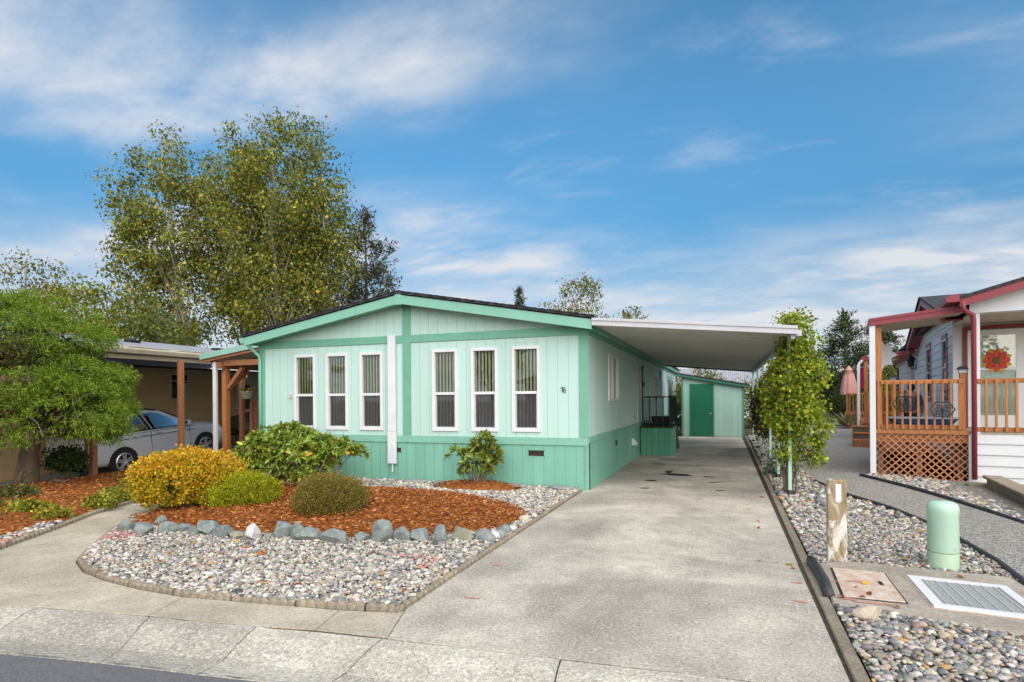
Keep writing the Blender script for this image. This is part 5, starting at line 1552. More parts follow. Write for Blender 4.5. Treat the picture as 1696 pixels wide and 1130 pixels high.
# cross gable on the flank
gd0, gd1, gda, gza, gzb = 0.9, 9.1, 5.0, 4.16, 3.26
k = 0
while 3.302 + k * 0.2 < gza - 0.15:
    c = 3.302 + k * 0.2; d = min(c + 0.199, gza - 0.08)
    hw = lambda q: (gda - gd0) * (gza - q) / (gza - gzb)
    MB().prism([(S0 - 0.012, gda - hw(c), c), (S0 - 0.012, gda + hw(c), c), (S0 - 0.004, gda + hw(d), d), (S0 - 0.004, gda - hw(d), d)], (0.03, 0, 0)).build('gable_board', M['white_lap'], wh)
    k += 1
for s_, e in ((-1, gd0 - 0.3), (1, gd1 + 0.3)):
    sl = (gza - gzb) / (gda - gd0)
    ze_ = gza - abs(e - gda) * sl
    MB().prism([(S0 - 0.33, gda, gza - 0.04), (S0 - 0.33, e, ze_ - 0.04), (S0 - 0.33, e, ze_ + 0.14), (S0 - 0.33, gda, gza + 0.14)], (0.035, 0, 0)).build('barge_board', M['red_pale' if s_ < 0 else 'red'], wh)
    MB().prism([(S0 - 0.29, gda, gza + 0.0), (S0 - 0.29, e, ze_ + 0.0), (S0 - 0.29, e, ze_ + 0.03), (S0 - 0.29, gda, gza + 0.03)], (0.29, 0, 0)).build('soffit', M['red'], wh)
    MB().prism([(S0 - 0.37, gda, gza + 0.145), (S0 - 0.37, e, ze_ + 0.145), (S0 - 0.37, e, ze_ + 0.19), (S0 - 0.37, gda, gza + 0.19)], (3.0, 0, 0)).build('roof', M['roof_black'], wh)
# main roof, its eave along the flank and rake along the front
rk = lambda s: 3.50 + (s - 1.42) * 0.285
MB().prism([(1.40, -0.34, rk(1.40)), (5.4, -0.34, rk(5.4)), (9.4, -0.34, rk(1.40)), (9.4, -0.34, rk(1.40) + 0.06), (5.4, -0.34, rk(5.4) + 0.06), (1.40, -0.34, rk(1.40) + 0.06)], (0, 19.0, 0)).build('roof', M['roof_black'], wh)
MB().prism([(1.45, -0.32, rk(1.45) - 0.15), (5.4, -0.32, rk(5.4) - 0.15), (5.4, -0.32, rk(5.4) - 0.003), (1.45, -0.32, rk(1.45) - 0.003)], (0, 0.04, 0)).build('front_barge_board', M['red'], wh)
MB().prism([(1.45, -0.27, rk(1.45) - 0.11), (5.4, -0.27, rk(5.4) - 0.11), (5.4, -0.27, rk(5.4) - 0.07), (1.45, -0.27, rk(1.45) - 0.07)], (0, 0.27, 0)).build('front_soffit', M['red'], wh)
MB().prism([(S0 + 0.02, 0.0, 3.26), (5.4, 0.0, 3.26), (5.4, 0.0, rk(5.4) - 0.05), (S0 + 0.02, 0.0, rk(S0) - 0.06)], (0, 0.05, 0)).build('front_gable_wall', M['white_lap'], wh)
MB().box(S0 + 0.02, 0.052, 3.24, 6.5, 1.90, 3.27).build('porch_ceiling', M['soffit'], wh)
gb = MB().prism([(1.24, -0.36, 3.46), (1.44, -0.36, 3.46), (1.44, -0.36, 3.60), (1.30, -0.36, 3.60), (1.22, -0.36, 3.54)], (0, 1.3, 0)).build('gutter', M['red'], wh)
MB().tube([(1.50, -0.30, 3.46), (1.50, -0.30, 3.34), (1.54, -0.28, 3.27), (1.66, -0.12, 3.22), (1.69, -0.09, 3.14), (1.69, -0.09, 0.02)], 0.045, 10).build('downspout', M['red'], wh, smooth=True)
MB().box(1.735, -0.005, 0.9, 1.80, 0.06, 3.25).build('porch_post', M['white'], wh)
MB().prism([(S0 - 0.25, 9.3, 3.08), (S0 - 0.12, 9.3, 3.08), (S0 - 0.12, 9.3, 3.20), (S0 - 0.28, 9.3, 3.20)], (0, 9.2, 0)).build('gutter', M['red'], wh)
MB().box(S0 - 0.12, 9.3, 3.16, S0 + 0.4, 18.4, 3.30).build('eave_soffit', M['soffit'], wh)
MB().tube([(S0 - 0.2, 18.4, 3.1), (S0 - 0.1, 18.4, 2.95), (S0 - 0.02, 18.3, 2.85), (S0 - 0.04, 18.2, 0.1)], 0.04, 8).build('downspout', M['red'], wh)
# porch floor and skirt
MB().box(S0 + 0.03, 0.0, 0.90, 6.5, 1.90, 0.935).build('porch_floor', M['taupe'], wh)
z = -0.14; k = 0
while z < 0.89:
    d = min(z + 0.212, 0.895)
    MB().prism([(S0 + 0.04, 0.002, z), (S0 + 0.04, 0.002, d - 0.002), (S0 + 0.04, 0.03, d - 0.002), (S0 + 0.04, 0.03, z), (S0 + 0.04, -0.018, z)], (4.9, 0, 0)).build('skirt_board', M['white_lap'], wh)
    z += 0.212
MB().box(S0 - 0.01, -0.02, -0.14, S0 + 0.038, 0.06, 0.90).build('corner_trim', M['white'], wh)
# entry wall laps, door with glazed storm panel
z = 0.94
while z < 3.2:
    MB().prism([(S0 - 0.01, 1.918, z), (S0 - 0.01, 1.90, z), (S0 - 0.01, 1.912, z + 0.198), (S0 - 0.01, 1.918, z + 0.198)], (0.19, 0, 0)).build('siding_board', M['white_lap'], wh)
    z += 0.2
MB().box(1.79, 1.86, 0.94, 1.865, 1.918, 3.10).build('door_casing', M['red'], wh)
MB().box(1.79, 1.86, 3.102, 3.2, 1.918, 3.18).build('door_casing', M['red'], wh)
dd = MB()
for r in ((1.87, 2.06, 0.95, 3.08), (2.70, 2.86, 0.95, 3.08), (2.06, 2.70, 2.96, 3.08), (2.06, 2.70, 0.95, 1.22), (2.06, 2.70, 2.20, 2.26)):
    dd.box(r[0], 1.865, r[2], r[1], 1.90, r[3])
do_ = dd.build('storm_door', M['doorwhite'], wh)
MB().box(2.06, 1.875, 2.26, 2.70, 1.88, 2.96).build('pane', M['glass'], do_)
MB().box(2.06, 1.875, 1.22, 2.70, 1.88, 2.20).build('pane', M['glass'], do_)
idm = MB().box(2.03, 1.905, 0.95, 2.72, 1.916, 3.0)
for (a, b, c, d) in ((2.10, 2.34, 2.3, 2.85), (2.42, 2.66, 2.3, 2.85), (2.10, 2.34, 1.3, 2.1), (2.42, 2.66, 1.3, 2.1)):
    idm.box(a, 1.898, c, b, 1.904, d)
idm.build('inner_door', M['doorwhite'], do_)
MB().box(2.87, 1.87, 0.94, 6.5, 1.918, 3.24).build('entry_wall', M['white_lap'], wh)
# flank windows with faded red head and sill trims
for h in rw:
    q = 0.05; mb = MB()
    for r in ((h[0], h[1], h[3] - q, h[3]), (h[0], h[1], h[2], h[2] + q), (h[0], h[0] + q, h[2] + q, h[3] - q), (h[1] - q, h[1], h[2] + q, h[3] - q)):
        mb.box(S0 - 0.03, r[0], r[2], S0 + 0.02, r[1], r[3])
    w = mb.build('window', M['white'], wh)
    MB().box(S0 - 0.035, h[0] - 0.05, h[3] + 0.002, S0 + 0.01, h[1] + 0.05, h[3] + 0.11).build('head_trim', M['red_pale'], w)
    MB().box(S0 - 0.035, h[0] - 0.05, h[2] - 0.11, S0 + 0.01, h[1] + 0.05, h[2] - 0.002).build('sill_trim', M['red_pale'], w)
    for e in (h[0] - 0.055, h[1] + 0.005):
        MB().box(S0 - 0.032, e, h[2], S0 + 0.01, e + 0.05, h[3]).build('side_trim', M['red_pale'], w)
    zm = (h[2] + h[3]) / 2
    MB().box(S0 - 0.02, h[0] + q, zm - 0.02, S0 + 0.01, h[1] - q, zm + 0.02).build('meeting_rail', M['white'], w)
    MB().box(S0 - 0.006, h[0] + q, h[2] + q, S0 - 0.001, h[1] - q, zm - 0.02).build('pane', M['carglass'], w)
    MB().box(S0 - 0.006, h[0] + q, zm + 0.02, S0 - 0.001, h[1] - q, h[3] - q).build('pane', M['carglass'], w)
MB().box(S0 - 0.03, 10.9, 0.9, S0 + 0.0, 11.8, 2.95).build('side_door', M['taupe'], wh)
wl_ = MB().box(S0 - 0.03, 10.0, 2.55, S0 - 0.01, 10.14, 2.75).build('wall_lantern', M['black'], wh)
MB().tube([(S0 - 0.03, 10.07, 2.62), (S0 - 0.16, 10.07, 2.60), (S0 - 0.16, 10.07, 2.68)], 0.02, 6).build('lantern_arm', M['black'], wl_)
MB().lathe([(0.05, 0.0), (0.09, 0.02), (0.11, 0.22), (0.15, 0.24), (0.10, 0.32), (0.03, 0.38), (0.01, 0.44)], 8, (S0 - 0.16, 10.07, 2.66)).build('lantern_cage', M['black'], wl_)

# ------------------------------------------------------------------ awnings
def awning(label, d0, d1, s0, s1, z0, z1, fh=0.135):
    a = rthing('awning', label, 'awning', 'red edged awnings on the white house')
    zz = lambda s: z0 + (z1 - z0) * (s - s0) / (s1 - s0)
    n = 6
    for k in range(n):
        y0 = d0 + 0.05 + (d1 - d0 - 0.06) * k / n; y1 = d0 + 0.05 + (d1 - d0 - 0.06) * (k + 1) / n - 0.005
        mb = MB().prism([(s0 + 0.05, y0, zz(s0) - fh + 0.02), (s1, y0, zz(s1) - fh + 0.02), (s1, y0, zz(s1) - fh + 0.04), (s0 + 0.05, y0, zz(s0) - fh + 0.04)], (0, y1 - y0, 0))
        mb.prism([(s0 + 0.05, y1 - 0.02, zz(s0) - fh + 0.012), (s1, y1 - 0.02, zz(s1) - fh + 0.012), (s1, y1 - 0.02, zz(s1) - fh + 0.08), (s0 + 0.05, y1 - 0.02, zz(s0) - fh + 0.08)], (0, 0.018, 0))
        mb.build('roof_pan', M['soffit'], a)
    for lo, hi, o, nm in ((-fh, 0.0, 0.0, 'front_fascia'), (-0.045, 0.012, -0.014, 'fascia_lip'), (-fh - 0.005, -fh + 0.03, -0.012, 'fascia_lip')):
        MB().prism([(s0, d0 + o, zz(s0) + lo), (s1, d0 + o, zz(s1) + lo), (s1, d0 + o, zz(s1) + hi), (s0, d0 + o, zz(s0) + hi)], (0, 0.012 if nm != 'front_fascia' else 0.04, 0)).build(nm, M['red'], a)
    MB().box(s0 - 0.005, d0 + 0.042, z0 - fh, s0 + 0.045, d1, z0 + 0.01).build('side_gutter', M['red'], a)
    MB().prism([(s0 + 0.05, d1 - 0.005, zz(s0) - fh), (s1, d1 - 0.005, zz(s1) - fh), (s1, d1 - 0.005, zz(s1) - 0.02), (s0 + 0.05, d1 - 0.005, zz(s0) - 0.02)], (0, 0.03, 0)).build('rear_fascia', M['soffit'], a)
    return a
aw1 = awning('near red-edged white awning over the cedar deck', -0.06, 1.9, -0.05, 1.56, 3.26, 3.42)
MB().box(-0.045, -0.05, -0.02, 0.065, 0.06, 3.125).build('post', M['white_post'], aw1, bevel=0.008)
aw2 = awning('far red-edged white awning further along the white house', 12.0, 14.0, 0.02, 1.95, 3.17, 3.40)
MB().box(-0.13, 11.95, -0.02, -0.03, 12.05, 2.86).build('post', M['white_post'], aw2, bevel=0.008)
MB().tube([(-0.08, 12.0, 2.84), (-0.06, 12.0, 2.92), (0.06, 12.0, 3.04)], 0.05, 8).build('elbow', M['white_post'], aw2)
MB().box(0.10, 12.05, 0.9, 0.24, 12.19, 3.04).build('post', M['cedar'], aw2)

# ------------------------------------------------------------------ decks
def deck(name, label, s0, s1, d0, d1, zf, zg, newels, pitch=0.134, rail_h=1.03, latt=True, side=True, pl=0.135, base=0.0, joined=False):
    dk = rthing(name, label, 'deck')
    n = max(1, round((s1 - s0) / 0.14))
    nb = max(1, int((d1 - d0) / 0.145))
    for k in range(nb):
        MB().box(s0, d0 + k * 0.145, zf - 0.035, s1, d0 + k * 0.145 + 0.139, zf + random.uniform(-0.001, 0.001)).build('deck_board', M['cedar'], dk)
    MB().box(s0 - 0.02, d0 - 0.042, zf - 0.07, s1, d0 - 0.002, zf + 0.012).build('front_fascia', M['cedar'], dk)
    MB().box(s0 - 0.015, d0 + 0.02, zf - 0.24, s1, d0 + 0.06, zf - 0.072).build('rim_joist', M['cedar'], dk)
    MB().box(s0 - 0.04, d0 - 0.04, zf - 0.14, s0 - 0.002, d1, zf + 0.008).build('side_fascia', M['cedar'], dk)
    for x in np.linspace(s0 + 0.1, s1 - 0.1, 3):
        MB().box(x - 0.05, d0 + 0.35, base - 0.1, x + 0.05, d0 + 0.45, zf - 0.04).build('support_post', M['brown_post'], dk)
    if latt:
        lattice(dk, M['lattice'], lambda x, d, z: (x, d0 - 0.02 + d, z), s0, s1, base, zf - 0.072, pl, 0.027, joined=joined, name='laths' if joined else 'lath')
        if side:
            lattice(dk, M['lattice'], lambda x, d, z: (s0 - 0.012 + d, x, z), d0 + 0.02, d1, base, zf - 0.15, pl * 1.1, 0.027, joined=True, name='side_laths')
    zr_ = zf + rail_h
    a = s0 + 0.10
    MB().box(a, d0 - 0.03, zr_ - 0.085, newels[-1], d0 + 0.01, zr_).build('top_rail', M['cedar'], dk, bevel=0.005)
    MB().box(a, d0 - 0.012, zf + 0.03, newels[-1], d0 + 0.026, zf + 0.115).build('bottom_rail', M['cedar'], dk, bevel=0.004)
    x = a + 0.08
    while x < newels[-1] - 0.05:
        MB().box(x, d0 - 0.066, zf + 0.025, x + 0.038, d0 - 0.031, zr_ - 0.02).build('baluster', M['cedar'], dk, bevel=0.003)
        x += pitch
    for nx_ in newels:
        MB().box(nx_ - 0.045, d0 + 0.028, zf, nx_ + 0.045, d0 + 0.12, zr_ + 0.02).build('newel', M['cedar'], dk, bevel=0.005)
    return dk
dk1 = deck('deck', 'near cedar deck with baluster rail and diamond lattice skirt beside the white porch', 0.06, 1.62, 0.0, 3.3, 0.95, 0.0, [0.14, 1.53], base=-0.05)
MB().box(0.075, 0.07, 1.0, 0.18, 0.175, 3.14).build('awning_post', M['cedar'], dk1, bevel=0.005)
MB().box(0.09, 0.18, 1.90, 0.13, 3.2, 1.98).build('side_top_rail', M['cedar'], dk1)
MB().box(0.09, 0.18, 0.98, 0.13, 3.2, 1.06).build('side_bottom_rail', M['cedar'], dk1)
for k in range(7):
    MB().box(0.055, 0.35 + k * 0.42, 0.98, 0.088, 0.385 + k * 0.42, 1.94).build('baluster', M['cedar'], dk1)
MB().box(0.50, 3.1, 0.95, 0.60, 3.2, 1.95).build('newel', M['cedar'], dk1)
# porch rail continuing right
pr = rthing('porch_rail', 'cedar baluster rail along the front of the white porch', 'railing')
MB().box(1.74, -0.03, 1.885, 6.0, 0.01, 1.975).build('top_rail', M['cedar'], pr, bevel=0.005)
MB().box(1.74, -0.012, 0.945, 6.0, 0.026, 1.035).build('bottom_rail', M['cedar'], pr, bevel=0.004)
x = 1.86
while x < 5.9:
    MB().box(x, -0.066, 0.955, x + 0.04, -0.031, 1.955).build('baluster', M['cedar'], pr, bevel=0.003)
    x += 0.152
ld = rthing('landing', 'low cedar landing behind the near deck', 'landing')
for k in range(33):
    MB().box(0.3, 3.32 + k * 0.145, 0.19, 1.58, 3.32 + k * 0.145 + 0.139, 0.25).build('deck_board', M['cedar'], ld)
dk2 = deck('deck', 'second cedar deck under the far awning', 0.0, 1.58, 8.9, 14.2, 0.80, 0.0, [0.08, 1.2], latt=True, joined=True)
stp = rthing('deck_steps', 'cedar box steps with lattice sides before the second deck', 'steps')
for k in range(3):
    MB().box(-0.30 + 0.0 * k, 7.62 + k * 0.42, 0.0, 0.9, 8.0 + k * 0.42, 0.22 + 0.2 * k).build('step_box', M['interior'], stp)
    MB().box(-0.34, 7.59 + k * 0.42, 0.222 + 0.2 * k, 0.93, 8.02 + k * 0.42, 0.262 + 0.2 * k).build('tread', M['cedar'], stp)
lattice(stp, M['lattice'], lambda x, d, z: (x, 7.58 + d, z), -0.30, 0.9, 0.0, 0.22, 0.1, 0.034, joined=True, name='laths')
lattice(stp, M['lattice'], lambda x, d, z: (-0.312 + d, x, z), 7.6, 8.9, 0.0, 0.6, 0.1, 0.034, joined=True, name='side_laths')
dk3 = deck('deck', 'far cedar deck with rail beside the closed pink parasol', -0.55, 1.58, 20.0, 23.5, 0.80, 0.0, [-0.48, 0.7], latt=True, joined=True)
MB().box(-0.53, 20.1, 1.72, -0.49, 23.4, 1.80).build('side_top_rail', M['cedar'], dk3)
for k in range(10):
    MB().box(-0.53, 20.3 + k * 0.32, 0.8, -0.49, 20.34 + k * 0.32, 1.75).build('baluster', M['cedar'], dk3)
# parasol
um = rthing('parasol', 'closed pink garden parasol with white hem on the far deck', 'parasol')
vs, fs = [], []
nn = 24
for i, (r, z) in enumerate([(0.02, 3.22), (0.10, 3.12), (0.16, 3.02), (0.17, 2.98), (0.15, 2.97), (0.22, 2.7), (0.29, 2.3), (0.33, 1.95), (0.34, 1.80)]):
    for k in range(nn):
        a = 2 * math.pi * k / nn; q = r * (1 + (0.22 if k % 3 == 0 else -0.12) * min(1, i / 4))
        vs.append((-0.40 + q * math.cos(a), 20.6 + q * math.sin(a), z))
for i in range(8):
    for k in range(nn):
        fs.append((i * nn + k, i * nn + (k + 1) % nn, (i + 1) * nn + (k + 1) % nn, (i + 1) * nn + k))
MB().add(vs, fs).build('canopy', paint('pink_canvas', (0.55, 0.27, 0.24), 0.8, 0.08, 3, 0.2, 20, rnd=0), um, smooth=True)
MB().lathe([(0.345, 0.0), (0.35, 0.02), (0.345, 0.06)], 24, (-0.40, 20.6, 1.76)).build('hem', M['soffit'], um)
MB().tube([(-0.40, 20.6, 0.82), (-0.40, 20.6, 3.28)], 0.025, 8).build('pole', M['brown_post'], um)
# pink cloth hanging by the second deck
fl = rthing('hanging_cloth', 'bright pink cloth hanging beside the second deck post', 'cloth')
vs = [(0.0 + 0.22 * k / 8, 12.6 + 0.04 * math.sin(k * 1.6), z) for z in (2.78, 2.4, 1.95) for k in range(9)]
MB().add(vs, [(i * 9 + k, i * 9 + k + 1, i * 9 + 10 + k, i * 9 + 9 + k) for i in range(2) for k in range(8)]).build('cloth_sheet', paint('magenta_cloth', (0.62, 0.02, 0.13), 0.8, 0.08, 3, 0.1, 20, rnd=0), fl, smooth=True)
MB().tube([(-0.05, 12.6, 2.8), (0.3, 12.6, 2.8)], 0.012, 6).build('hanging_rod', M['white_post'], fl)
sb = rthing('scalloped_bracket', 'white scalloped ornament hanging behind the near awning post', 'ornament')
pts = []
for k in range(16):
    a = 2 * math.pi * k / 16; r = 0.30 if k % 2 == 0 else 0.20
    pts.append((0.25 + r * math.cos(a), 1.6, 2.60 + r * 1.15 * math.sin(a)))
MB().prism(pts, (0, 0.02, 0)).build('panel', M['white'], sb)
MB().tube([(0.25, 1.61, 2.9), (0.25, 1.61, 3.15)], 0.006, 5).build('cord', M['black'], sb)
# blue tub, wall art, post lamps
tu = rthing('plastic_tub', 'blue plastic tub lying on the near cedar deck', 'tub')
vs = []
for z, q in ((0.955, 0.72), (1.05, 0.9), (1.15, 1.0)):
    vs += [(0.98 + 0.62 * q * x, 1.6 + 0.3 * q * y, z) for x, y in ((-1, -0.7), (-0.8, -1), (0.8, -1), (1, -0.4), (1.12, 0), (1, 0.4), (0.8, 1), (-0.8, 1), (-1, 0.7))]
MB().add(vs, [(i * 9 + k, i * 9 + (k + 1) % 9, (i + 1) * 9 + (k + 1) % 9, (i + 1) * 9 + k) for i in range(2) for k in range(9)] + [tuple(range(9))]).build('tub_shell', paint('navy_plastic', (0.02, 0.07, 0.20), 0.4, 0.05, 3, 0, 20, rnd=0), tu)
MB().tube([(0.98 + 0.64 * x, 1.6 + 0.31 * y, 1.155) for x, y in ((-1, -0.7), (-0.8, -1), (0.8, -1), (1, -0.4), (1.12, 0), (1, 0.4), (0.8, 1), (-0.8, 1), (-1, 0.7), (-1, -0.7))], 0.018, 6).build('rim', paint('pale_blue_rim', (0.30, 0.42, 0.55), 0.4, 0.05, 3, 0, 20, rnd=0), tu)
def hexart(label, s, z):
    h = rthing('wire_hexagon', label, 'wall art', 'hexagonal wire ornaments on the deck rail')
    d = -0.09
    c = lambda r, a: (s + r * math.cos(a), d, z + r * 0.82 * math.sin(a))
    MB().tube([c(0.205, R(60 * k)) for k in range(7)], 0.010, 6).build('hexagon_frame', M['black'], h)
    MB().tube([(s, d, z - 0.16), (s, d, z + 0.02)], 0.010, 5).build('body_wire', M['black'], h)
    for sg in (-1, 1):
        for a0, L in ((25, 0.15), (60, 0.15), (-20, 0.12)):
            a = R(a0); q = 0.045
            pts = [(s, d, z - 0.04)] + [(s + sg * (L * t * math.cos(a) + q * math.sin(math.pi * t) * (1 if u else -1) * math.sin(a)), d, z - 0.04 + L * t * math.sin(a) - q * math.sin(math.pi * t) * (1 if u else -1) * math.cos(a)) for u in (0, 1) for t in ([0.25, 0.5, 0.75, 1.0] if u == 0 else [0.75, 0.5, 0.25, 0.0])]
            MB().tube(pts, 0.006, 5).build('wing_wire', M['black'], h)
    return h
hexart('black wire butterfly hexagon on the right part of the deck rail', 1.19, 1.38)
hexart('black wire butterfly hexagon on the left part of the deck rail', 0.56, 1.50)
def lamp(label, s, d, z):
    l = rthing('post_lamp', label, 'lamp', 'solar lamps on the deck newels')
    MB().box(s - 0.05, d - 0.05, z, s + 0.05, d + 0.05, z + 0.10).build('lamp_base', M['cedar'], l)
    MB().box(s - 0.06, d - 0.06, z + 0.101, s + 0.06, d + 0.06, z + 0.17).build('lamp_glass', M['grey_white'], l)
    MB().add([(s - 0.10, d - 0.10, z + 0.172), (s + 0.10, d - 0.10, z + 0.172), (s + 0.10, d + 0.10, z + 0.172), (s - 0.10, d + 0.10, z + 0.172), (s - 0.05, d - 0.05, z + 0.23), (s + 0.05, d - 0.05, z + 0.23), (s + 0.05, d + 0.05, z + 0.23), (s - 0.05, d + 0.05, z + 0.23)], [(3, 2, 1, 0), (4, 5, 6, 7), (0, 1, 5, 4), (1, 2, 6, 5), (2, 3, 7, 6), (3, 0, 4, 7)]).build('lamp_cap', M['black'], l)
lamp('solar lamp with black cap on the newel beside the red downspout', 1.53, 0.075, 2.0)
lamp('solar lamp on the rear newel of the near deck', 0.55, 3.15, 1.95)
# flower on the door
fw_ = rthing('door_flower', 'red and yellow petal flower decoration hanging on the storm door', 'door decoration')
def petal(a, r0, r1, w, d, m):
    ca, sa = math.cos(a), math.sin(a)
    pr_ = [(r0, 0), (r0 + (r1 - r0) * 0.35, w), (r0 + (r1 - r0) * 0.7, w * 0.75), (r1, 0), (r0 + (r1 - r0) * 0.7, -w * 0.75), (r0 + (r1 - r0) * 0.35, -w)]
    MB().prism([(2.37 + x * ca - y * sa, 1.862 - d, 2.41 + x * sa + y * ca) for x, y in pr_], (0, 0.012, 0)).build('petal', m, fw_)
pred = paint('orange_red_petal', (0.52, 0.05, 0.025), 0.6, 0.12, 8, 0.1, 30, rnd=0.1); pyel = paint('gold_petal', (0.60, 0.30, 0.04), 0.6, 0.12, 8, 0.1, 30, rnd=0.1)
for k in range(8):
    petal(R(45 * k + 22.5), 0.05, 0.29, 0.075, 0.0, pyel)
for k in range(8):
    petal(R(45 * k), 0.05, 0.25, 0.07, 0.014, pred)
MB().lathe([(0.08, 0.0), (0.075, 0.02), (0.04, 0.035)], 16, (0, 0, 0), 'y').build('flower_centre', paint('brown_seed_head', (0.16, 0.10, 0.03), 0.9, 0.5, 40, 0.6, 60, rnd=0), fw_).data.transform(Matrix.Translation((2.37, 1.862, 2.41)) @ Matrix.Rotation(math.pi, 4, 'Z'))
MB().tube([(2.30, 1.855, 2.62), (2.37, 1.855, 2.72), (2.44, 1.855, 2.62)], 0.006, 5).build('hanger', M['black'], fw_)

# ------------------------------------------------------------------ person on the landing
pe = rthing('person', 'dark haired person in slate shirt and dark trousers standing back turned on the landing', 'person')
def skinned(name, verts, edges, radii, m, parent, sub=2, smooth=True):
    me = bpy.data.meshes.new(name)
    me.from_pydata(verts, edges, [])
    o = link(name, me, m, parent)
    sk = o.modifiers.new('skin', 'SKIN')
    for i, r in enumerate(radii):
        me.skin_vertices[0].data[i].radius = r if isinstance(r, tuple) else (r, r)
    me.skin_vertices[0].data[0].use_root = True
    sk.use_smooth_shade = True
    sm = o.modifiers.new('sub', 'SUBSURF'); sm.levels = sm.render_levels = sub
    return o
bx_, by_, bz = 1.12, 5.6, 0.25
def B(x, y, z): return (bx_ + x, by_ + y, bz + z)
M['skin'] = paint('skin', (0.36, 0.20, 0.13), 0.6, 0.04, 3, 0, 20, rnd=0)
bv = [B(0, 0, 0.92), B(0, -0.01, 1.10), B(0, 0, 1.28), B(0, 0.01, 1.42), B(0, 0.015, 1.49), B(0, 0.04, 1.58), B(0, 0.045, 1.66),
      B(0.17, 0, 1.40), B(0.25, 0.02, 1.12), B(0.25, 0.12, 0.90), B(-0.17, 0, 1.40), B(-0.25, 0.02, 1.12), B(-0.24, 0.12, 0.90),
      B(0.09, 0, 0.86), B(0.10, 0.02, 0.48), B(0.10, -0.01, 0.09), B(-0.09, 0, 0.86), B(-0.10, 0.02, 0.48), B(-0.10, -0.01, 0.09), B(0.11, 0.14, 0.04), B(-0.11, 0.14, 0.04)]
be = [(0, 1), (1, 2), (2, 3), (3, 4), (4, 5), (5, 6), (3, 7), (7, 8), (8, 9), (3, 10), (10, 11), (11, 12), (0, 13), (13, 14), (14, 15), (0, 16), (16, 17), (17, 18), (15, 19), (18, 20)]
br_ = [(0.15, 0.11), (0.145, 0.105), (0.17, 0.115), (0.12, 0.09), 0.055, (0.072, 0.088), (0.068, 0.085), 0.065, 0.05, 0.036, 0.065, 0.05, 0.036, 0.095, 0.065, 0.045, 0.095, 0.065, 0.045, 0.04, 0.04]
skinned('body', bv, be, br_, M['skin'], pe)
# clothes as slightly larger shells
skinned('shirt', [bv[i] for i in (0, 1, 2, 3, 7, 8, 10, 11)], [(0, 1), (1, 2), (2, 3), (3, 4), (4, 5), (3, 6), (6, 7)], [(0.17, 0.13), (0.162, 0.122), (0.185, 0.13), (0.135, 0.105), 0.082, 0.066, 0.082, 0.066], paint('slate_shirt', (0.075, 0.10, 0.16), 0.8, 0.1, 4, 0.3, 14, rnd=0), pe)
skinned('trousers', [bv[i] for i in (0, 13, 14, 15, 16, 17, 18)], [(0, 1), (1, 2), (2, 3), (0, 4), (4, 5), (5, 6)], [(0.16, 0.125), 0.108, 0.08, 0.062, 0.108, 0.08, 0.062], paint('dark_trousers', (0.02, 0.02, 0.028), 0.8, 0.1, 4, 0.3, 14, rnd=0), pe)
hv = MB()
v_, f_ = ICO2
hp_ = v_ * (1 + 0.05 * ndir(v_, 5, 6))[:, None] * np.array([0.095, 0.112, 0.112])
hv.add([(float(bx_ + a), float(by_ + 0.022 + b), float(bz + 1.645 + c)) for a, b, c in hp_], f_)
hv.build('hair', paint('black_hair', (0.010, 0.008, 0.007), 0.5, 0.2, 30, 0.6, 60, rnd=0), pe, smooth=True)
for sg in (-1, 1):
    hx, hy, hz = bv[9] if sg > 0 else bv[12]
    for k in range(4):
        skinned('finger', [(hx + sg * 0.004, hy + 0.01 + 0.012 * k, hz - 0.02), (hx, hy + 0.03 + 0.014 * k, hz - 0.07), (hx - sg * 0.012, hy + 0.035 + 0.012 * k, hz - 0.105 + 0.006 * abs(k - 1.5))], [(0, 1), (1, 2)], [0.010, 0.009, 0.007], M['skin'], pe, 1)
    skinned('thumb', [(hx, hy - 0.01, hz - 0.01), (hx - sg * 0.02, hy - 0.015, hz - 0.05), (hx - sg * 0.025, hy, hz - 0.08)], [(0, 1), (1, 2)], [0.011, 0.010, 0.008], M['skin'], pe, 1)

# block edging by the porch
bl = thing('block_wall', 'low tan concrete block garden wall in front of the white skirt', 'garden wall', (4.4, 12.0, 0))
M['block'] = concrete('tan_block', (0.36, 0.30, 0.23), (0.16, 0.13, 0.10), 0.4, 0.4, 0.5)
a0, a1 = Vector((4.62, 13.10)), Vector((4.16, 9.6)); dv = (a1 - a0).normalized(); nv = Vector((-dv.y, dv.x))
for c in range(2):
    for k in range(11):
        p = a0 + dv * (0.31 * k + (0.15 if c else 0)); z0 = -0.10 + c * 0.115
        q = [p + nv * 0.11, p - nv * 0.11, p - nv * 0.11 + dv * 0.302, p + nv * 0.11 + dv * 0.302]
        MB().prism([(v.x, v.y, z0) for v in q], (0, 0, 0.11)).build('block', M['block'], bl, bevel=0.012)
for k in range(9):
    p = a0 + dv * (0.38 * k); q = [p + nv * 0.14, p - nv * 0.14, p - nv * 0.14 + dv * 0.374, p + nv * 0.14 + dv * 0.374]
    MB().prism([(v.x, v.y, 0.131) for v in q], (0, 0, 0.055)).build('cap_block', M['block'], bl, bevel=0.01)
pv = MB().prism([(4.22, 13.22, -0.12), (4.24, 13.02, -0.12), (4.60, 13.0, -0.12), (4.60, 13.2, -0.12)], (0, 0, 0.14)).build('splash_block', concrete('mossy_concrete', (0.24, 0.21, 0.15), (0.10, 0.11, 0.04), 0.7, 0.5, 0.6), None, bevel=0.015)
tag(pv, 'mossy concrete splash block below the red downspout', 'block')

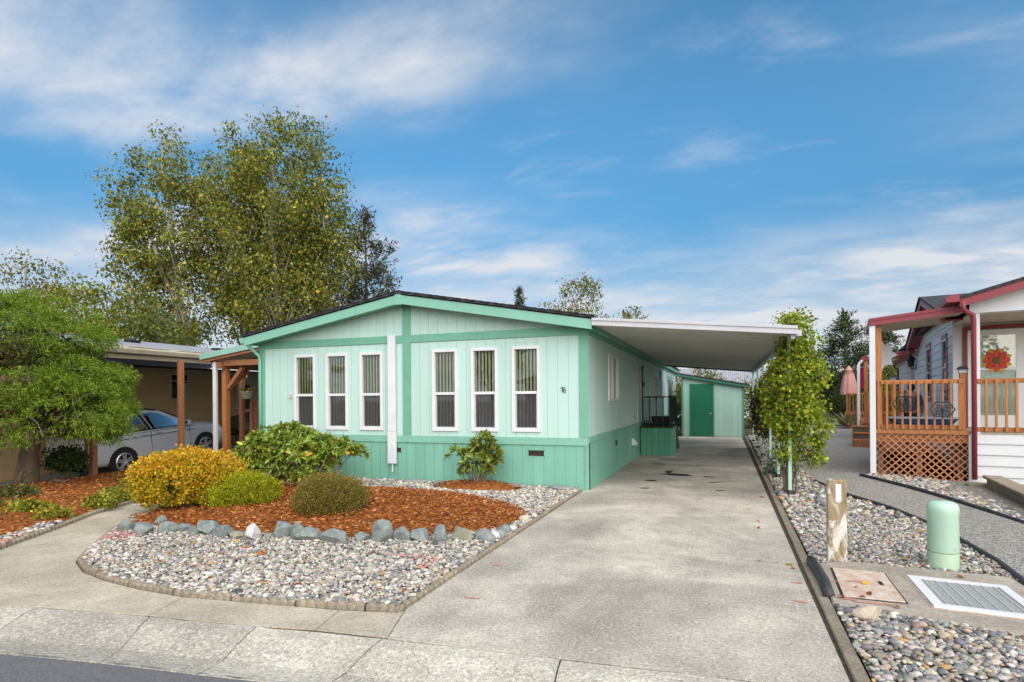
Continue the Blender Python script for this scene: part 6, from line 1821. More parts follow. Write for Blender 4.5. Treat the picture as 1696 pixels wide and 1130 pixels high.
# ------------------------------------------------------------------ things on the gravel at the right
def edging(label, pts, r=0.032):
    o = MB().tube([(x, y, 0.035 + float(height(np.array(x), np.array(y)))) for x, y in resample(pts, 0.35)], r, 10).build('landscape_edging', M['pipe'], smooth=True)
    return tag(o, label, 'edging', 'black garden edging')
edging('black plastic edging between the river gravel and the grey path', EDGA[3:])
edging('black plastic edging between the grey path and the deck gravel', EDGB)
pad = thing('utility_pad', None, None); pad['kind'] = 'structure'
PADZ = 0.035
poly_sheet('pad_slab', PAD, PADZ, M['pad'], pad, 0.12, bevel=0.012)
blot('paint_mark', (0.93, 5.32), 0.05, 0.03, M['red_mark'], PADZ + 0.004, 0.1, 71, pad); blot('paint_mark', (1.1, 5.27), 0.13, 0.022, M['red_mark'], PADZ + 0.004, -0.05, 72, pad); blot('paint_mark', (0.88, 5.80), 0.08, 0.02, M['red_mark'], PADZ + 0.004, 0.0, 73, pad)
m_, t_, b_, o_ = _new('rusty_painted_steel')
n1 = noise(t_, 9, 6, 0.7, dist=0.4); n2 = noise(t_, 60, 3, 0.6)
c_ = mix(t_, ramp(t_, n1, 0.38, 0.62), (0.48, 0.32, 0.22), (0.60, 0.53, 0.46))
c_ = mix(t_, ramp(t_, n2, 0.5, 0.7, 0, 0.5), c_, (0.38, 0.24, 0.15))
t_.links.new(c_, b_.inputs['Base Color']); b_.inputs['Roughness'].default_value = 0.8
bump(t_, b_, n2, 0.4, 0.004)
M['rust'] = m_
lid = thing('access_lid', 'rusty tan steel access lid set in the utility pad', 'utility lid', (1.13, 5.8, PADZ))
LQ = [(0.955, 6.23), (1.365, 6.18), (1.33, 5.35), (0.905, 5.36)]
poly_sheet('lid_plate', ccw(LQ), PADZ + 0.012, M['rust'], lid, 0.010, bevel=0.003)
poly_sheet('lid_gap', ccw([(0.938, 6.245), (1.38, 6.195), (1.345, 5.335), (0.885, 5.345)]), PADZ + 0.0015, M['black'], lid)
MB().box(1.245, 5.76, PADZ + 0.013, 1.275, 5.86, PADZ + 0.016).build('lift_slot', M['black'], lid)
blot('paint_mark', (1.08, 5.80), 0.10, 0.028, M['red_mark'], PADZ + 0.0155, -0.1, 74, lid)
vc = thing('vault_cover', 'white framed grey vault cover with ribs set in the utility pad', 'vault cover', (1.86, 5.67, PADZ))
VQ = [Vector((1.535, 6.14)), Vector((2.225, 6.05)), Vector((2.19, 5.21)), Vector((1.50, 5.30))]
def vq(u, v): return (VQ[0].lerp(VQ[1], u)).lerp(VQ[3].lerp(VQ[2], u), v)
def vrect(u0, u1, v0, v1, z, th, name, m, bev=0.0):
    return poly_sheet(name, ccw([tuple(vq(u0, v0)), tuple(vq(u1, v0)), tuple(vq(u1, v1)), tuple(vq(u0, v1))]), PADZ + z, m, vc, th, bevel=bev)
M['grit'] = ground_mix('grey_grit_plate', (0.24, 0.25, 0.245), (0.42, 0.43, 0.42), 160, 0.9, None, 0.6)
vrect(-0.025, 1.025, -0.02, 1.02, 0.004, 0.003, 'steel_rim', M['rust'])
for (a, b, c, d) in ((0, 0.105, 0, 1), (0.895, 1, 0, 1), (0.106, 0.894, 0, 0.09), (0.106, 0.894, 0.91, 1)):
    vrect(a, b, c, d, 0.020, 0.015, 'frame_bar', M['white'])
vrect(0.106, 0.894, 0.091, 0.909, 0.012, 0.007, 'cover_plate', M['grit'])
for k in range(7):
    u = 0.15 + 0.115 * k
    vrect(u, u + 0.012, 0.092, 0.908, 0.0165, 0.004, 'rib', M['grey_white'])
pd = thing('utility_pedestal', 'pale green round utility pedestal standing in the gravel', 'utility pedestal', (1.95, 6.62, 0))
M['mint_poly'] = paint('pale_green_plastic', (0.42, 0.60, 0.47), 0.5, 0.05, 3, 0.03, 20, rnd=0)
MB().lathe([(0.125, -0.02), (0.125, 0.17), (0.118, 0.175)], 32, (1.95, 6.62, 0)).build('base', paint('pale_green_base', (0.44, 0.60, 0.44), 0.5, 0.08, 3, 0.05, 20, rnd=0, dirt=(0.42, 0.40, 0.22), dirt_amt=0.4), pd, smooth=False)
MB().lathe([(0.122, 0.178), (0.126, 0.19), (0.124, 0.54), (0.127, 0.55), (0.127, 0.595), (0.115, 0.63), (0.085, 0.648), (0.03, 0.655)], 36, (1.95, 6.62, 0)).build('cap', M['mint_poly'], pd, smooth=True)
MB().lathe([(0.004, 0), (0.013, 0.004), (0.013, 0.014), (0.004, 0.018)], 10, (0, 0, 0), 'y').build('lock', M['grey_white'], pd).data.transform(Matrix.Translation((2.01, 6.50, 0.235)))
mp_ = thing('marker_post', 'chipped white wooden marker post with white plate beside the driveway', 'post', (1.05, 6.60, 0))
m_, t_, b_, o_ = _new('peeling_white_paint_on_wood')
n1 = noise(t_, 7, 6, 0.7, stretch=(1, 1, 0.45), dist=0.8); n2 = noise(t_, 25, 4, 0.6, stretch=(2, 2, 0.4))
c_ = mix(t_, ramp(t_, n2, 0.35, 0.65), (0.23, 0.165, 0.09), (0.36, 0.27, 0.16))
c_ = mix(t_, ramp(t_, n1, 0.47, 0.55), c_, (0.62, 0.61, 0.55))
n3 = noise(t_, 5, 4, 0.6)
c_ = mix(t_, ramp(t_, n3, 0.6, 0.72, 0, 0.8), c_, (0.10, 0.10, 0.05))
t_.links.new(c_, b_.inputs['Base Color']); b_.inputs['Roughness'].default_value = 0.85
bump(t_, b_, n1, 0.4, 0.006)
MB().box(0.965, 6.53, -0.02, 1.135, 6.62, 0.83).build('post_body', m_, mp_, bevel=0.010, seg=2)
MB().box(1.035, 6.524, 0.615, 1.085, 6.529, 0.79).build('plate', M['white'], mp_)
tag(MB().tube([(0.80, 6.42, 0.05), (0.81, 6.1, 0.055), (0.815, 5.75, 0.055), (0.80, 5.36, 0.03)], 0.045, 12).build('drain_pipe', M['pipe'], smooth=True), 'black drain pipe end lying between driveway and utility pad', 'pipe')
# black disc tub and spiky plant at the far end of the path
tag(MB().lathe([(0.42, 0.0), (0.44, 0.03), (0.40, 0.05), (0.34, 0.16), (0.18, 0.24), (0.03, 0.26)], 28, (0, 0, 0), 'x').build('kettle_lid', M['black'], smooth=True), 'large black dome lying on its edge beyond the path', 'dome')
bpy.data.objects['kettle_lid'].location = (6.3, 35.0, 0.85)
# ------------------------------------------------------------------ trees
LAT = np.array([0.9415, 0.337, 0.0])      # a level direction across the row of trees
def crown_clusters(ells, n, seed, shell=0.55, amp=0.22, k=1.4):
    r = np.random.default_rng(seed)
    vol = np.array([e[3] * e[4] * e[5] for e in ells]) ** 0.75
    w = vol / vol.sum()
    out_ = []
    for i, e in enumerate(ells):
        m = int(n * w[i]) + 1
        d = unit(r.normal(size=(m, 3)))
        q = (1 - shell * r.random(m) ** 1.3) * (1 + amp * ndir(d * 2, seed + i, k))
        out_.append(np.array(e[:3]) + d * q[:, None] * np.array(e[3:]))
    return np.concatenate(out_)

def cluster_leaves(C, per, spread, size, pal, wts, seed, aspect=0.75, flat=0.8, droop=0.2, jit=0.2, cl_jit=0.18):
    r = np.random.default_rng(seed)
    n = len(C) * per
    cid = np.repeat(np.arange(len(C)), per)
    P = C[cid] + np.clip(r.normal(size=(n, 3)), -1.7, 1.7) * np.array([spread, spread, spread * flat]) * np.repeat(r.uniform(0.6, 1.3, len(C)), per)[:, None]
    D = r.normal(size=(n, 3)) + np.array([0, 0, -0.25])
    V = leaf_verts(P, D, size * np.exp(r.normal(size=n) * 0.25), aspect, droop, 0.12, r)
    c = pick_cols(n, pal, wts, jit, r) * np.repeat(1 + r.normal(size=len(C)) * cl_jit, per)[:, None]
    return V, np.clip(c, 0.003, 0.9)

def limbs(base, top, C, nl, r0, seed, rmin=0.02, wob=0.25, lo=0.25):
    """trunk from base to top and limbs out to some of the leaf clusters"""
    r = random.Random(seed)
    base, top = Vector(base), Vector(top)
    pts = [base.lerp(top, t) + Vector((r.uniform(-wob, wob), r.uniform(-wob, wob), 0)) * (1 if 0 < t < 1 else 0) for t in [k / 9 for k in range(10)]]
    tr = MB().tube(pts, [r0 * (1 - 0.9 * k / 9) + rmin * 0.5 for k in range(10)], 9)
    br = MB()
    idx = r.sample(range(len(C)), min(nl, len(C)))
    for i in idx:
        c = Vector(C[i])
        f = (c.z - base.z) / max(0.1, top.z - base.z)
        t0 = max(lo, min(0.96, f - 0.22 - r.uniform(0, 0.1)))
        k = t0 * 9; a = pts[int(k)].lerp(pts[min(9, int(k) + 1)], k - int(k))
        m = a.lerp(c, 0.5) + Vector((0, 0, (c - a).length * 0.10))
        rr = max(rmin, r0 * (1 - t0) * 0.38)
        br.tube([a, m, c], [rr, rr * 0.6, rmin * 0.5], 5, cap=False)
    return tr, br

def broadleaf(name, label, base, top, ells, ncl, per, spread, size, pal, wts, r0, seed, bark, group=None, nl=40, cat='tree', **kw):
    t = thing(name, label, cat, base, 0, group)
    C = crown_clusters(ells, ncl, seed, kw.pop('shell', 0.6), kw.pop('amp', 0.22))
    trk, br = limbs(base, top, C, nl, r0, seed)
    trk.build('trunk', bark, t, smooth=True)
    b = br.build('branches', bark, t, smooth=True); b['kind'] = 'stuff'
    V, c = cluster_leaves(C, per, spread, size, pal, wts, seed, **kw)
    link('crown', np_mesh('crown', V, LEAF_F, c), M['leaf'], t)
    return t

def E_(bx, by, lat, dep, z, rl, rz, rd=None):
    p = np.array([bx, by, 0]) + LAT * lat + np.array([-0.337, 0.9415, 0]) * dep
    return (p[0], p[1], z, rl, rd or rl, rz)

COT = [(0.19, 0.215, 0.035), (0.26, 0.25, 0.04), (0.11, 0.14, 0.03), (0.33, 0.27, 0.04), (0.50, 0.35, 0.035)]
CW = [4.5, 2.8, 3.2, 1.2, 0.35]
def cot(label, bx, by, lat_top, ztop, ells, ncl, seed):
    tp = np.array([bx, by, 0]) + LAT * lat_top
    broadleaf('cottonwood_tree', label, (bx, by, 0), (tp[0], tp[1], ztop), ells, int(ncl * 1.1), 60, 0.44, 0.165, COT, CW, 0.26, seed, M['bark_pale'], 'cottonwoods behind the tan house', 46, aspect=0.8, cl_jit=0.22)
cot('leftmost tall cottonwood, its crown leaning out to the left', -31.98, 28.9, -2.0, 18.6, [E_(-31.98, 28.9, -2.1, 0, 14.0, 2.9, 5.2), E_(-31.98, 28.9, -3.6, 0, 11.0, 2.2, 3.4), E_(-31.98, 28.9, -1.6, 0, 8.0, 3.1, 3.6)], 330, 21)
cot('second cottonwood from the left, between the leaning and the tallest one', -30.19, 31.7, -1.0, 18.3, [E_(-30.19, 31.7, -0.8, 0, 13.2, 3.4, 5.6), E_(-30.19, 31.7, 0.2, 0, 8.4, 2.8, 3.4)], 400, 22)
cot('tallest cottonwood in the middle of the clump', -25.79, 30.1, -1.0, 19.2, [E_(-25.79, 30.1, -1.1, 0, 14.4, 3.5, 5.6), E_(-25.79, 30.1, -0.4, 0, 8.4, 2.9, 3.6)], 360, 23)
cot('rightmost cottonwood of the clump, next to the dark pine', -24.73, 32.6, -0.4, 18.0, [E_(-24.73, 32.6, -0.5, 0, 13.8, 2.3, 4.9), E_(-24.73, 32.6, -0.2, 0, 11.0, 2.2, 3.0), E_(-24.73, 32.6, -1.3, 0, 7.6, 2.1, 2.8)], 260, 24)
broadleaf('alder_tree', 'lighter green leafy tree low behind the tan house roof', (-31.27, 23.85, 0), (-31.3, 23.9, 7.4), [E_(-31.27, 23.85, 0, 0, 5.6, 2.6, 2.6), E_(-31.27, 23.85, 1.8, 0, 4.2, 2.0, 2.0), E_(-31.27, 23.85, -1.5, 0, 4.2, 2.2, 2.3)], 170, 40, 0.42, 0.17, [(0.13, 0.17, 0.035), (0.09, 0.125, 0.03), (0.19, 0.20, 0.045), (0.36, 0.27, 0.04)], [4, 3, 2, 0.3], 0.14, 31, M['bark_pale'])
broadleaf('sparse_tree', 'thin airy yellowing tree at the far left above the cypress', (-37.8, 22.6, 0), (-37.8, 22.6, 10.0), [E_(-37.8, 22.6, -0.5, 0, 8.2, 2.4, 1.9), E_(-37.8, 22.6, 1.9, 0, 7.6, 1.6, 1.9), E_(-37.8, 22.6, -0.6, 0, 5.6, 3.0, 2.2)], 150, 26, 0.42, 0.16, [(0.16, 0.155, 0.03), (0.22, 0.18, 0.035), (0.10, 0.11, 0.025), (0.28, 0.20, 0.05)], [4, 2, 2, 0.6], 0.13, 32, M['bark_pale'])
broadleaf('maple_tree', 'rounded yellow green tree behind the cypress', (-28.83, 19.4, 0), (-28.83, 19.4, 6.9), [E_(-28.83, 19.4, 0.2, 0, 5.5, 1.7, 2.0), E_(-28.83, 19.4, 0.3, 0, 3.8, 2.0, 1.8), E_(-28.83, 19.4, -1.4, 0, 4.6, 1.5, 1.7)], 190, 46, 0.30, 0.13, [(0.20, 0.21, 0.016), (0.155, 0.175, 0.015), (0.29, 0.25, 0.02), (0.10, 0.12, 0.014)], [4, 3, 1.5, 1.6], 0.13, 33, M['bark'], shell=0.4, amp=0.12)
broadleaf('alder_tree', 'open airy tree with bare limbs above the ridge of the mint house', (-10.52, 44.0, 0), (-10.5, 44.0, 10.6), [E_(-10.52, 44, 0.3, 0, 9.3, 2.0, 2.0), E_(-10.52, 44, -1.7, 0, 8.2, 1.3, 1.5), E_(-10.52, 44, 0.6, 0, 7.2, 2.4, 1.4)], 105, 30, 0.30, 0.16, [(0.17, 0.165, 0.03), (0.24, 0.20, 0.03), (0.11, 0.12, 0.03)], [4, 2, 2], 0.13, 34, M['bark_pale'], nl=34)
broadleaf('alder_tree', 'low thin tree seen just above the carport roof', (-6.83, 45.3, 0), (-6.9, 45.3, 8.0), [E_(-6.83, 45.3, 0.5, 0, 7.6, 1.1, 1.0), E_(-6.83, 45.3, -1.6, 0, 6.9, 1.6, 1.0)], 46, 28, 0.28, 0.15, [(0.17, 0.165, 0.03), (0.24, 0.20, 0.03), (0.11, 0.12, 0.03)], [4, 2, 2], 0.10, 35, M['bark_pale'], nl=20)

# conifers
def conifer(name, label, base, h, rad, seed, pal, wts, nwh, tuft, needle, per, bare=0.15, droop=-0.15, gapp=0.25, pw=0.8, r0=0.2, group=None, bark=None, top_bare=False):
    t = thing(name, label, 'tree', base, 0, group)
    r = np.random.default_rng(seed)
    b = Vector(base)
    MB().tube([b, b + Vector((0.05, 0.03, h * 0.5)), b + Vector((0, 0, h))], [r0, r0 * 0.6, 0.015], 8).build('trunk', bark or M['bark'], t, smooth=True)
    br = MB(); C, Dn = [], []
    for i in range(nwh):
        f = bare + (1 - bare) * (i + r.random()) / nwh
        z = h * f
        L0 = rad * (1 - f) ** pw + 0.12
        for a in r.uniform(0, 6.28, r.integers(4, 7)):
            if r.random() < gapp: continue
            L = L0 * r.uniform(0.6, 1.15)
            e = np.array([math.cos(a) * L, math.sin(a) * L, L * droop + 0.15 * L])
            p0 = np.array([b.x, b.y, b.z + z])
            br.tube([tuple(p0), tuple(p0 + e * 0.5 + np.array([0, 0, -0.04 * L])), tuple(p0 + e)], [0.035 * (1.2 - f), 0.025 * (1.2 - f), 0.008], 4, cap=False)
            for q in np.arange(0.35, 1.06, tuft / max(L, 0.3)):
                C.append(p0 + e * min(q, 1.0) + r.normal(size=3) * tuft * 0.35); Dn.append(e / np.linalg.norm(e))
    for q in np.linspace(0.93, 1.0, 5):
        C.append(np.array([b.x, b.y, b.z + h * q])); Dn.append(np.array([0, 0, 1.0]))
    br.build('branches', bark or M['bark'], t, smooth=True)['kind'] = 'stuff'
    C, Dn = np.array(C), np.array(Dn)
    n = len(C) * per
    cid = np.repeat(np.arange(len(C)), per)
    P = C[cid] + r.normal(size=(n, 3)) * tuft * 0.45
    D = Dn[cid] * 0.7 + r.normal(size=(n, 3)) * 0.75 + np.array([0, 0, 0.15])
    V = leaf_verts(P, D, needle * np.exp(r.normal(size=n) * 0.25), 0.22, 0.0, 0.05, r)
    link('crown', np_mesh('crown', V, LEAF_F, pick_cols(n, pal, wts, 0.22, r)), M['needle'], t)
    return t
conifer('pine_tree', 'dark sparse pine with bare lower limbs right of the cottonwoods', (-26.2, 39.5, 0), 16.4, 6.4, 41, [(0.085, 0.09, 0.045), (0.055, 0.062, 0.034), (0.15, 0.11, 0.07)], [3, 3, 2], 30, 0.42, 0.34, 20, bare=0.25, droop=0.10, gapp=0.18, pw=0.8, r0=0.22)
conifer('fir_tree', 'small dark fir tip above the roof ridge', (-19.42, 56.8, 0), 12.9, 2.6, 42, [(0.035, 0.075, 0.035), (0.025, 0.05, 0.028), (0.06, 0.10, 0.04)], [3, 2, 2], 26, 0.30, 0.26, 22, bare=0.45, droop=-0.25, gapp=0.05, pw=0.9, r0=0.16)
DKG = [(0.045, 0.07, 0.02), (0.028, 0.05, 0.016), (0.075, 0.10, 0.025), (0.10, 0.11, 0.03)]
conifer('cedar_tree', 'dark green cedar beyond the grey path', (7.42, 43.0, 0), 6.9, 3.0, 43, DKG, [3, 3, 2, 1], 26, 0.30, 0.24, 22, bare=0.10, droop=-0.1, gapp=0.08, pw=0.7, r0=0.16)
conifer('cedar_tree', 'darker cedar right of the grey path, behind the second awning', (9.9, 44.5, 0), 6.2, 3.0, 44, DKG, [3, 3, 2, 1], 24, 0.30, 0.24, 22, bare=0.10, droop=-0.1, gapp=0.08, pw=0.7, r0=0.16)
conifer('cedar_tree', 'dark cedar left of the grey path, behind the vine', (5.0, 45.5, 0), 6.0, 2.6, 45, DKG, [3, 3, 2, 1], 24, 0.30, 0.24, 22, bare=0.10, droop=-0.1, gapp=0.08, pw=0.7, r0=0.16)

HED = [(0.16, 0.18, 0.03), (0.24, 0.22, 0.035), (0.10, 0.13, 0.025), (0.32, 0.24, 0.04)]
def bushy(name, label, base, ells, ncl, per, spread, size, pal, wts, seed, cat='shrub', mat='leaf', stem=None, **kw):
    s = thing(name, label, cat, base)
    C = crown_clusters(ells, ncl, seed, kw.pop('shell', 0.5), kw.pop('amp', 0.15))
    C = C[C[:, 2] > base[2] + 0.02]
    V, c = cluster_leaves(C, per, spread, size, pal, wts, seed, **kw)
    link('foliage', np_mesh('foliage', V, LEAF_F, c), M[mat], s)
    tr, br = limbs(base, (base[0], base[1], max(e[2] for e in ells)), C, 16, 0.05 if stem is None else stem, seed, 0.008, 0.04, 0.1)
    br.build('stems', M['twig'], s, smooth=True)['kind'] = 'stuff'
    tr.build('stem', M['twig'], s, smooth=True)
    return s
for k, (x, y, zr_, lb) in enumerate([(-3.6, 36.5, 1.9, 'yellow green shrub mass behind the shed, left of its roof'), (-1.2, 37.5, 1.8, 'yellow green shrub behind the middle of the shed roof'), (1.6, 36.0, 1.35, 'bright green shrub right of the shed'), (3.4, 39.0, 1.5, 'dark shrub beyond the vine covered posts')]):
    bushy('tall_shrub', lb, (x, y, 0), [(x, y, zr_, 1.7, 1.4, zr_ * 0.95)], 150, 30, 0.22, 0.11, HED if k < 3 else DKG, [3, 2, 3, 0.7], 60 + k)
bushy('tall_shrub', 'yellow green tree foliage behind the second deck', (9.0, 38.0, 0), [(9.0, 38.0, 2.1, 1.6, 1.4, 1.6)], 150, 32, 0.24, 0.12, HED, [3, 2, 2, 0.5], 66)
bushy('tall_shrub', 'small olive shrub at the far end of the grey path', (6.6, 37.6, 0), [(6.6, 37.6, 0.9, 1.0, 0.8, 0.9)], 90, 30, 0.16, 0.10, DKG, [3, 2, 3, 2], 67)
bushy('tall_shrub', 'dim shrub between the house end and the shed', (-2.0, 30.5, 0), [(-1.9, 30.5, 1.2, 0.45, 0.5, 1.3)], 80, 30, 0.14, 0.09, HED, [3, 1, 3, 0.5], 68)
# far wood that closes the horizon
def wood_mass(name, label, pts, seed, n=420):
    r = np.random.default_rng(seed)
    C = []
    for (x0, y0, x1, y1, h) in pts:
        for i in range(n):
            t = r.random()
            x, y = x0 + (x1 - x0) * t, y0 + (y1 - y0) * t
            hh = h * (0.7 + 0.3 * math.sin(t * 23 + seed) * math.sin(t * 7.3))
            C.append((x + r.normal() * 1.5, y + r.normal() * 1.5, hh * r.random() ** 0.7))
    V, c = cluster_leaves(np.array(C), 16, 0.9, 0.75, [(0.05, 0.07, 0.02), (0.09, 0.10, 0.025), (0.14, 0.13, 0.03)], [3, 3, 1.5], seed, cl_jit=0.25)
    tag(link(name, np_mesh(name, V, LEAF_F, c), M['leaf']), label, 'trees', kind='stuff')
wood_mass('distant_wood', 'distant line of trees closing the horizon', [(-75, 30, -40, 70, 6), (-40, 70, 0, 80, 5), (0, 80, 40, 70, 4.5), (40, 70, 60, 30, 4.5)], 81)
# house roof far behind the shed
fh = thing('distant_house', 'distant house with grey roof and white wall behind the shed', 'house', (1.0, 52, 0))
MB().box(-4.5, 50, 0, 6.0, 56, 2.5).build('wall', M['white_lap'], fh)
MB().prism([(-4.9, 49.6, 2.45), (-4.9, 53, 4.0), (-4.9, 56.4, 2.45), (-4.9, 56.4, 2.6), (-4.9, 53, 4.15), (-4.9, 49.6, 2.6)], (11.3, 0, 0)).build('roof', M['roof_grey'], fh)

# ------------------------------------------------------------------ threadleaf cypress on the left
cyp = thing('cypress_tree', 'large bright green threadleaf cypress with shaggy trunk in the left bed', 'tree', (-12.74, 7.62, 0.05))
r = np.random.default_rng(91)
tb_ = Vector((-12.78, 7.6, 0.0))
tpts = [(-12.78, 7.60, -0.05), (-12.74, 7.60, 0.25), (-12.66, 7.58, 0.6), (-12.55, 7.60, 1.1), (-12.6, 7.6, 1.9), (-12.65, 7.6, 3.2)]
MB().tube(tpts, [0.215, 0.175, 0.16, 0.145, 0.11, 0.03], 14).build('trunk', M['bark'], cyp, smooth=True)
sh = MB()       # shaggy bark strips
for k in range(150):
    a = r.uniform(0, 6.28); z = r.uniform(0.0, 0.75); L = r.uniform(0.08, 0.22)
    rad = 0.21 - 0.06 * min(1, z / 0.6)
    cx, cy = -12.77 + 0.16 * z, 7.6
    p = Vector((cx + rad * math.cos(a), cy + rad * math.sin(a), z)); q = Vector((cx + (rad - 0.03) * math.cos(a), cy + (rad - 0.03) * math.sin(a), z + L))
    sh.bar(p, q, 0.035, 0.022, (math.cos(a), math.sin(a), 0.2))
sh.build('bark_strips', M['twig'], cyp)['kind'] = 'stuff'
ells = [((-12.75, 7.45, 1.82), (1.75, 1.5, 1.12), 0.46), ((-12.9, 7.5, 2.75), (1.30, 1.25, 0.90), 0.30), ((-11.75, 7.35, 1.42), (1.05, 1.0, 0.75), 0.26)]
LC, LD, LR = [], [], []
for c, rad, w in ells:
    p, d = ellipsoid_shell(int(250 * w), c, rad, 0.22, 92, 0.06, 2.0, -0.55, r)
    LC.append(p); LD.append(d); LR.append(r.uniform(0.22, 0.42, len(p)))
LC, LD, LR = np.concatenate(LC), np.concatenate(LD), np.concatenate(LR)
keep = np.ones(len(LC), bool)
for c, rad, w in ells:
    keep &= ~((((LC - np.array(c)) / np.array(rad)) ** 2).sum(1) < 0.50)
LC, LD, LR = LC[keep], LD[keep], LR[keep]
npl = 46          # sprays over the outer and upper side of every lump
lid_ = np.repeat(np.arange(len(LC)), npl)
dd_ = unit(r.normal(size=(len(lid_), 3)) * 0.75 + LD[lid_] * 0.8 + np.array([0, 0, 0.45]))
P_ = LC[lid_] + dd_ * LR[lid_][:, None] * np.array([1.1, 1.1, 0.62]) * r.uniform(0.75, 1.05, len(lid_))[:, None]
D_ = unit(dd_ * 0.6 + LD[lid_] * 0.7)
ok = P_[:, 2] > 0.36 + 0.25 * r.random(len(P_))
P_, D_ = P_[ok], D_[ok]
per = 18
n = len(P_) * per
cid = np.repeat(np.arange(len(P_)), per)
sd_ = unit(D_ + np.array([0, 0, 0.10]) + r.normal(size=D_.shape) * 0.25)
along = r.uniform(-0.04, 0.10, n)
P = P_[cid] + sd_[cid] * along[:, None] + np.clip(r.normal(size=(n, 3)), -1.8, 1.8) * 0.032
P[:, 2] -= 0.9 * np.maximum(along, 0) ** 1.3
D = sd_[cid] * 0.9 + r.normal(size=(n, 3)) * 0.6 + np.array([0, 0, -0.20])
V = leaf_verts(P, D, r.uniform(0.035, 0.085, n), 0.17, 0.15, 0.03, r)
c = pick_cols(n, [(0.19, 0.295, 0.022), (0.125, 0.21, 0.018), (0.28, 0.375, 0.028), (0.075, 0.125, 0.014), (0.26, 0.22, 0.06)], [4, 3, 2.2, 1.6, 0.35], 0.16, r)
c *= np.repeat(1 + r.normal(size=len(P_)) * 0.20, per)[:, None]
dead = np.repeat((ndir(P_ * 2.1, 99, 1.4) > 0.55) & (r.random(len(P_)) < 0.6), per)
c[dead] = pick_cols(int(dead.sum()), [(0.20, 0.15, 0.085), (0.14, 0.10, 0.055), (0.28, 0.22, 0.14)], [3, 2, 1], 0.15, r)
link('crown', np_mesh('crown', V, LEAF_F, np.clip(c, 0.004, 0.9)), M['needle'], cyp)
# inner foliage and dead twigs
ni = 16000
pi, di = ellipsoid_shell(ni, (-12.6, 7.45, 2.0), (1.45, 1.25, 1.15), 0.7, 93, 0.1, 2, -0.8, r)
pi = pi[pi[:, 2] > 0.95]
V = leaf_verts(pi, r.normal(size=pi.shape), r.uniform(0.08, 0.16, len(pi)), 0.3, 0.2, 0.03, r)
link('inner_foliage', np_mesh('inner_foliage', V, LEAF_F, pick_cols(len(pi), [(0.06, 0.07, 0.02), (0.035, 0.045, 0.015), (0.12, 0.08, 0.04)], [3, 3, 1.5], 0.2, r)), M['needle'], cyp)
tw = MB()
for k in range(220):
    i = r.integers(len(P_)); p = Vector(P_[i]); d = Vector(D_[i])
    q = p - d * r.uniform(0.2, 0.5) + Vector(r.normal(size=3) * 0.08)
    tw.tube([q, q.lerp(p, 0.6) + Vector(r.normal(size=3) * 0.04), p + d * 0.08 + Vector((0, 0, -0.06))], [0.010, 0.007, 0.003], 4, cap=False)
tw.build('twigs', M['bark_pale'], cyp)['kind'] = 'stuff'
bl_ = MB()
for k in range(14):
    a = r.uniform(0, 6.28); z = r.uniform(0.8, 2.6)
    bl_.tube([(-12.6, 7.6, z), (-12.6 + 0.7 * math.cos(a), 7.6 + 0.6 * math.sin(a), z + 0.15), (-12.6 + 1.5 * math.cos(a), 7.5 + 1.3 * math.sin(a), z - 0.05)], [0.06, 0.035, 0.012], 6)
bl_.build('limbs', M['bark'], cyp, smooth=True)['kind'] = 'stuff'
tag(MB().tube([(-12.3, 7.75, 0.08), (-12.1, 7.7, 0.16), (-11.85, 7.72, 0.14), (-11.75, 7.75, 0.19)], [0.05, 0.04, 0.03, 0.012], 7).build('surface_root', M['bark'], cyp, smooth=True))
bushy('small_shrub', 'dark green shrub on short stems right of the cypress trunk', (-12.85, 8.4, 0.05), [(-12.8, 8.35, 0.50, 0.36, 0.3, 0.24)], 90, 26, 0.08, 0.05, [(0.055, 0.09, 0.02), (0.035, 0.06, 0.015), (0.09, 0.12, 0.03)], [3, 3, 1], 97)

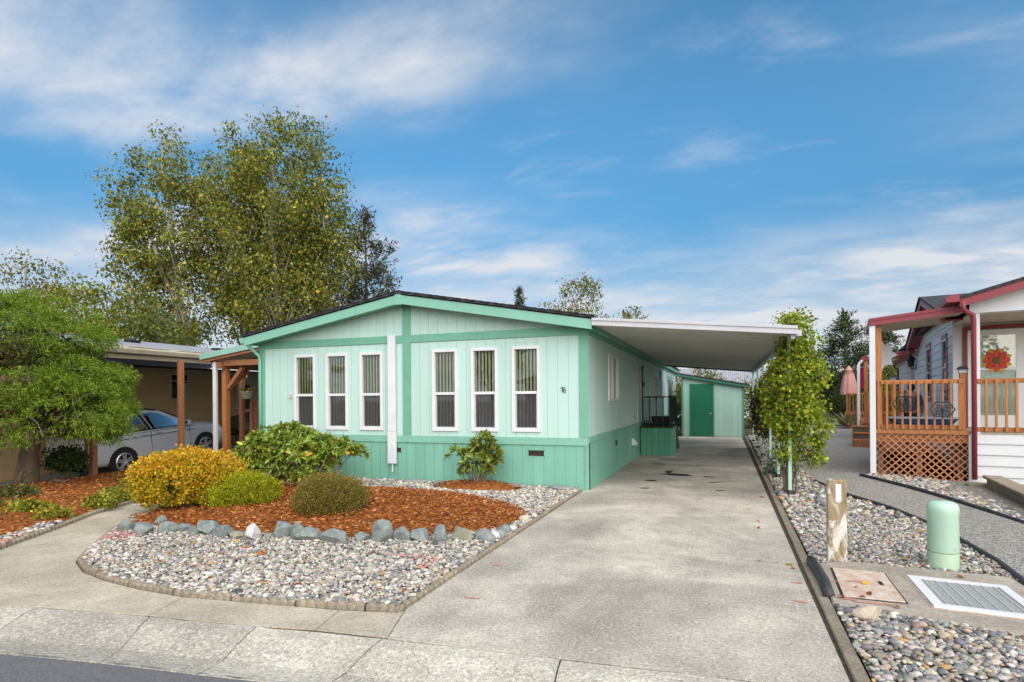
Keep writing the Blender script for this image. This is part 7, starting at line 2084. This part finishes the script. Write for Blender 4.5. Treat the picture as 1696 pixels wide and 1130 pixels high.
# ------------------------------------------------------------------ clipped and loose shrubs in the beds
def clipped(name, label, c, rad, n, size, pal, wts, seed, aspect=0.6, amp=0.10, k=3.0, zb=0.08, rot=0.0, lump=0.045, top_pal=None, mat='leaf', shell=0.22, per=7):
    """dense clipped mound: small leaf clumps set over the surface, a few deeper in"""
    r = np.random.default_rng(seed)
    s = thing(name, label, 'shrub', (c[0], c[1], zb))
    P, d = ellipsoid_shell(n // per, (0, 0, 0), rad, shell, seed, amp, k, -0.62, r)
    ca, sa = math.cos(rot), math.sin(rot)
    P = np.stack([P[:, 0] * ca - P[:, 1] * sa, P[:, 0] * sa + P[:, 1] * ca, P[:, 2]], 1) + np.array(c)
    d = np.stack([d[:, 0] * ca - d[:, 1] * sa, d[:, 0] * sa + d[:, 1] * ca, d[:, 2]], 1)
    ok = (P[:, 2] > zb) & ~((ndir(P * 3.2, seed + 3, 2.2) < -0.42) & (d[:, 2] < 0.6))     # hollows low on the sides
    P, d = P[ok], d[ok]
    sh_i = r.choice(len(P), 70)                                   # stray shoots
    shoots = np.concatenate([P[sh_i] + d[sh_i] * t for t in (0.03, 0.06, 0.09)]); sd2 = np.tile(d[sh_i], (3, 1))
    P, d = np.concatenate([P, shoots]), np.concatenate([d, sd2])
    cid = np.repeat(np.arange(len(P)), per); m = len(cid)
    Q = P[cid] + r.normal(size=(m, 3)) * lump
    D = d[cid] * 0.8 + r.normal(size=(m, 3)) * 0.75 + np.array([0, 0, 0.2])
    V = leaf_verts(Q, D, size * np.exp(r.normal(size=m) * 0.22), aspect, 0.0, 0.15, r)
    col = pick_cols(m, pal, wts, 0.14, r) * np.repeat(1 + r.normal(size=len(P)) * 0.12, per)[:, None]
    if top_pal is not None:
        up_ = np.clip((d[cid][:, 2] + 0.25 + 0.5 * ndir(P[cid] * 2, seed + 5, 1.5)), 0, 1)
        hit = r.random(m) < up_ * 0.75
        tp = pick_cols(m, *top_pal, 0.14, r)
        col[hit] = tp[hit]
    link('foliage', np_mesh('foliage', V, LEAF_F, np.clip(col, 0.004, 0.9)), M[mat], s)
    # twiggy inside
    tw = MB()
    for i in range(46):
        e = P[r.integers(len(P))]
        b = Vector((c[0] + r.normal() * rad[0] * 0.15, c[1] + r.normal() * rad[1] * 0.15, zb - 0.03))
        e = Vector(e); mm = b.lerp(e, 0.55) + Vector((0, 0, 0.05))
        tw.tube([b, mm, b.lerp(e, 0.96)], [0.012, 0.008, 0.003], 4, cap=False)
    tw.build('stems', M['twig'], s)['kind'] = 'stuff'
    # shaded inner leaves
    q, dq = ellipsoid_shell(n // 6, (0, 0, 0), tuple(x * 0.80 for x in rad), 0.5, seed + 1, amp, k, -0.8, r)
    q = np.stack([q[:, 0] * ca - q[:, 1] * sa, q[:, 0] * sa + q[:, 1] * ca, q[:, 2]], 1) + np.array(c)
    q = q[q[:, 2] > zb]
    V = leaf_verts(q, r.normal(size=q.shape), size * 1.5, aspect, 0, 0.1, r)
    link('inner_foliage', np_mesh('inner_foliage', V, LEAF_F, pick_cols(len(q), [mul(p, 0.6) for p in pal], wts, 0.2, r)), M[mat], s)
    return s
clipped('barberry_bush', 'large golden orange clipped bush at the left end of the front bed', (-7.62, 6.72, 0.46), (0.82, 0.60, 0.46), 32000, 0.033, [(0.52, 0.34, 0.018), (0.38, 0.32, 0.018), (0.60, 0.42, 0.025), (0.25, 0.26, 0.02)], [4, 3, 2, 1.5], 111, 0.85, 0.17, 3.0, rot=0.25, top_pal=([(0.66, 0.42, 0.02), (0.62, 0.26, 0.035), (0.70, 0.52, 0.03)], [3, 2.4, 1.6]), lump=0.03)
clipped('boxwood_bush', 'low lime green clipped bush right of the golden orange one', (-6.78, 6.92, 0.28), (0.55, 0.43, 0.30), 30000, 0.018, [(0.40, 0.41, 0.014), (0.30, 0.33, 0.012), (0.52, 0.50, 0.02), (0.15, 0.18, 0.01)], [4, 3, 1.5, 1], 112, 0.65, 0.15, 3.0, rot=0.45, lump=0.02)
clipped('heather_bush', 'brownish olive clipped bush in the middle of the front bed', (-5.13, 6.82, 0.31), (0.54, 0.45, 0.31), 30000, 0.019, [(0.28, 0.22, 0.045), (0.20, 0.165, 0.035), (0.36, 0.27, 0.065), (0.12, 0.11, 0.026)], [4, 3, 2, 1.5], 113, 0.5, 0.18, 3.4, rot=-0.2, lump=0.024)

def leaf6(P, D, size, width, fold=0.10, rng=RNG, upb=0.8):
    n = len(P)
    D = unit(D)
    S = unit(np.cross(D, unit(rng.normal(size=(n, 3)) * 0.35 + np.array([0, 0, upb]))))
    N = np.cross(S, D)
    size = np.asarray(size).reshape(-1, 1) * np.ones((n, 1)); w = size * width * 0.5
    return np.stack([P, P + D * size * 0.3 + S * w * 0.85 + N * size * fold, P + D * size * 0.68 + S * w + N * size * fold * 0.7, P + D * size - N * size * 0.06, P + D * size * 0.68 - S * w + N * size * fold * 0.7, P + D * size * 0.3 - S * w * 0.85 + N * size * fold], 1)
L6F = [(0, 1, 2, 3), (0, 3, 4, 5)]
def rhodo(name, label, base, lobes, nwh, seed, size=0.115, pal=None, wts=None, old=0.02, stems=22, zmin=-0.45, per=9):
    r = np.random.default_rng(seed)
    s = thing(name, label, 'shrub', base)
    pal = pal or [(0.22, 0.31, 0.04), (0.14, 0.22, 0.036), (0.32, 0.39, 0.05), (0.42, 0.41, 0.05)]
    wts = wts or [4, 3, 2, 1]
    W, Dw = [], []
    vol = sum(l[1][0] * l[1][2] for l in lobes)
    for i, (c, rad) in enumerate(lobes):
        p, d = ellipsoid_shell(int(nwh * rad[0] * rad[2] / vol), c, rad, 0.42, seed + i, 0.15, 2.5, zmin, r)
        W.append(p); Dw.append(d)
    W, Dw = np.concatenate(W), np.concatenate(Dw)
    m = len(W) * per
    cid = np.repeat(np.arange(len(W)), per)
    ax = unit(Dw * 0.8 + np.array([0, 0, 0.55]) + r.normal(size=Dw.shape) * 0.25)
    t1 = unit(np.cross(ax, r.normal(size=ax.shape))); t2 = np.cross(ax, t1)
    a = np.tile(np.arange(per) * 2 * np.pi / per, len(W)) + r.normal(size=m) * 0.25
    lift = r.uniform(-0.1, 0.85, m)[:, None]
    D = t1[cid] * np.cos(a)[:, None] + t2[cid] * np.sin(a)[:, None] + ax[cid] * lift
    P = W[cid] + ax[cid] * (r.uniform(-0.02, 0.015, m))[:, None]
    V = leaf6(P, D, size * np.exp(r.normal(size=m) * 0.2), 0.34, 0.06, r)
    c = pick_cols(m, pal, wts, 0.14, r) * np.repeat(1 + r.normal(size=len(W)) * 0.14, per)[:, None]
    hit = r.random(m) < old
    c[hit] = pick_cols(int(hit.sum()), [(0.52, 0.17, 0.02), (0.55, 0.30, 0.03), (0.35, 0.07, 0.02)], [3, 2, 1], 0.1, r)
    link('foliage', np_mesh('foliage', V, L6F, np.clip(c, 0.004, 0.9)), M['leaf_gloss'], s)
    st = MB(); b = Vector(base)
    for i in r.choice(len(W), min(stems, len(W)), False):
        e = Vector(W[i])
        b0 = b + Vector((r.normal() * 0.07, r.normal() * 0.06, -0.02))
        mm = b0.lerp(e, 0.5) + Vector((r.normal() * 0.06, r.normal() * 0.06, -0.06))
        st.tube([b0, mm, e], [0.020, 0.013, 0.006], 5, cap=False)
    st.build('stems', M['bark_pale'], s, smooth=True)['kind'] = 'stuff'
    return s
rhodo('rhododendron', 'broad dense rhododendron against the left of the house front', (-8.15, 9.75, 0.08), [((-8.40, 9.65, 0.74), (0.80, 0.52, 0.42)), ((-8.05, 9.6, 0.84), (0.62, 0.48, 0.36)), ((-7.55, 9.55, 0.70), (0.48, 0.45, 0.32)), ((-8.95, 9.6, 0.60), (0.48, 0.45, 0.36)), ((-8.35, 9.5, 0.42), (0.80, 0.42, 0.28)), ((-7.65, 9.5, 0.45), (0.42, 0.36, 0.26))], 1050, 121, 0.112, old=0.012, zmin=-0.8)
rhodo('rhododendron', 'open leggy rhododendron on bare stems between the bushes and the house', (-6.88, 8.60, 0.12), [((-7.05, 8.6, 0.70), (0.40, 0.36, 0.22)), ((-6.75, 8.75, 0.58), (0.34, 0.32, 0.22)), ((-6.55, 8.9, 0.74), (0.38, 0.34, 0.22)), ((-6.35, 9.1, 0.70), (0.26, 0.3, 0.16)), ((-6.8, 8.45, 0.32), (0.30, 0.22, 0.14))], 270, 122, 0.115, old=0.03, stems=30, zmin=-0.3)
rhodo('rhododendron', 'small upright rhododendron on the mound in front of the right windows', (-4.25, 9.95, 0.12), [((-4.25, 9.95, 0.48), (0.36, 0.32, 0.34)), ((-4.15, 9.95, 0.80), (0.22, 0.2, 0.22)), ((-4.62, 9.9, 0.62), (0.14, 0.14, 0.12)), ((-3.98, 9.95, 0.62), (0.16, 0.16, 0.22))], 120, 123, 0.125, [(0.19, 0.25, 0.035), (0.12, 0.18, 0.03), (0.30, 0.34, 0.045), (0.28, 0.16, 0.035)], [4, 3, 2, 0.5], 0.01, 16)

# low plants in the left bed
LOW = [(-9.42, 5.62, 0.30, 0.10, 0, 'yellow green creeper second along the left walkway edging'), (-8.80, 5.55, 0.28, 0.11, 0, 'yellow creeper at the edging nearest the middle of the left walk'), (-9.05, 6.40, 0.30, 0.12, 0, 'yellow green creeper further up the left walkway edging'), (-9.35, 6.85, 0.26, 0.12, 0, 'small yellow creeper beside the walkway joint'), (-9.75, 7.55, 0.36, 0.18, 0, 'taller green creeper in front of the brown post'),
       (-10.95, 6.25, 0.50, 0.12, 1, 'flat olive juniper below the cypress'), (-10.35, 5.55, 0.46, 0.13, 1, 'grey green juniper at the left edge of the picture'), (-9.25, 4.75, 0.42, 0.20, 2, 'reddish green plant in the left corner of the bed')]
PALS = [([(0.34, 0.33, 0.03), (0.22, 0.25, 0.03), (0.42, 0.30, 0.03), (0.12, 0.14, 0.02)], [3, 3, 1.5, 1.5]), ([(0.12, 0.15, 0.035), (0.17, 0.17, 0.045), (0.08, 0.09, 0.03)], [3, 2, 2]), ([(0.20, 0.20, 0.035), (0.30, 0.16, 0.05), (0.26, 0.26, 0.05), (0.10, 0.10, 0.03)], [3, 1.5, 2, 2])]
for k, (x, y, w, h, pi_, lb) in enumerate(LOW):
    z0 = float(zleft(np.array([x]), np.array([y]))[0])
    bushy('ground_plant', lb, (x, y, z0), [(x, y, z0 + h * 0.4, w, w * 0.7, h)], 60, 22, 0.05, 0.045, *PALS[pi_], 140 + k, cat='plant', stem=0.012, shell=0.7)

# ------------------------------------------------------------------ vine on the carport posts
VP = [(0.26, 0.34, 0.025), (0.17, 0.24, 0.022), (0.40, 0.41, 0.03), (0.10, 0.15, 0.018), (0.52, 0.44, 0.035)]
vn = thing('climbing_vine', 'big leafy yellow green vine climbing the front carport post', 'vine', (1.08, 10.9, 0.02))
VE = [((1.16, 10.80, 1.95), (0.46, 0.42, 0.60)), ((1.18, 10.76, 1.35), (0.44, 0.40, 0.48)), ((1.02, 11.1, 1.55), (0.40, 0.5, 0.72)), ((1.20, 10.9, 2.48), (0.32, 0.34, 0.38)), ((1.20, 11.2, 2.98), (0.28, 0.30, 0.14)), ((1.00, 10.95, 0.72), (0.20, 0.2, 0.22)), ((1.42, 10.9, 0.78), (0.18, 0.2, 0.24)), ((1.12, 12.4, 1.7), (0.36, 0.7, 0.9))]
C = crown_clusters([c + r_ for c, r_ in VE], 680, 151, 0.55, 0.2)
V, c = cluster_leaves(C, 26, 0.07, 0.052, VP, [4, 3, 2, 1.6, 0.5], 151, aspect=0.8, droop=0.15, cl_jit=0.16)
link('foliage', np_mesh('foliage', V, LEAF_F, c), M['leaf'], vn)
r = np.random.default_rng(152)
st = MB()
for k in range(9):
    x0, y0 = 1.05 + r.normal() * 0.09, 10.92 + r.normal() * 0.10
    pts = [(x0, y0, 0.0)] + [(x0 + (1.2 - x0) * t + r.normal() * 0.05, y0 + (11.15 - y0) * t + r.normal() * 0.05, 2.7 * t) for t in (0.15, 0.3, 0.5, 0.7, 0.9)]
    st.tube(pts, [0.016, 0.015, 0.012, 0.010, 0.007, 0.004], 5)
for k in range(26):     # loose shoots
    p = Vector(C[r.integers(len(C))]); d = Vector(r.normal(size=3)).normalized() * r.uniform(0.15, 0.35)
    st.tube([p, p + d * 0.5 + Vector((0, 0, 0.05)), p + d], [0.005, 0.004, 0.002], 4, cap=False)
st.build('stems', M['twig'], vn)['kind'] = 'stuff'
bushy('climbing_vine', 'browning vine further back along the carport posts', (1.12, 16.4, 0.02), [(1.12, 15.6, 1.35, 0.26, 0.7, 0.75), (1.10, 17.6, 1.3, 0.26, 0.9, 0.8), (1.12, 19.6, 1.2, 0.28, 0.9, 0.75)], 260, 20, 0.10, 0.075, [(0.10, 0.075, 0.03), (0.065, 0.075, 0.02), (0.13, 0.15, 0.03), (0.06, 0.035, 0.02)], [3, 3, 1.4, 2], 153, cat='vine')
bushy('silver_plant', 'small silvery plant at the foot of the carport posts', (1.18, 13.6, 0.02), [(1.15, 13.6, 0.22, 0.32, 0.4, 0.2)], 60, 20, 0.06, 0.06, [(0.40, 0.46, 0.42), (0.28, 0.34, 0.28), (0.16, 0.20, 0.12)], [3, 2, 2], 154, cat='plant', stem=0.012)
# spiky plant by the far path
sp = thing('spiky_plant', 'pale spiky leaved plant at the end of the grey path', 'plant', (6.0, 34.2, 0))
n = 60; a = RNG.uniform(0, 6.28, n)
D = np.stack([np.cos(a), np.sin(a), RNG.uniform(0.3, 1.6, n)], 1)
link('leaves', np_mesh('leaves', leaf6(np.tile([[6.0, 34.2, 0.1]], (n, 1)), D, RNG.uniform(0.7, 1.1, n), 0.08, 0.03), L6F, pick_cols(n, [(0.25, 0.30, 0.16), (0.34, 0.36, 0.22)], [1, 1])), M['leaf_gloss'], sp)
# a few fallen leaves
n = 90
Pf = np.concatenate([np.stack([RNG.uniform(0.82, 2.3, 50), RNG.uniform(4.0, 12, 50)], 1), np.stack([RNG.uniform(-6.5, -2.5, 25), RNG.uniform(4.1, 5.3, 25)], 1), np.stack([RNG.uniform(0.3, 0.68, 15), RNG.uniform(5, 14, 15)], 1)])
P3 = np.concatenate([Pf, np.full((n, 1), 0.055)], 1); P3[75:, 2] = 0.006; P3[:50, 2] = np.where(inside(Pf[:50], PAD), 0.055, 0.05)
a = RNG.uniform(0, 6.28, n)
V = leaf6(P3, np.stack([np.cos(a), np.sin(a), RNG.normal(size=n) * 0.1], 1), RNG.uniform(0.04, 0.08, n), 0.6, 0.05)
tag(link('fallen_leaves', np_mesh('fallen_leaves', V, L6F, pick_cols(n, [(0.42, 0.12, 0.02), (0.50, 0.30, 0.03), (0.25, 0.09, 0.03)], [2, 2, 2])), M['leaf']), 'scattered fallen orange leaves on gravel and concrete', 'leaves', kind='stuff')

# ------------------------------------------------------------------ the far side of the street, mirrored in the window panes
ah = thing('street_house', 'grey blue gabled house across the street, mirrored in the right window pane', 'house', (-7.0, -20.0, 0))
MB().box(-13.0, -28.0, 0, -2.0, -18.0, 2.8).build('wall', paint('grey_blue_wall', (0.26, 0.30, 0.33), 0.7, 0.05, 2, 0.1, 30, rnd=0), ah)
MB().prism([(-13.6, -28.4, 2.7), (-7.5, -28.4, 4.3), (-1.4, -28.4, 2.7), (-1.4, -28.4, 2.85), (-7.5, -28.4, 4.45), (-13.6, -28.4, 2.85)], (0, 10.8, 0)).build('roof', M['roof_black'], ah)
MB().box(-13.6, -17.62, 2.68, -1.4, -17.56, 2.86).build('fascia', M['white'], ah)
for x in (-11.5, -8.6, -4.8):
    w = MB().box(x, -18.0, 1.0, x + 1.3, -17.95, 2.3).build('window', M['white'], ah)
    MB().box(x + 0.08, -17.949, 1.08, x + 1.22, -17.94, 2.22).build('pane', M['black'], w)
for k, (x, y, lb) in enumerate([(-16.5, -21.0, 'leafy tree across the street, mirrored left of the gabled house'), (2.5, -22.0, 'leafy tree across the street, mirrored right of the gabled house')]):
    broadleaf('street_tree', lb, (x, y, 0), (x, y, 7.0), [(x, y, 5.6, 2.8, 2.8, 2.8)], 110, 30, 0.4, 0.2, HED, [3, 2, 2, 0.4], 0.16, 170 + k, M['bark'])
